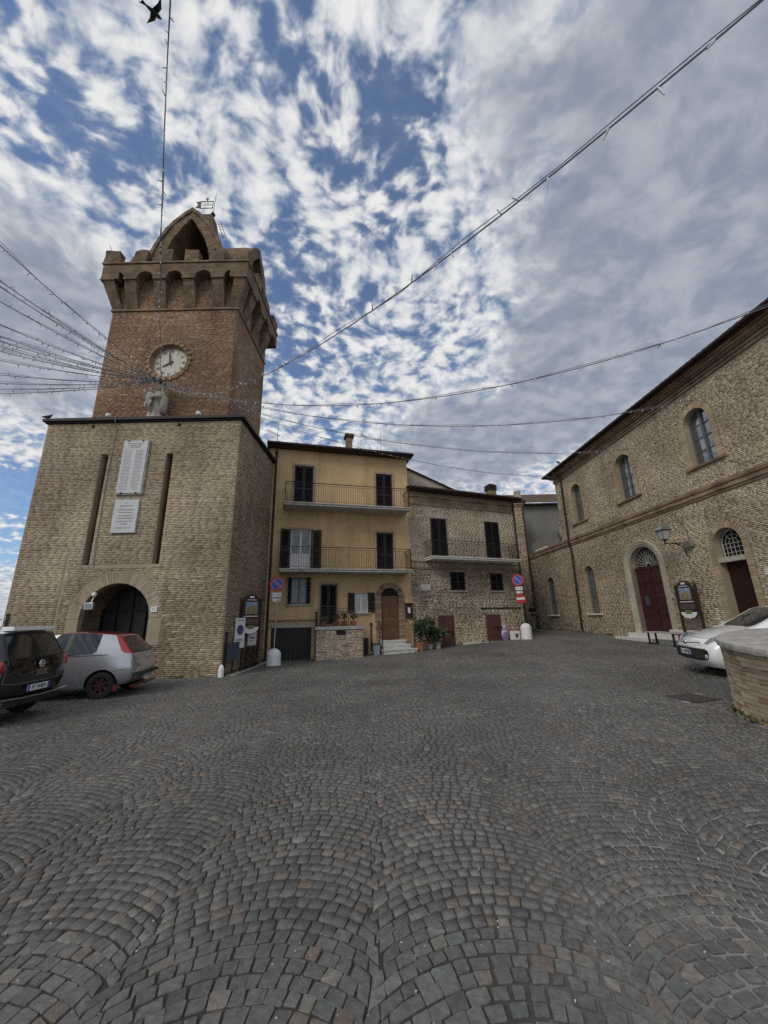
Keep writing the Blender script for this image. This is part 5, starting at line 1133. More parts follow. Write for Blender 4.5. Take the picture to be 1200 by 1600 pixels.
mb = MB(); pts = arch_pts(pd.u0, pd.u1, pd.z1 + .03, pd.rise - .03, 16); mb.add([(a, .27, b_) for a, b_ in pts], [tuple(range(len(pts)))]); mb.build('fanlight', M['dark_in'], portal, fix=False)
mb = MB(); gm = pmat('white_iron', (.36, .36, .34), .6, .1)
for i in range(13):
    a = pi * (i + .5) / 13; mb.tube([(c + .12 * cos(a), .20, pd.z1 + .05 + .10 * sin(a)), (c + (r - .03) * cos(a), .20, pd.z1 + .03 + (pd.rise - .05) * sin(a))], .011, 5)
    for k, rr in ((0, .42), (1, .62)):
        b0 = a - .09; pc = (c + r * rr * cos(b0), pd.z1 + .04 + (pd.rise) * rr * sin(b0)); mb.tube([(pc[0] + .05 * (1 + .5 * k) * cos(t_), .20, pc[1] + .05 * (1 + .5 * k) * sin(t_)) for t_ in np.linspace(0, 5.2, 8)], .008, 4)
for rr in (.16, .80, .97): mb.tube([(c + r * rr * cos(pi * i / 16), .20, pd.z1 + .04 + (pd.rise - .03) * rr * sin(pi * i / 16)) for i in range(17)], .010, 5)
mb.build('fanlight_grille', gm, portal)
pst = empty('portal_steps', (0, 0, 0), parent=HL)
MB().box(pd.u0 - .45, pd.u1 + .5, -.34, .25, .35, .82).build('step', M['white_stone'], pst); MB().box(pd.u0 - .85, pd.u1 + 1.0, -.72, -.342, .2, .66).build('step', M['white_stone'], pst)
# second doorway with barred lunette
dw = empty('side_doorway', (0, 0, 0), parent=HL); arch_ring(dw, sd_, .19, 20, .02)
MB().box(sd_.u0, sd_.u1, .02, .34, 3.20, 3.36).build('lintel', M['stone'], dw); MB().box(sd_.u0 + .002, sd_.u1 - .002, .28, .33, .4, 3.20).build('door', pmat('shaded_red_door', (.026, .006, .006), .5, var=.2), dw)  # door red darkened in its base colour for the deep shade of the doorway
mb = MB(); pts = arch_pts(sd_.u0, sd_.u1, 3.80, .5); mb.add([(sd_.u0, .32, 3.36), (sd_.u1, .32, 3.36)] + [(a, .32, b_) for a, b_ in pts], [tuple(range(len(pts) + 2))][0:1] if False else [tuple(range(2 + len(pts)))]); mb.build('lunette', M['dark_in'], dw, fix=False)
mb = MB(); cc = (sd_.u0 + sd_.u1) / 2
for i in range(7): x = sd_.u0 + .08 + i * .14; k = abs(x - cc) / .5; mb.cyl((x, .22, 3.37), (x, .22, 3.80), .011, n=6)
for z in (3.5, 3.66, 3.80): mb.box(sd_.u0 + .01, sd_.u1 - .01, .213, .227, z - .009, z + .009)
for rr in (.16, .29, .42): mb.tube([(cc + rr * cos(pi * i / 12), .22, 3.80 + rr * sin(pi * i / 12)) for i in range(13)], .010, 5)
mb.cyl((cc, .22, 3.8), (cc, .22, 4.29), .011, n=6)
for a in (.9, 2.24): mb.cyl((cc + .16 * cos(a), .22, 3.8 + .16 * sin(a)), (cc + .48 * cos(a), .22, 3.8 + .48 * sin(a)), .010, n=6)
mb.build('lunette_grille', gm, dw)
# small wall fittings
for (s_, z, lb) in ((3.55, 2.62, 'small cream tile on the hall wall left of the portal'), (6.72, 2.25, 'tiny cream tile right of the portal'), (10.55, 2.75, 'white house number tile right of the side doorway'), (-.95, 2.75, 'small cream plaque between the barred windows of the hall')):
    o_ = empty('wall_tile', hl(s_, 0, z), HA, lb, 'wall tile'); MB().box(-.10, .10, -.045, -.018, -.10, .10).build('tile', M['cream_plaster'] if s_ < 9 else M['white_stone'], o_)
    if s_ > 9: text_mesh('1', .13, 'number', M['ink_soft'], o_, (0, -.047, 0), (pi / 2, 0, 0))
# wrought bracket lamp
lp = empty('wall_lamp', hl(7.82, 0, 3.62), HA, 'black lantern on a scrolled wall bracket above the hall portal', 'street lamp'); lp.scale = (.78, .78, .78)
mb = MB(); mb.tube([(.0, -.02, 0), (0, -.03, .25), (0, -.15, .45), (0, -.35, .58), (0, -.62, .60)], .022, 7); mb.tube([(0, -.02, .62), (0, -.95, .62)], .018, 7); mb.tube([(0, -.62, .60), (0, -.72, .52), (0, -.66, .44), (0, -.56, .47), (0, -.55, .54)], .014, 6); mb.tube([(0, -.2, .60), (0, -.26, .52), (0, -.34, .50), (0, -.38, .56)], .014, 6)
mb.cyl((0, -.95, .56), (0, -.95, .76), .03, n=8); mb.build('bracket', M['iron'], lp)
def frus(mb, z0, r0, z1, r1, cx=0, cy=-.95): mb.hexa([(cx - r0, cy - r0, z0), (cx + r0, cy - r0, z0), (cx + r0, cy + r0, z0), (cx - r0, cy + r0, z0), (cx - r1, cy - r1, z1), (cx + r1, cy - r1, z1), (cx + r1, cy + r1, z1), (cx - r1, cy + r1, z1)])
mb = MB(); frus(mb, .80, .115, 1.22, .20); mb.build('lantern_glass', M['lamp_glass'], lp)
mb = MB()
for sx_ in (-1, 1):
    for sy_ in (-1, 1): mb.tube([(sx_ * .12, -.95 + sy_ * .12, .78), (sx_ * .208, -.95 + sy_ * .208, 1.24)], .013, 5)
frus(mb, .75, .09, .79, .13); frus(mb, 1.225, .25, 1.25, .25); mb.build('lantern_frame', M['iron'], lp)
mb = MB(); frus(mb, 1.252, .24, 1.45, .09); frus(mb, 1.451, .06, 1.53, .05); mb.build('lantern_roof', M['grey_metal'], lp)
jb = empty('junction_box', hl(8.08, 0, 4.02), HA, 'small grey electrical box beside the lamp bracket', 'box'); MB().box(-.16, .16, -.16, -.02, -.11, .11).build('case', M['grey_metal'], jb, bevel=.01); mb = MB(); mb.tube([(.02, -.06, .11), (.02, -.04, .5), (-.5, -.04, 1.35)], .009, 5); mb.build('cable', M['ink'], jb)
# information board on two posts in front of the hall
def info_board(loc, rz, label, sc=1.0):
    o = empty('information_board', loc, rz, label, 'sign'); o.scale = (sc, sc, sc)
    for x in (-.46, .46): MB().box(x - .035, x + .035, -.04, .03, 0, 1.95).build('post', M['board_brown'], o)
    pts = [(-.40, .95), (-.36, .80), (-.24, .69), (0, .64), (.24, .69), (.36, .80), (.40, .95), (.40, 1.72)] + [(.40 * cos(pi * i / 12), 1.72 + .36 * sin(pi * i / 12)) for i in range(1, 12)] + [(-.40, 1.72)]
    MB().ext(pts, -.06, -.02).build('board', M['board_brown'], o)
    MB().box(-.27, .27, -.066, -.061, 1.36, 1.80).build('picture', pmat('photo_print', (.22, .30, .42), .5, var=.35, vscale=5), o, bevel=0)
    pts = [(-.24, 1.37), (.25, 1.37), (.25, 1.45), (.20, 1.52), (.16, 1.66), (-.02, 1.70), (-.14, 1.60), (-.24, 1.58)]; MB().ext(pts, -.070, -.0665).build('printed_building', pmat('print_ochre', (.26, .20, .11), .6, var=.4, vscale=18), o)
    mb = MB(); mb.box(-.32, .32, -.066, -.061, 1.27, 1.30); mb.box(-.10, .10, -.066, -.061, 1.94, 2.01); lines(mb, -.20, .20, 1.87, .018, -.066, .03, .07); mb.build('lettering', M['sign_white'], o, kind='stuff')
    pts = [(-.38, .90), (-.34, .80), (-.23, .71), (0, .66), (.23, .71), (.34, .80), (.38, .90)]; MB().ext(pts, -.066, -.061).build('white_field', M['sign_white'], o)
    MB().box(-.15, .15, -.072, -.067, .84, .97).build('emblem', pmat('emblem_green', (.16, .20, .07), .6, var=.3, vscale=30), o); MB().box(-.33, .33, -.066, -.061, 1.02, 1.20).build('caption', pmat('caption_brown', (.10, .065, .055), .6), o)
    return o
info_board((*hl(7.80, -.35)[:2], hl(7.80, -.35)[2] + .30), HA, 'brown round topped information board on two posts before the hall', .93)
# benches and flyers by the wall
fb = empty('poster_rack', hl(7.55, -.16), HA, 'low white shelf with colourful flyers under the information board', 'rack'); MB().box(-1.0, 1.6, -.12, .05, .42, .50).build('shelf', M['white_stone'], fb)
for i in range(11):
    a = -.9 + i * .21; q = MB(); q.box(a, a + .17, -.135, -.122, .08 + .05 * (i % 2), .40 - .03 * (i % 3)); q.build('flyer', pmat('flyer', random.choice([(.35, .06, .09), (.12, .08, .32), (.5, .48, .46), (.08, .24, .33), (.30, .10, .28)]), .6, var=.4, vscale=25), fb)
bc = empty('bench', hl(7.0, -.95), HA, 'dark iron bench with pale plank seat beside the portal steps', 'bench'); 
for k in range(3): MB().box(-.65, .85, -.20 + k * .14, -.08 + k * .14, .43, .465).build('slat', M['concrete'], bc)
for x in (-.52, .70):
    mb = MB(); mb.box(x - .025, x + .025, -.18, .2, 0, .05); mb.box(x - .025, x + .025, -.16, -.11, .05, .43); mb.box(x - .025, x + .025, .12, .17, .05, .43); mb.build('leg', M['iron'], bc)

# terrace parapet over the low wing
tpar = empty('terrace_parapet', hl(-3.2, .15, 5.82), HA, 'weathered metal sheet parapet on the low wing of the hall', 'parapet')
for k in range(4): MB().hexa([(-2.3 + k * 1.13, 0, .05), (-1.2 + k * 1.13, 0, .05), (-1.2 + k * 1.13, .03, .05), (-2.3 + k * 1.13, .03, .05), (-2.3 + k * 1.13, 0, .72 + .06 * k), (-1.2 + k * 1.13, 0, .78 + .06 * k), (-1.2 + k * 1.13, .03, .78 + .06 * k), (-2.3 + k * 1.13, .03, .72 + .06 * k)]).build('sheet', M['grey_plaster'], tpar)
MB().box(2.0, 2.25, -.06, .2, 0, 1.12).build('end_pier', M['cream_plaster'], tpar); MB().box(1.94, 2.31, -.12, .26, 1.121, 1.20).build('pier_cap', M['cream_plaster'], tpar)
mb = MB(); leaf_tuft(mb, (2.2, -.05, .25), 50, .14, .3, GREENS); mb.build('weeds', M['leaf'], tpar, fix=False)
mb = MB(); mb.lathe([(.0, 0), (.5, .0), (.52, .8), (.44, .95), (.0, 1.0)], (-1.9, .7, .0), 18); mb.build('water_tank', M['terracotta'], tpar, smooth=False)
mb = MB(); mb.box(-1.3, .4, -.22, -.16, .02, .10); mb.build('white_pipe', M['white_paint'], tpar)
# tall brick stack and house closing the lane
AN = empty('corner_house', (9.55, 27.6, 0), 0, 'narrow brick house end with tall pilaster at the head of the lane', 'house')
mb = MB(); mb.box(-1.6, .85, 0, 3, -.3, 9.55); mb.build('wall', M['mortar'], AN)
anp = pick(pal_hi, [2, 3, 1.5, 3, 2.5])
brickwork('brickwork', [brick_geom((0, 0, 0), (1, 0, 0), (0, -1, 0), -1.6, .85, .2, 9.5, [], anp, course=.08, blen=.26, proud=(0, .024), jit=.009, gap=.016, rough=1),
                        brick_geom((0, -.30, 0), (1, 0, 0), (0, -1, 0), -.15, .62, .4, 9.3, [], anp, course=.07, blen=.26), brick_geom((.62, -.30, 0), (0, 1, 0), (1, 0, 0), 0, .30, .4, 9.3, [], pick(red, [3, 3, 2, 2, 1, 1]), course=.07, blen=.26)], AN)
mb = MB(); mb.box(-.149, .619, -.299, .0, .3, 9.32); mb.build('pilaster', M['mortar'], AN)
for k in range(3): MB().box(-.20 - .04 * k, .67 + .04 * k, -.35 - .04 * k, .05, 9.325 + .09 * k, 9.405 + .09 * k).build('pilaster_cap', M['brick_far'], AN)
downpipe(AN, .74, .6, 9.6, M['red_pipe'], r=.065, y=-.09)
MB().box(-1.8, 1.0, -.35, 3.2, 9.68, 9.76).build('eave', M['copper_brown'], AN); tile_roof(AN, -1.7, .9, -.35, 9.80, 2.6, 10.5, M['roof_tile'])
MB().box(.45, .85, .2, .6, 9.77, 10.75).build('chimney', M['cream_plaster'], AN)
GH = empty('grey_house', (10.3, 30.7, 0), 0, 'grey plastered house with tiled roof above the hall terrace', 'house')
MB().box(.1, 7, 0, 6, -.3, 10.35).build('wall', M['grey_plaster'], GH); MB().box(0, 7.2, -.45, 6, 10.351, 10.45).build('eave', M['copper_brown'], GH); tile_roof(GH, .0, 7.0, -.45, 10.5, 4.5, 12.7, M['roof_tile'])
# ================================================================ CARS
FR = [-1, -.84, -.42, 0, .42, .84, 1]
def car_shell(parent, X, Z, Wd, matfn, mats, names, wheels, wr, crown=.035, bulge=.06, sub=2, crease=None):
    """box-topology cage (stations x columns x rows) -> subdivided shell, wheel arches cut, split into one object per material name"""
    nx, nk, nj = len(X), len(X[0]), len(FR); idx = {}; V = []
    def P_(i, j, k):
        f = FR[j]; x, z, y = X[i][k], Z[i][k], f * Wd[i][k]
        if k == nk - 1: z += crown * (1 - f * f)
        if i == 0: x -= bulge * (1 - f * f) * (1 if k < nk - 1 else .6)
        if i == nx - 1: x += bulge * 1.6 * (1 - f * f)
        return (x, y, z)
    def vid(i, j, k):
        if (i, j, k) not in idx: idx[(i, j, k)] = len(V); V.append(P_(i, j, k))
        return idx[(i, j, k)]
    F, MI = [], []
    for i in (0, nx - 1):
        for j in range(nj - 1):
            for k in range(nk - 1):
                q = [vid(i, j, k), vid(i, j + 1, k), vid(i, j + 1, k + 1), vid(i, j, k + 1)]; F.append(q if i else q[::-1]); MI.append(matfn('rear' if i == 0 else 'front', i, j, k))
    for j in (0, nj - 1):
        for i in range(nx - 1):
            for k in range(nk - 1):
                q = [vid(i, j, k), vid(i + 1, j, k), vid(i + 1, j, k + 1), vid(i, j, k + 1)]; F.append(q if j == 0 else q[::-1]); MI.append(matfn('side', i, j, k))
    for k in (0, nk - 1):
        for i in range(nx - 1):
            for j in range(nj - 1):
                q = [vid(i, j, k), vid(i + 1, j, k), vid(i + 1, j + 1, k), vid(i, j + 1, k)]; F.append(q if k else q[::-1]); MI.append(matfn('top' if k else 'bottom', i, j, k))
    me = bpy.data.meshes.new('shell'); me.from_pydata(V, [], F)
    for m_ in mats: me.materials.append(m_)
    me.polygons.foreach_set('material_index', MI); me.update()
    ed = {}
    for f, m_ in zip(F, MI):
        for a in range(4): ed.setdefault(tuple(sorted((f[a], f[(a + 1) % 4]))), []).append(m_)
    ca = me.attributes.new('crease_edge', 'FLOAT', 'EDGE')
    for e in me.edges:
        ms = ed[tuple(sorted(e.vertices))]; ca.data[e.index].value = .55 if len(set(ms)) > 1 else .12
    o = bpy.data.objects.new('shell', me); COL.objects.link(o); ss = o.modifiers.new('s', 'SUBSURF'); ss.levels = sub; ss.render_levels = sub
    cm = MB()
    cuts = []
    for (wx, wy) in wheels:
        cmb = MB(); s_ = 1 if wy > 0 else -1; cmb.cyl((wx, s_ * (abs(wy) - .20), wr + .01), (wx, s_ * (abs(wy) + .30), wr + .01), wr + .055, n=28)
        co = cmb.build('cut', mats[-1]); cuts.append(co); bo = o.modifiers.new('b', 'BOOLEAN'); bo.object = co; bo.operation = 'DIFFERENCE'; bo.solver = 'EXACT'
        bo.material_mode = 'TRANSFER' if hasattr(bo, 'material_mode') else 'INDEX'
    dg = bpy.context.evaluated_depsgraph_get(); ev = bpy.data.meshes.new_from_object(o.evaluated_get(dg)); emats = [m_ for m_ in ev.materials]
    co_ = np.empty(len(ev.vertices) * 3); ev.vertices.foreach_get('co', co_); co_ = co_.reshape(-1, 3)
    groups = {}
    for p in ev.polygons:
        m_ = emats[p.material_index] if p.material_index < len(emats) else mats[-1]; groups.setdefault(mats.index(m_) if m_ in mats else len(mats) - 1, []).append(tuple(p.vertices))
    bpy.data.objects.remove(o)
    for c in cuts: bpy.data.objects.remove(c)
    from mathutils.bvhtree import BVHTree
    bvh = BVHTree.FromPolygons([Vector(c) for c in co_], [tuple(p.vertices) for p in ev.polygons])
    for mi, fs in groups.items():
        used = sorted({v for f in fs for v in f}); mp = {v: k for k, v in enumerate(used)}
        # separate left and right pieces of one kind where the part is a pair (lights, side windows)
        mb = MB(); mb.add([tuple(co_[v]) for v in used], [tuple(mp[v] for v in f) for f in fs])
        if names[mi] in PAIRED:
            comp = islands(mb.f, len(mb.v))
            for ci in comp:
                u = sorted({v for f in ci for v in f}); m2 = {v: k for k, v in enumerate(u)}; q = MB(); q.add([mb.v[v] for v in u], [tuple(m2[v] for v in f) for f in ci]); ob = q.build(names[mi], mats[mi], parent, fix=False); smooth_by_angle(ob, 38)
        else: ob = mb.build(names[mi], mats[mi], parent, fix=False); smooth_by_angle(ob, 38)
    return bvh
def seam(parent, bvh, pts, view, name='panel_gap', r=.0045, mat=None, steps=10):
    """dark shut line pressed onto the shell: pts (a,b) in (x,z) for the sides, (y,z) for the ends"""
    out = []
    for (a0, b0), (a1, b1) in zip(pts[:-1], pts[1:]):
        for i in range(steps):
            t_ = i / steps; a, b_ = a0 + (a1 - a0) * t_, b0 + (b1 - b0) * t_
            o_, d_ = {'left': ((a, 2, b_), (0, -1, 0)), 'right': ((a, -2, b_), (0, 1, 0)), 'rear': ((-2, a, b_), (1, 0, 0)), 'front': ((6, a, b_), (-1, 0, 0)), 'top': ((a, b_, 4), (0, 0, -1))}[view]
            h = bvh.ray_cast(Vector(o_), Vector(d_))
            if h[0] is not None: out.append(h[0])
    if len(out) > 2: MB().tube(out, r, 4).build(name, mat or M['tyre'], parent)
PAIRED = {'side_window', 'tail_light', 'headlight', 'wheel_arch'}
def islands(faces, nv):
    par = list(range(nv))
    def fd_(a):
        while par[a] != a: par[a] = par[par[a]]; a = par[a]
        return a
    for f in faces:
        for a in f[1:]: par[fd_(a)] = fd_(f[0])
    g = {}
    for f in faces: g.setdefault(fd_(f[0]), []).append(f)
    return list(g.values())
def wheel(parent, x, y, r, rimmat, wd=.19, spokes=7):
    w_ = empty('wheel', (x, y, r), parent=parent); s_ = 1 if y > 0 else -1; mb = MB()
    prof = [(r * .68, -wd / 2), (r * .95, -wd / 2), (r, -wd / 2 + .03), (r, wd / 2 - .03), (r * .95, wd / 2), (r * .68, wd / 2)]; n = 32
    vs_ = [(q * cos(2 * pi * k / n), t_, q * sin(2 * pi * k / n)) for q, t_ in prof for k in range(n)]; mb.add(vs_, [(i * n + k, i * n + (k + 1) % n, (i + 1) * n + (k + 1) % n, (i + 1) * n + k) for i in range(5) for k in range(n)]); smooth_by_angle(mb.build('tyre', M['tyre'], w_), 50)
    mb = MB(); yo = s_ * wd * .36; mb.disc((0, yo - s_ * .05, 0), r * .66, 'y', n); mb.build('hub', M['tyre'], w_); mb = MB()
    for k in range(spokes):
        a = 2 * pi * k / spokes; c_, n_ = cos(a), sin(a); t_ = .028
        mb.hexa([(c_ * .05 - n_ * t_, yo, n_ * .05 + c_ * t_), (c_ * r * .64 - n_ * t_, yo, n_ * r * .64 + c_ * t_), (c_ * r * .64 + n_ * t_, yo, n_ * r * .64 - c_ * t_), (c_ * .05 + n_ * t_, yo, n_ * .05 - c_ * t_)] + [(c_ * .05 - n_ * t_, yo - s_ * .03, n_ * .05 + c_ * t_), (c_ * r * .64 - n_ * t_, yo - s_ * .03, n_ * r * .64 + c_ * t_), (c_ * r * .64 + n_ * t_, yo - s_ * .03, n_ * r * .64 - c_ * t_), (c_ * .05 + n_ * t_, yo - s_ * .03, n_ * .05 - c_ * t_)])
    vs_ = [(q * cos(2 * pi * k / n), t_, q * sin(2 * pi * k / n)) for q, t_ in ((r * .60, yo), (r * .69, yo + s_ * .01)) for k in range(n)]; mb.add(vs_, [(k, (k + 1) % n, n + (k + 1) % n, n + k) for k in range(n)])
    mb.disc((0, yo + s_ * .004, 0), .06, 'y', 16); mb.build('rim', rimmat, w_)
def plate(parent, x, z, txt, face=-1, wd=.52, tilt=0.0, y=0.0):
    o = empty('number_plate', (x, y, z), 0 if face > 0 else pi, parent=parent)      # local +x is outwards
    MB().box(-.012, 0, -wd / 2, wd / 2, -.055, .055).build('plate', M['sign_white'], o)
    for s_ in (-1, 1): MB().box(.0005, .003, s_ * wd / 2 - (.045 if s_ > 0 else 0), s_ * wd / 2 + (0 if s_ > 0 else .045), -.055, .055).build('blue_band', M['sign_blue'], o)
    text_mesh(txt, .105, 'lettering', M['ink'], o, (.004, 0, 0), (pi / 2, 0, pi / 2), sx=.86); return o
def paint(name, col, metal=0.0, rough=.22): return pmat(name, col, rough, metal, var=0, coat=1.0, spec=.5)
hatchX = [[.16, .05, .02, .13, .46], [.34, .26, .22, .30, .56], [.72, .72, .72, .84, .86], [1.08, 1.08, 1.08, 1.12, 1.12], [1.42, 1.42, 1.42, 1.46, 1.44], [1.52, 1.52, 1.52, 1.56, 1.52], [2.0, 2.0, 2.0, 2.05, 1.8], [2.5, 2.5, 2.5, 2.62, 2.02], [2.85, 2.85, 2.85, 2.88, 2.82], [3.45, 3.45, 3.45, 3.42, 3.38], [3.68, 3.78, 3.80, 3.70, 3.62]]
hatchZ = [[.30, .40, .68, .98, 1.36], [.27, .38, .68, .985, 1.42], [.24, .36, .68, .99, 1.45], [.20, .33, .67, .985, 1.475], [.20, .32, .66, .965, 1.485], [.20, .32, .66, .96, 1.485], [.20, .32, .65, .945, 1.47], [.20, .32, .64, .93, 1.42], [.20, .32, .63, .91, .98], [.22, .34, .60, .80, .86], [.24, .36, .54, .70, .76]]
hatchW = [[.64, .74, .78, .72, .53], [.71, .80, .825, .77, .585], [.74, .82, .835, .79, .60], [.76, .825, .84, .805, .625], [.76, .825, .84, .81, .635], [.76, .825, .84, .81, .635], [.76, .825, .84, .81, .635], [.76, .825, .84, .80, .62], [.76, .82, .835, .78, .68], [.74, .80, .82, .72, .60], [.60, .70, .72, .64, .50]]
# ---- silver hatchback with red roof and red trim, rear three-quarter
def rz_of(phi): return radians(90 - phi)          # phi: heading clockwise from +Y ; local +x is forward
def put_car(name, label, phi, rear, z, sc=1.0):
    o = empty(name, (rear[0], rear[1], z), rz_of(phi), label, 'car'); o.scale = (sc, sc, sc); return o
PH = -101
pu = put_car('parked_car', 'silver hatchback with faded red roof and tall red tail lights by the tower', PH, (-6.25, 10.62), 0.0)
silver, redp = paint('silver_paint', (.46, .47, .49), .55, .22), paint('red_paint', (.20, .018, .026), .0, .24)
mats = [silver, M['car_glass'], redp, pmat('tail_red', (.38, .012, .015), .15, var=.15, vscale=14, coat=.8), M['black_plastic'], silver, M['black_plastic']]; names = ['body', 'side_window', 'roof', 'tail_light', 'trim', 'body', 'wheel_arch']
def mf(face, i, j, k):
    if face == 'rear':
        if k == 3: return 3 if j in (0, 5) else 7
        return 0
    if face == 'side':
        if k == 3 and i in (2, 3, 5, 6): return 1
        if k == 3 and i == 4: return 4
        if k == 3 and i == 0: return 3
        return 0
    if face == 'top':
        if i < 7: return 2
        if i == 7: return 8 if 0 < j < 5 else 4
        return 0
    return 4
mats = mats[:6] + [M['black_plastic']]; mats = [silver, M['car_glass'], redp, mats[3], pmat('pillar_black', (.015, .015, .016), .3, var=0), pmat('rear_glass', (.02, .022, .024), .05, var=0, coat=.6), pmat('windscreen_glass', (.03, .035, .04), .04, var=0, coat=.6), M['black_plastic']]; names = ['body', 'side_window', 'roof', 'tail_light', 'pillar', 'rear_window', 'windscreen', 'wheel_arch']
remap = {7: 5, 8: 6}
bv = car_shell(pu, hatchX, hatchZ, hatchW, lambda *a: remap.get(mf(*a), mf(*a)), mats, names, [(.66, .78), (.66, -.78), (3.10, .78), (3.10, -.78)], .29)
rim_red = pmat('rim_red', (.05, .012, .013), .6, var=.3)
for x in (.66, 3.10):
    for y in (-.735, .735): wheel(pu, x, y, .29, rim_red)
mb = MB(); mb.hexa([(-.07, -.68, .45), (-.07, .68, .45), (.02, .72, .45), (.02, -.72, .45), (-.07, -.68, .52), (-.07, .68, .52), (.02, .72, .52), (.02, -.72, .52)]); mb.build('bumper_strip', M['black_plastic'], pu)
mb = MB(); mb.hexa([(-.02, -.62, .20), (-.02, .62, .20), (.1, .62, .20), (.1, -.62, .20), (-.055, -.66, .27), (-.055, .66, .27), (.06, .66, .27), (.06, -.66, .27)]); mb.build('rear_lip', redp, pu)
plate(pu, -.055, .40, 'FB 126DR', -1, y=.0)
mb = MB(); mb.tube([(.20, -.02, 1.02), (.19, .25, 1.06), (.20, .40, 1.09)], .012, 6); mb.build('rear_wiper', M['black_plastic'], pu)
mb = MB(); ball(mb, (0, 0, 0), .045, .35, 1, 1); mb.build('badge', M['chrome'], pu, loc=(-.005, 0, .86)); text_mesh('Punto', .07, 'model_script', M['chrome'], pu, (.012, .45, .76), (pi / 2, 0, -pi / 2))
for s_ in (1, -1):
    mb = MB(); mb.box(.16, .32, .0, .012, -.1, .04); mb.build('mudflap', redp, pu, loc=(.13, s_ * .80, .26))
    mb = MB(); mb.box(0, .17, 0, .02, 0, .035); mb.build('door_handle', silver, pu, loc=(1.62, s_ * .835 - .01, .84), bevel=.005)
    mb = MB(); mb.box(-.08, .10, 0, .16, -.06, .07); mb.build('wing_mirror', silver, pu, loc=(2.42, s_ * .90 - .08, 1.0), bevel=.02)
for sd in ('left', 'right'):
    seam(pu, bv, [(1.52, .94), (1.50, .60), (1.56, .34), (2.50, .34), (2.62, .60), (2.66, .90)], sd); seam(pu, bv, [(.18, .62), (.40, .60), (.52, .56)], sd)
    seam(pu, bv, [(.62, .965), (1.45, .955), (2.5, .925)], sd, 'waist_trim', .008); seam(pu, bv, [(1.0, .22), (2.75, .22)], sd, 'sill_trim', .012)
seam(pu, bv, [(-.66, .96), (-.70, .62), (-.45, .58), (.45, .58), (.70, .62), (.66, .96)], 'rear'); seam(pu, bv, [(-.50, 1.34), (-.60, 1.0), (0, .985), (.60, 1.0), (.50, 1.34), (0, 1.375), (-.50, 1.34)], 'rear', 'window_seal', .009)
# ---- black compact MPV with white roof, rear view at the left edge
bk = put_car('parked_car', 'black people carrier with white roof seen from behind at the left edge', -95, (-6.70, 7.86), 0.0)
blackp, whitep = paint('black_paint', (.010, .010, .013), .2, .15), paint('white_paint_car', (.86, .86, .86), 0, .2)
mX = [[.18, .06, .0, .06, .30], [.6, .58, .56, .58, .55], [1.1, 1.1, 1.1, 1.1, 1.1], [1.5, 1.5, 1.5, 1.5, 1.5], [1.62, 1.62, 1.62, 1.62, 1.62], [2.2, 2.2, 2.2, 2.2, 2.15], [2.8, 2.8, 2.8, 2.95, 2.35], [3.1, 3.1, 3.1, 3.25, 3.2], [3.75, 3.75, 3.75, 3.72, 3.66], [4.0, 4.1, 4.12, 4.02, 3.95]]
mZ = [[.34, .48, .82, 1.10, 1.56], [.26, .42, .80, 1.10, 1.63], [.22, .38, .78, 1.09, 1.66], [.22, .36, .76, 1.08, 1.67], [.22, .36, .76, 1.08, 1.67], [.22, .36, .76, 1.07, 1.66], [.22, .36, .74, 1.05, 1.62], [.22, .36, .72, 1.02, 1.08], [.24, .38, .68, .92, .98], [.28, .42, .60, .78, .84]]
mW = [[.70, .82, .86, .80, .64], [.78, .88, .89, .85, .70], [.80, .88, .89, .86, .72]] + [[.80, .88, .89, .86, .73]] * 4 + [[.80, .88, .88, .84, .74], [.78, .86, .86, .78, .66], [.62, .74, .76, .68, .54]]
matsb = [blackp, M['car_glass'], whitep, mats[3], mats[4], mats[5], mats[6], M['black_plastic']]
def mfb(face, i, j, k):
    if face == 'rear': return 5 if k == 3 and j not in (0, 5) else (1 if k == 3 else 0)
    if face == 'side':
        if k == 3 and i in (0, 1, 2, 4, 5): return 1
        return 4 if k == 3 and i == 3 else 0
    if face == 'top': return 2 if i < 6 else (6 if i == 6 and 0 < j < 5 else 0)
    return 7
bvb = car_shell(bk, mX, mZ, mW, mfb, matsb, names, [(.78, .84), (.78, -.84), (3.38, .84), (3.38, -.84)], .32)
for x in (.78, 3.38):
    for y in (-.79, .79): wheel(bk, x, y, .32, M['grey_metal'])
for s_ in (-1, 1):
    mb = MB(); ball(mb, (0, 0, 0), .085, .55, .8, 1.35); mb.build('tail_light', mats[3], bk, smooth=True, loc=(.055, s_ * .775, .98))
    mb = MB(); mb.box(-.08, .10, 0, .2, -.07, .09); mb.build('wing_mirror', blackp, bk, loc=(2.75, s_ * .98 - .1, 1.12), bevel=.02)
plate(bk, -.075, .58, 'FF 344JM', -1)
mb = MB(); mb.lathe([(.0, .012), (.06, .012), (.07, .02), (.075, .01), (.075, 0)], (0, 0, 0), 24); o_ = mb.build('badge', M['chrome'], bk, smooth=True, loc=(-.05, 0, .98)); o_.rotation_euler = (0, radians(-90), 0)
text_mesh('500L', .15, 'model_script', M['chrome'], bk, (-.058, -.03, .83), (pi / 2, 0, -pi / 2), ext=.004)
mb = MB(); mb.tube([(-.045, -.80, .46), (-.085, -.4, .44), (-.10, 0, .435), (-.085, .4, .44), (-.045, .80, .46)], .014, 6); mb.build('chrome_strip', M['chrome'], bk)
mb = MB(); mb.box(.04, .25, -.52, .52, 1.60, 1.672); mb.build('roof_spoiler', whitep, bk, loc=(.14, 0, .0), bevel=.01)
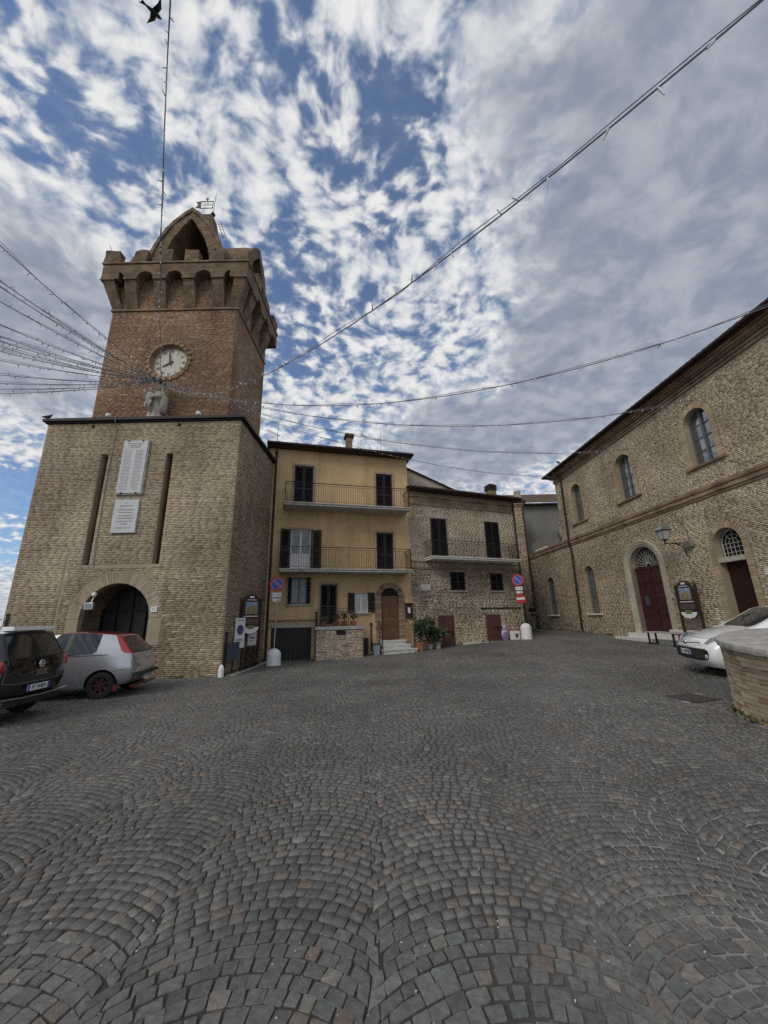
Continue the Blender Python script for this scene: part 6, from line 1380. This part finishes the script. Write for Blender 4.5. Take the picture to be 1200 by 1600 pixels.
mb = MB(); mb.tube([(.05, .02, 1.12), (.075, -.22, 1.15), (.08, -.46, 1.16)], .016, 6); mb.build('rear_wiper', M['black_plastic'], bk); mb = MB(); mb.box(-.09, .3, -.7, .7, .30, .42); mb.build('lower_bumper', M['black_plastic'], bk, loc=(.06, 0, 0), bevel=.03)
seam(bk, bvb, [(-.70, 1.08), (-.74, .72), (-.50, .68), (.50, .68), (.74, .72), (.70, 1.08)], 'rear', r=.005, mat=M['ink_soft']); seam(bk, bvb, [(-.60, 1.55), (-.66, 1.12), (0, 1.10), (.66, 1.12), (.60, 1.55)], 'rear', 'window_seal', .01)
for sd in ('left', 'right'): seam(bk, bvb, [(1.55, 1.06), (1.55, .45), (2.7, .40), (2.85, .8), (2.9, 1.03)], sd, mat=M['ink_soft'])
# ---- white hatchback facing left behind the well
PHW = -79; LW = 3.95
fx_, fy_ = 7.06, 9.48; hd = Vector((sin(radians(PHW)), cos(radians(PHW)), 0)); SCW = .97
wc = put_car('parked_car', 'white hatchback facing left, half hidden behind the well', PHW, (fx_ - hd.x * 3.86 * SCW, fy_ - hd.y * 3.86 * SCW), 0.0, SCW)
wc.location.z = .388; wc.rotation_euler = (radians(-1.0), radians(1.6), rz_of(PHW))
wX = hatchX[:9] + [[3.40, 3.40, 3.40, 3.36, 3.30], [3.70, 3.82, 3.80, 3.70, 3.60]]
wZ = [r[:] for r in hatchZ]; wZ[8] = [.20, .32, .66, .96, 1.02]; wZ[9] = [.20, .34, .66, .88, .94]; wZ[10] = [.22, .36, .62, .76, .82]
wW = [r[:] for r in hatchW]; wW[10] = [.66, .78, .79, .72, .60]; wW[9] = [.76, .83, .84, .78, .66]
matsw = [whitep, M['car_glass'], paint('white_roof_paint', (.86, .86, .86), 0, .2), mats[3], mats[4], mats[5], mats[6], pmat('headlamp', (.30, .32, .34), .08, var=.2, vscale=20, coat=1.0), pmat('grille_black', (.018, .018, .019), .5, var=.1), M['black_plastic']]
namesw = ['body', 'side_window', 'roof', 'tail_light', 'pillar', 'rear_window', 'windscreen', 'headlight', 'grille', 'wheel_arch']
def mfw(face, i, j, k):
    if face == 'front': return 8 if k == 1 and 0 < j < 5 else 0
    if face == 'top': return 2 if i < 7 else (6 if i == 7 and 0 < j < 5 else 0)
    if face == 'side': return 1 if k == 3 and i in (2, 3, 5, 6) else (4 if k == 3 and i == 4 else (3 if k == 3 and i == 0 else 0))
    if face == 'rear': return 3 if k == 3 and j in (0, 5) else (5 if k == 3 else 0)
    return 9
bvw = car_shell(wc, wX, wZ, wW, mfw, matsw, namesw, [(.66, .78), (.66, -.78), (3.08, .78), (3.08, -.78)], .29)
for x in (.66, 3.08):
    for y in (-.745, .745): wheel(wc, x, y, .29, M['grey_metal'])
for s_ in (-1, 1):
    mb = MB(); pts = [(0, 0), (.12, .10), (.30, .15), (.46, .13), (.40, .02), (.22, -.06), (.05, -.05)]      # swept-back headlamp
    n = len(pts); vs_ = [(3.80 - a * .86, s_ * (.48 + a * .80 - .30 * a * a), .74 + b_ + .05 * a) for a, b_ in pts]; cen = np.mean(vs_, 0)
    vs_ = vs_ + [tuple(np.array(v) * .85 + cen * .15 + np.array((.035, s_ * .03, .006))) for v in vs_]; mb.add(vs_, [(i, (i + 1) % n, n + (i + 1) % n, n + i) for i in range(n)] + [tuple(range(n, 2 * n))]); mb.build('headlight', matsw[7], wc)
    mb = MB(); ball(mb, (3.85, s_ * .56, .45), .055, .5, 1, 1); mb.build('fog_lamp', M['lamp_glass'], wc, smooth=True)
    mb = MB(); mb.box(-.08, .12, 0, .17, -.06, .08); mb.build('wing_mirror', whitep, wc, loc=(2.45, s_ * .91 - .085, 1.03), bevel=.025)
mb = MB(); mb.hexa([(3.82, -.52, .40), (3.82, .52, .40), (3.98, .40, .40), (3.98, -.40, .40), (3.80, -.60, .62), (3.80, .60, .62), (3.955, .44, .62), (3.955, -.44, .62)]); mb.build('air_intake', M['black_plastic'], wc, bevel=.02)
plate(wc, 3.992, .53, 'EX 189XL', 1, wd=.42)
mb = MB(); mb.tube([(3.84, -.42, .745), (3.925, -.2, .735), (3.95, 0, .73), (3.925, .2, .735), (3.84, .42, .745)], .014, 6); mb.build('chrome_strip', M['chrome'], wc); mb = MB(); ball(mb, (3.945, 0, .735), .055, .5, 1, 1); mb.build('badge', M['chrome'], wc, smooth=True)
mb = MB(); mb.tube([(2.86, .60, 1.02), (2.80, .1, 1.03)], .012, 5); mb.tube([(2.86, -.05, 1.02), (2.80, -.55, 1.03)], .012, 5); mb.build('wiper', M['black_plastic'], wc)

for sd in ('left', 'right'):
    seam(wc, bvw, [(1.52, .94), (1.50, .60), (1.56, .34), (2.50, .34), (2.62, .60), (2.66, .90)], sd); seam(wc, bvw, [(2.88, .95), (3.20, .93), (3.52, .80)], sd)
seam(wc, bvw, [(3.60, -.52), (3.68, -.2), (3.70, .2), (3.60, .52)], 'top'); seam(wc, bvw, [(2.92, -.60), (3.30, -.60), (3.60, -.50)], 'top'); seam(wc, bvw, [(2.92, .60), (3.30, .60), (3.60, .50)], 'top')
# ================================================================ SIGNS AND BOLLARDS
def bollard(loc, label, h=.62, r=.27, rz=0):
    o = empty('bollard', loc, rz, label, 'bollard', 'domed white bollards holding sign posts'); mb = MB(); prof = [(r, -.05), (r, h - r * .9)] + [(r * cos(a), h - r * .9 + r * .9 * sin(a)) for a in np.linspace(.15, pi / 2, 8)]; mb.lathe(prof, (0, 0, 0), 28); smooth_by_angle(mb.build('dome', M['white_paint'], o), 50); mb = MB(); mb.lathe([(r * 1.12, -.06), (r * 1.12, .02), (.0, .021)], (0, 0, 0), 28); mb.build('foot', M['concrete'], o); return o
def disc_sign(parent, z, R_=.30, kind='park', y=-.05):
    s_ = empty('sign_disc', (0, y, z), parent=parent); MB().disc((0, .004, 0), R_, 'y', 36).build('back_plate', M['grey_metal'], s_)
    if kind == 'park':
        MB().disc((0, 0, 0), R_, 'y', 40).build('red_ring', M['sign_red'], s_); MB().disc((0, -.003, 0), R_ * .74, 'y', 40).build('white_line', M['sign_white'], s_); MB().disc((0, -.006, 0), R_ * .715, 'y', 40).build('blue_field', M['sign_blue'], s_)
        mb = MB(); mb.box(-R_ * .715, R_ * .715, -.0105, -.008, -.034, .034); o_ = mb.build('white_bar', M['sign_white'], s_); o_.rotation_euler = (0, radians(45), 0); mb = MB(); mb.box(-R_ * .72, R_ * .72, -.0135, -.011, -.024, .024); o_ = mb.build('red_bar', M['sign_red'], s_); o_.rotation_euler = (0, radians(45), 0)
    else:
        MB().disc((0, 0, 0), R_, 'y', 40).build('red_field', M['sign_red'], s_); MB().box(-R_ * .75, R_ * .75, -.008, -.004, -.055, .055).build('white_bar', M['sign_white'], s_)
def no_parking(loc, rz, label, top, second=False, lean=0.0):
    o = empty('traffic_sign', loc, rz, label, 'traffic sign'); o.rotation_euler = (0, lean, rz); MB().cyl((0, 0, .35), (0, 0, top + .30), .028, n=12).build('post', M['grey_metal'], o); disc_sign(o, top)
    for k, (wd, h, tx) in enumerate(((.22, .085, '0 - 24'), (.19, .055, ''))):
        z = top - .43 - k * .20; p_ = MB().box(-wd * .8, wd * .8, -.05, -.04, z - h, z + h).build('supplementary_plate', M['sign_white'], o)
        if tx: text_mesh(tx, .12, 'lettering', M['ink'], p_, (0, -.052, z), (pi / 2, 0, 0))
        else: MB().box(.02, .12, -.053, -.0505, z - .025, z + .025).build('pictogram', M['ink_soft'], p_)
    if second: disc_sign(o, top - .95, .26, 'entry')
    return o
P1 = (-4.37, 15.71, 0.0); bollard((*P1[:2], gz(*P1[:2])), 'domed white bollard at the foot of the no parking sign beside the tower')
no_parking((*P1[:2], 0), radians(10), 'no parking sign with two small plates between tower and ochre house', 3.08)
P2 = (7.05, 20.35); bollard((*P2, gz(*P2)), 'domed white bollard under the two traffic signs at the lane corner', h=.78, r=.27)
no_parking((P2[0] - .02, P2[1], gz(*P2)), radians(-12), 'no parking sign above a no entry disc at the corner of the brick house', 2.95, True, lean=radians(-2.2))
# information panel, posters and racks along the side of the tower
info_board((-5.02, 14.62, .55), radians(58), 'narrow brown information board on the side wall of the tower', 1.0)
for y, lb in ((13.98, 'white poster board left of the tower information board'), (15.28, 'white poster board right of the tower information board')):
    o = empty('poster_board', (-5.12, y, 0), radians(70), lb, 'poster', 'poster boards by the tower'); MB().box(-.24, .24, -.02, .02, .78, 1.78).build('board', M['sign_white'], o)
    mb = MB(); mb.disc((0, -.024, 1.38), .17, 'y', 24); mb.build('blue_print', pmat('violet_print', (.08, .07, .22), .6, var=.5, vscale=9), o); mb = MB(); lines(mb, -.16, .16, 1.70, .02, -.024, .04, .1); lines(mb, -.15, .14, 1.05, .03, -.024, .05, .12); lines(mb, -.15, .12, .95, .015, -.024, .03, .09); mb.build('lettering', M['ink_soft'], o, fix=False, kind='stuff')
    for x in (-.2, .2): MB().box(x - .014, x + .014, .021, .05, 0, .9).build('leg', M['iron'], o)
rk = empty('bicycle_rack', (-5.0, 14.0, 0), radians(90), 'black iron rack of upright bars along the tower wall', 'rack'); 
for k in range(12): x = k * .155; MB().box(x - .013, x + .013, -.013, .013, 0, .72 + .05 * (k % 2)).build('bar', M['iron'], rk)
for z in (.12, .45): MB().box(-.02, 1.73, -.01, .01, z - .012, z + .012).build('rail', M['iron'], rk)
bx = empty('notice_case', (-5.12, 13.42, 0), radians(78), 'slate blue metal notice case near the tower corner', 'notice case'); MB().box(-.33, .33, -.05, .05, .46, 1.0).build('case', M['panel_blue'], bx, bevel=.01)
mb = MB(); mb.box(-.38, -.33, -.03, .03, 0, 1.3); mb.box(-.40, -.31, -.05, .05, 1.301, 1.34); mb.build('post', M['iron'], bx)
ks = empty('corner_stone', (-5.20, 12.86, 0), radians(12), 'small white rounded guard stone at the foot of the tower corner', 'guard stone'); mb = MB(); mb.lathe([(.10, -.05), (.10, .2), (.08, .30), (.04, .36), (.0, .37)], (0, 0, 0), 14, .9, 1); mb.build('stone', M['white_paint'], ks, smooth=True)
for k in range(6): 
    kb = MB().box(-.13, .13, -.0, .75, -.05, .018).build('kerb_stone', M['stone'], pave, loc=(-5.02, 13.05 + k * .77, 0), rot=(0, 0, radians(-2)))
# rubbish by the lane corner
o = empty('carton', (6.55, 20.62, gz(6.55, 20.62)), radians(20), 'white cardboard box left beside the lane bollard', 'box'); MB().box(-.2, .2, -.14, .14, 0, .42).build('box', M['white_paint'], o); MB().box(-.08, .1, -.145, -.141, .1, .3).build('print', M['panel_blue'], o)
o = empty('bin_bag', (6.05, 20.62, gz(6.05, 20.62)), 0, 'violet and white plastic bag against the brick house corner', 'bag'); mb = MB(); n = 14
vs_ = [((r + random.uniform(-.02, .02)) * cos(2 * pi * k / n), (r + random.uniform(-.02, .02)) * sin(2 * pi * k / n) * .7, z) for r, z in ((.13, 0), (.17, .15), (.16, .4), (.12, .62), (.05, .74)) for k in range(n)]; mb.add(vs_, [(i * n + k, i * n + (k + 1) % n, (i + 1) * n + (k + 1) % n, (i + 1) * n + k) for i in range(4) for k in range(n)] + [tuple(range(4 * n, 5 * n))]); mb.build('bag', pmat('violet_bag', (.20, .16, .34), .4, var=.4, vscale=8, stain=((.6, .6, .6), 5, .5, .6)), o, smooth=True)

# ================================================================ STRING LIGHTS
HUB = Vector((TX + .03, TY + .55, 11.05))
hubo = empty('light_hub', HUB, 0, 'bunch of cable ends tied below the clock where all light strings meet', 'cable hub'); mb = MB(); mb.cyl((0, .35, .05), (0, 0, .02), .03, n=8); mb.build('hook', M['iron'], hubo)
mb = MB()
for k in range(14): a = random.uniform(0, 6.28); mb.tube([(0, 0, 0), (.08 * cos(a), -.03, -.1), (.16 * cos(a), -.02, -.1 - random.uniform(.05, .3))], .014, 5)
mb.build('cable_tails', M['cable'], hubo)
def light_string(end, sag, label, rad=.013, bulb=.07, spc=.42, single=False, start=None):
    a = HUB + Vector((random.uniform(-.06, .06), -.02, random.uniform(-.05, .05))) if start is None else Vector(start); b_ = Vector(end); L = (b_ - a).length; n = max(16, int(L / .5))
    o = empty('light_string', a, 0, label, 'string lights', 'festoon light strings'); pt = lambda t_: (b_ - a) * t_ + Vector((0, 0, -4 * sag * t_ * (1 - t_)))
    mb = MB(); mb.tube([pt(i / n) for i in range(n + 1)], rad, 5); mb.tube([pt(i / n) + Vector((.02 * sin(i * 1.3), .02 * cos(i * 1.7), .03 + .03 * sin(i * .9))) for i in range(n + 1)], rad * .6, 4); mb.build('cable', M['cable'], o)
    mb = MB(); t_ = .3 / L
    while t_ < 1:
        p = pt(t_); s_ = random.choice((-1, 1, -1)); d = Vector((random.gauss(0, .45), random.gauss(0, .45), s_ * random.uniform(.5, 1))).normalized() * bulb * random.uniform(.8, 1.25)
        q = mb if not single else MB(); q.tube([p, p + d * .35, p + d], [rad * 1.1, rad * 1.25, rad * .8], 5)
        if single: q.build('bulb', M['bulb'], o)
        t_ += spc * random.uniform(.6, 1.4) / L
    if not single: mb.build('bulbs', M['bulb'] if bulb > .0 else M['cable'], o, kind='stuff')
    return o
def on_ray(px, py, z):
    r = _f * 600 + _r * (px - 600) + _u * (800 - py); return Vector((0, 0, EYE)) + r * ((z - EYE) / r.z)
def beyond(p, k): return HUB + (Vector(p) - HUB) * k
ly = [(345, .55), (408, .45), (412, .5), (440, .5), (478, .55), (500, .5), (507, .55), (513, .6), (525, .5), (541, .5), (563, .55), (580, .5), (592, .45), (600, .4)]
LP = [(-7.35, 5.67, 9.3), (-8.18, 6.53, 9.3), (-8.25, 6.62, 9.25), (-8.68, 7.04, 9.3), (-9.35, 7.74, 9.3), (-9.79, 8.19, 9.3), (-9.94, 8.34, 9.3), (-10.07, 8.48, 9.3), (-10.34, 8.76, 9.3), (-10.73, 9.15, 9.3), (-11.31, 9.75, 9.3), (-11.8, 10.25, 9.3), (-12.17, 10.64, 9.3), (-12.43, 10.91, 9.3)]
ords = ['topmost', 'second', 'third', 'fourth', 'fifth', 'sixth', 'seventh', 'eighth', 'ninth', 'tenth', 'eleventh', 'twelfth', 'thirteenth', 'lowest']
for p, (yy, sg), od in zip(LP, ly, ords):
    light_string(beyond(p, 1.9), sg * .9, f'{od} of the light strings fanning from the tower to the left edge', rad=.010, bulb=.085, spc=.22)
light_string((-2.5, 2.0, 15.0), 1.5, 'light string running overhead from the clock to the top edge', rad=.012, bulb=.11, spc=.26, single=True)
light_string(hl(30.0, -.4, 10.0), 5.0, 'long light string climbing across the sky to the upper right corner', rad=.008, bulb=.075, spc=.26, single=True)
light_string(hl(16.0, -.4, 8.75), 2.25, 'light string from the tower to the near end of the hall wall', rad=.012, bulb=.09, spc=.30)
light_string(hl(10.0, -.05, 8.8), 1.5, 'light string from the tower ending beside the third hall window', rad=.012, bulb=.085, spc=.32)
light_string(hl(6.5, -.05, 8.5), 1.25, 'light string from the tower to the hall beside its middle window', rad=.011, bulb=.08, spc=.34)
light_string(hl(-.5, -.3, 9.85), 1.0, 'light string from the tower to the far corner of the hall eave', rad=.010, bulb=.07, spc=.36)

# ================================================================ BIRDS
def bird_fly(loc, label, sc, rot):
    o = empty('bird', loc, 0, label, 'bird'); o.rotation_euler = rot; o.scale = (sc, sc, sc)
    mb = MB(); mb.tube([(0, .22, 0), (0, .15, .01), (0, .0, 0), (0, -.14, 0), (0, -.25, 0)], [.012, .045, .06, .035, .012], 10)
    mb.add([(-.02, -.2, 0), (.02, -.2, 0), (.07, -.36, 0), (.0, -.31, .004), (-.07, -.36, 0)], [(0, 1, 2, 3, 4)])
    for s_ in (-1, 1):
        up = [(s_ * .03, .10, .015), (s_ * .18, .14, .06), (s_ * .42, .02, .08), (s_ * .22, .01, .05), (s_ * .04, -.06, .01)]; mb.add(up + [(a, b_, c - .008) for a, b_, c in up], [(0, 1, 2, 3, 4), (9, 8, 7, 6, 5)] + [(i, (i + 1) % 5, 5 + (i + 1) % 5, 5 + i) for i in range(5)])
    mb.build('body', pmat('bird_dark', (.02, .02, .022), .7), o, smooth=True); return o
bird_fly(on_ray(240, 19, 9.8), 'dark swift flying beside the overhead light string', .50, (radians(20), 0, radians(-35)))
def pigeon(loc, rz, label, col):
    o = empty('bird', loc, rz, label, 'bird'); mb = MB(); mb.tube([(-.17, 0, .06), (-.09, 0, .09), (0, 0, .13), (.07, 0, .19), (.09, 0, .245), (.105, 0, .27), (.15, 0, .262)], [.015, .04, .065, .05, .032, .03, .004], 10); mb.build('body', pmat('plumage', col, .8, var=.3, vscale=30), o, smooth=True)
    for s_ in (-1, 1): MB().cyl((0, s_ * .025, 0), (0, s_ * .02, .09), .006, n=5).build('leg', M['red_pipe'], o)
    return o
pigeon((TX - 3.70, TY - .02, 9.10), radians(70), 'dark pigeon perched at the left end of the tower cornice', (.03, .03, .035))
pigeon((TX - .42, TY + .66, 17.03), radians(120), 'pale pigeon sitting in the opening of the bell gable', (.45, .45, .46))
pigeon((*hl(.9, -.5)[:2], 10.06), radians(100), 'small dark bird on the gutter near the far end of the hall', (.03, .03, .03))

# ================================================================ PERSON walking up the lane
def person(loc, rz, label):
    o = empty('person', loc, rz, label, 'person')
    J = {'pel': (0, 0, .93), 'wai': (0, .01, 1.10), 'che': (0, .0, 1.33), 'nek': (0, .01, 1.48), 'hed': (0, -.01, 1.60), 'crn': (0, 0, 1.70),
         'lh': (.09, 0, .88), 'lk': (.10, -.05, .49), 'la': (.10, .03, .09), 'lt': (.11, -.12, .04), 'rh': (-.09, 0, .88), 'rk': (-.10, .04, .49), 'ra': (-.10, .13, .10), 'rt': (-.11, -.01, .04),
         'ls': (.19, .01, 1.41), 'le': (.25, .0, 1.15), 'lw': (.10, -.20, 1.10), 'rs': (-.19, .01, 1.41), 're': (-.25, .0, 1.15), 'rw': (-.10, -.20, 1.10)}
    E_ = [('pel', 'wai'), ('wai', 'che'), ('che', 'nek'), ('nek', 'hed'), ('hed', 'crn'), ('pel', 'lh'), ('lh', 'lk'), ('lk', 'la'), ('la', 'lt'), ('pel', 'rh'), ('rh', 'rk'), ('rk', 'ra'), ('ra', 'rt'), ('che', 'ls'), ('ls', 'le'), ('le', 'lw'), ('che', 'rs'), ('rs', 're'), ('re', 'rw')]
    Rr = {'pel': .15, 'wai': .135, 'che': .155, 'nek': .055, 'hed': .10, 'crn': .075, 'lh': .095, 'lk': .065, 'la': .045, 'lt': .035, 'rh': .095, 'rk': .065, 'ra': .045, 'rt': .035, 'ls': .07, 'le': .05, 'lw': .035, 'rs': .07, 're': .05, 'rw': .035}
    for s_, w_ in ((1, 'lw'), (-1, 'rw')):
        b0 = Vector(J[w_]); J[w_ + 'p'] = tuple(b0 + Vector((-s_ * .05, -.05, 0))); Rr[w_ + 'p'] = .032; E_.append((w_, w_ + 'p'))
        for f in range(5):
            k = f'{w_}{f}'; off = Vector((-s_ * (.05 + .01 * f), -.03 + .004 * f, .03 - .018 * f)) if f else Vector((-s_ * .01, -.05, .04)); J[k] = tuple(Vector(J[w_ + 'p']) + off); Rr[k] = .010; E_.append((w_ + 'p', k))
    ks_ = list(J); me = bpy.data.meshes.new('body'); me.from_pydata([J[k] for k in ks_], [(ks_.index(a), ks_.index(b_)) for a, b_ in E_], []); b_ = bpy.data.objects.new('body', me); COL.objects.link(b_)
    b_.modifiers.new('k', 'SKIN'); sv = me.skin_vertices[0].data
    for i, k in enumerate(ks_): sv[i].radius = (Rr[k], Rr[k] * (.8 if k in ('pel', 'wai', 'che') else 1)); sv[i].use_root = (k == 'pel')
    s2 = b_.modifiers.new('s', 'SUBSURF'); s2.levels = 2; s2.render_levels = 2
    ev = bpy.data.meshes.new_from_object(b_.evaluated_get(bpy.context.evaluated_depsgraph_get())); bpy.data.objects.remove(b_); ev.materials.clear()
    skin, top, trou, shoe = pmat('skin', (.30, .17, .12), .6, var=.05), pmat('dark_top', (.018, .018, .02), .85, var=.2), pmat('grey_trousers', (.14, .14, .15), .85, var=.15), pmat('shoes', (.03, .025, .02), .6)
    for m_ in (skin, top, trou, shoe): ev.materials.append(m_)
    for p in ev.polygons:
        c = p.center; arm = c.y < -.12 and 1.02 < c.z < 1.2 or (abs(c.x) > .2 and c.z < 1.22)
        p.material_index = 3 if c.z < .10 else 2 if c.z < .97 and not arm else 0 if (c.z > 1.46 or arm) else 1; p.use_smooth = True
    body = bpy.data.objects.new('body', ev); COL.objects.link(body); body.parent = o
    mb = MB(); mb.lathe([(.0, .13), (.06, .12), (.105, .06), (.115, 0), (.10, -.05), (.09, -.06)], (0, .015, 1.64), 16); mb.build('hair', pmat('grey_hair', (.10, .09, .085), .9), o, smooth=True)
    for s_ in (-1, 1): mb = MB(); ball(mb, (s_ * .035, -.108, 1.61), .012); mb.build('eye', M['ink'], o)
    mb = MB(); mb.tube([(0, -.10, 1.625), (0, -.135, 1.585), (0, -.105, 1.575)], [.01, .016, .01], 6); ball(mb, (.108, .01, 1.60), .025, .4, .7, 1.2); ball(mb, (-.108, .01, 1.60), .025, .4, .7, 1.2); mb.box(-.025, .025, -.112, -.10, 1.54, 1.55); mb.build('face', skin, o, smooth=True)
    return o
person((9.05, 24.6, gz(9.05, 24.6)), radians(18), 'person in a dark top and grey trousers walking down the lane, hands together')

# ================================================================ WEEDS along the foot of the walls
mb = MB()
def foot(a, b_, n):
    for _ in range(n):
        t_ = random.random(); x, y = a[0] + (b_[0] - a[0]) * t_, a[1] + (b_[1] - a[1]) * t_
        leaf_tuft(mb, (x + random.gauss(0, .03), y + random.gauss(0, .03), gz(x, y) + .005), random.randint(4, 14), random.uniform(.03, .09), random.uniform(.02, .08), GREENS + DRY[:2], .9)
foot((-12.4, 12.86), (-5.3, 12.86), 34); foot((-5.2, 12.95), (-5.2, 17.2), 18); foot(hl(-5.5, -.08), hl(4.0, -.08), 40); foot(hl(8.4, -.08), hl(14, -.08), 16); foot(bl(1.1, -.08), bl(6.7, -.25), 26)
for _ in range(34):
    a = random.uniform(2.2, 4.6); foot((7.15 + 2.14 * cos(a), 5.42 + 2.14 * sin(a)), (7.15 + 2.14 * cos(a + .03), 5.42 + 2.14 * sin(a + .03)), 1)
tag(mb.build('weeds', M['leaf'], fix=False), 'small weeds and grass along the foot of the walls', 'weeds', kind='stuff')
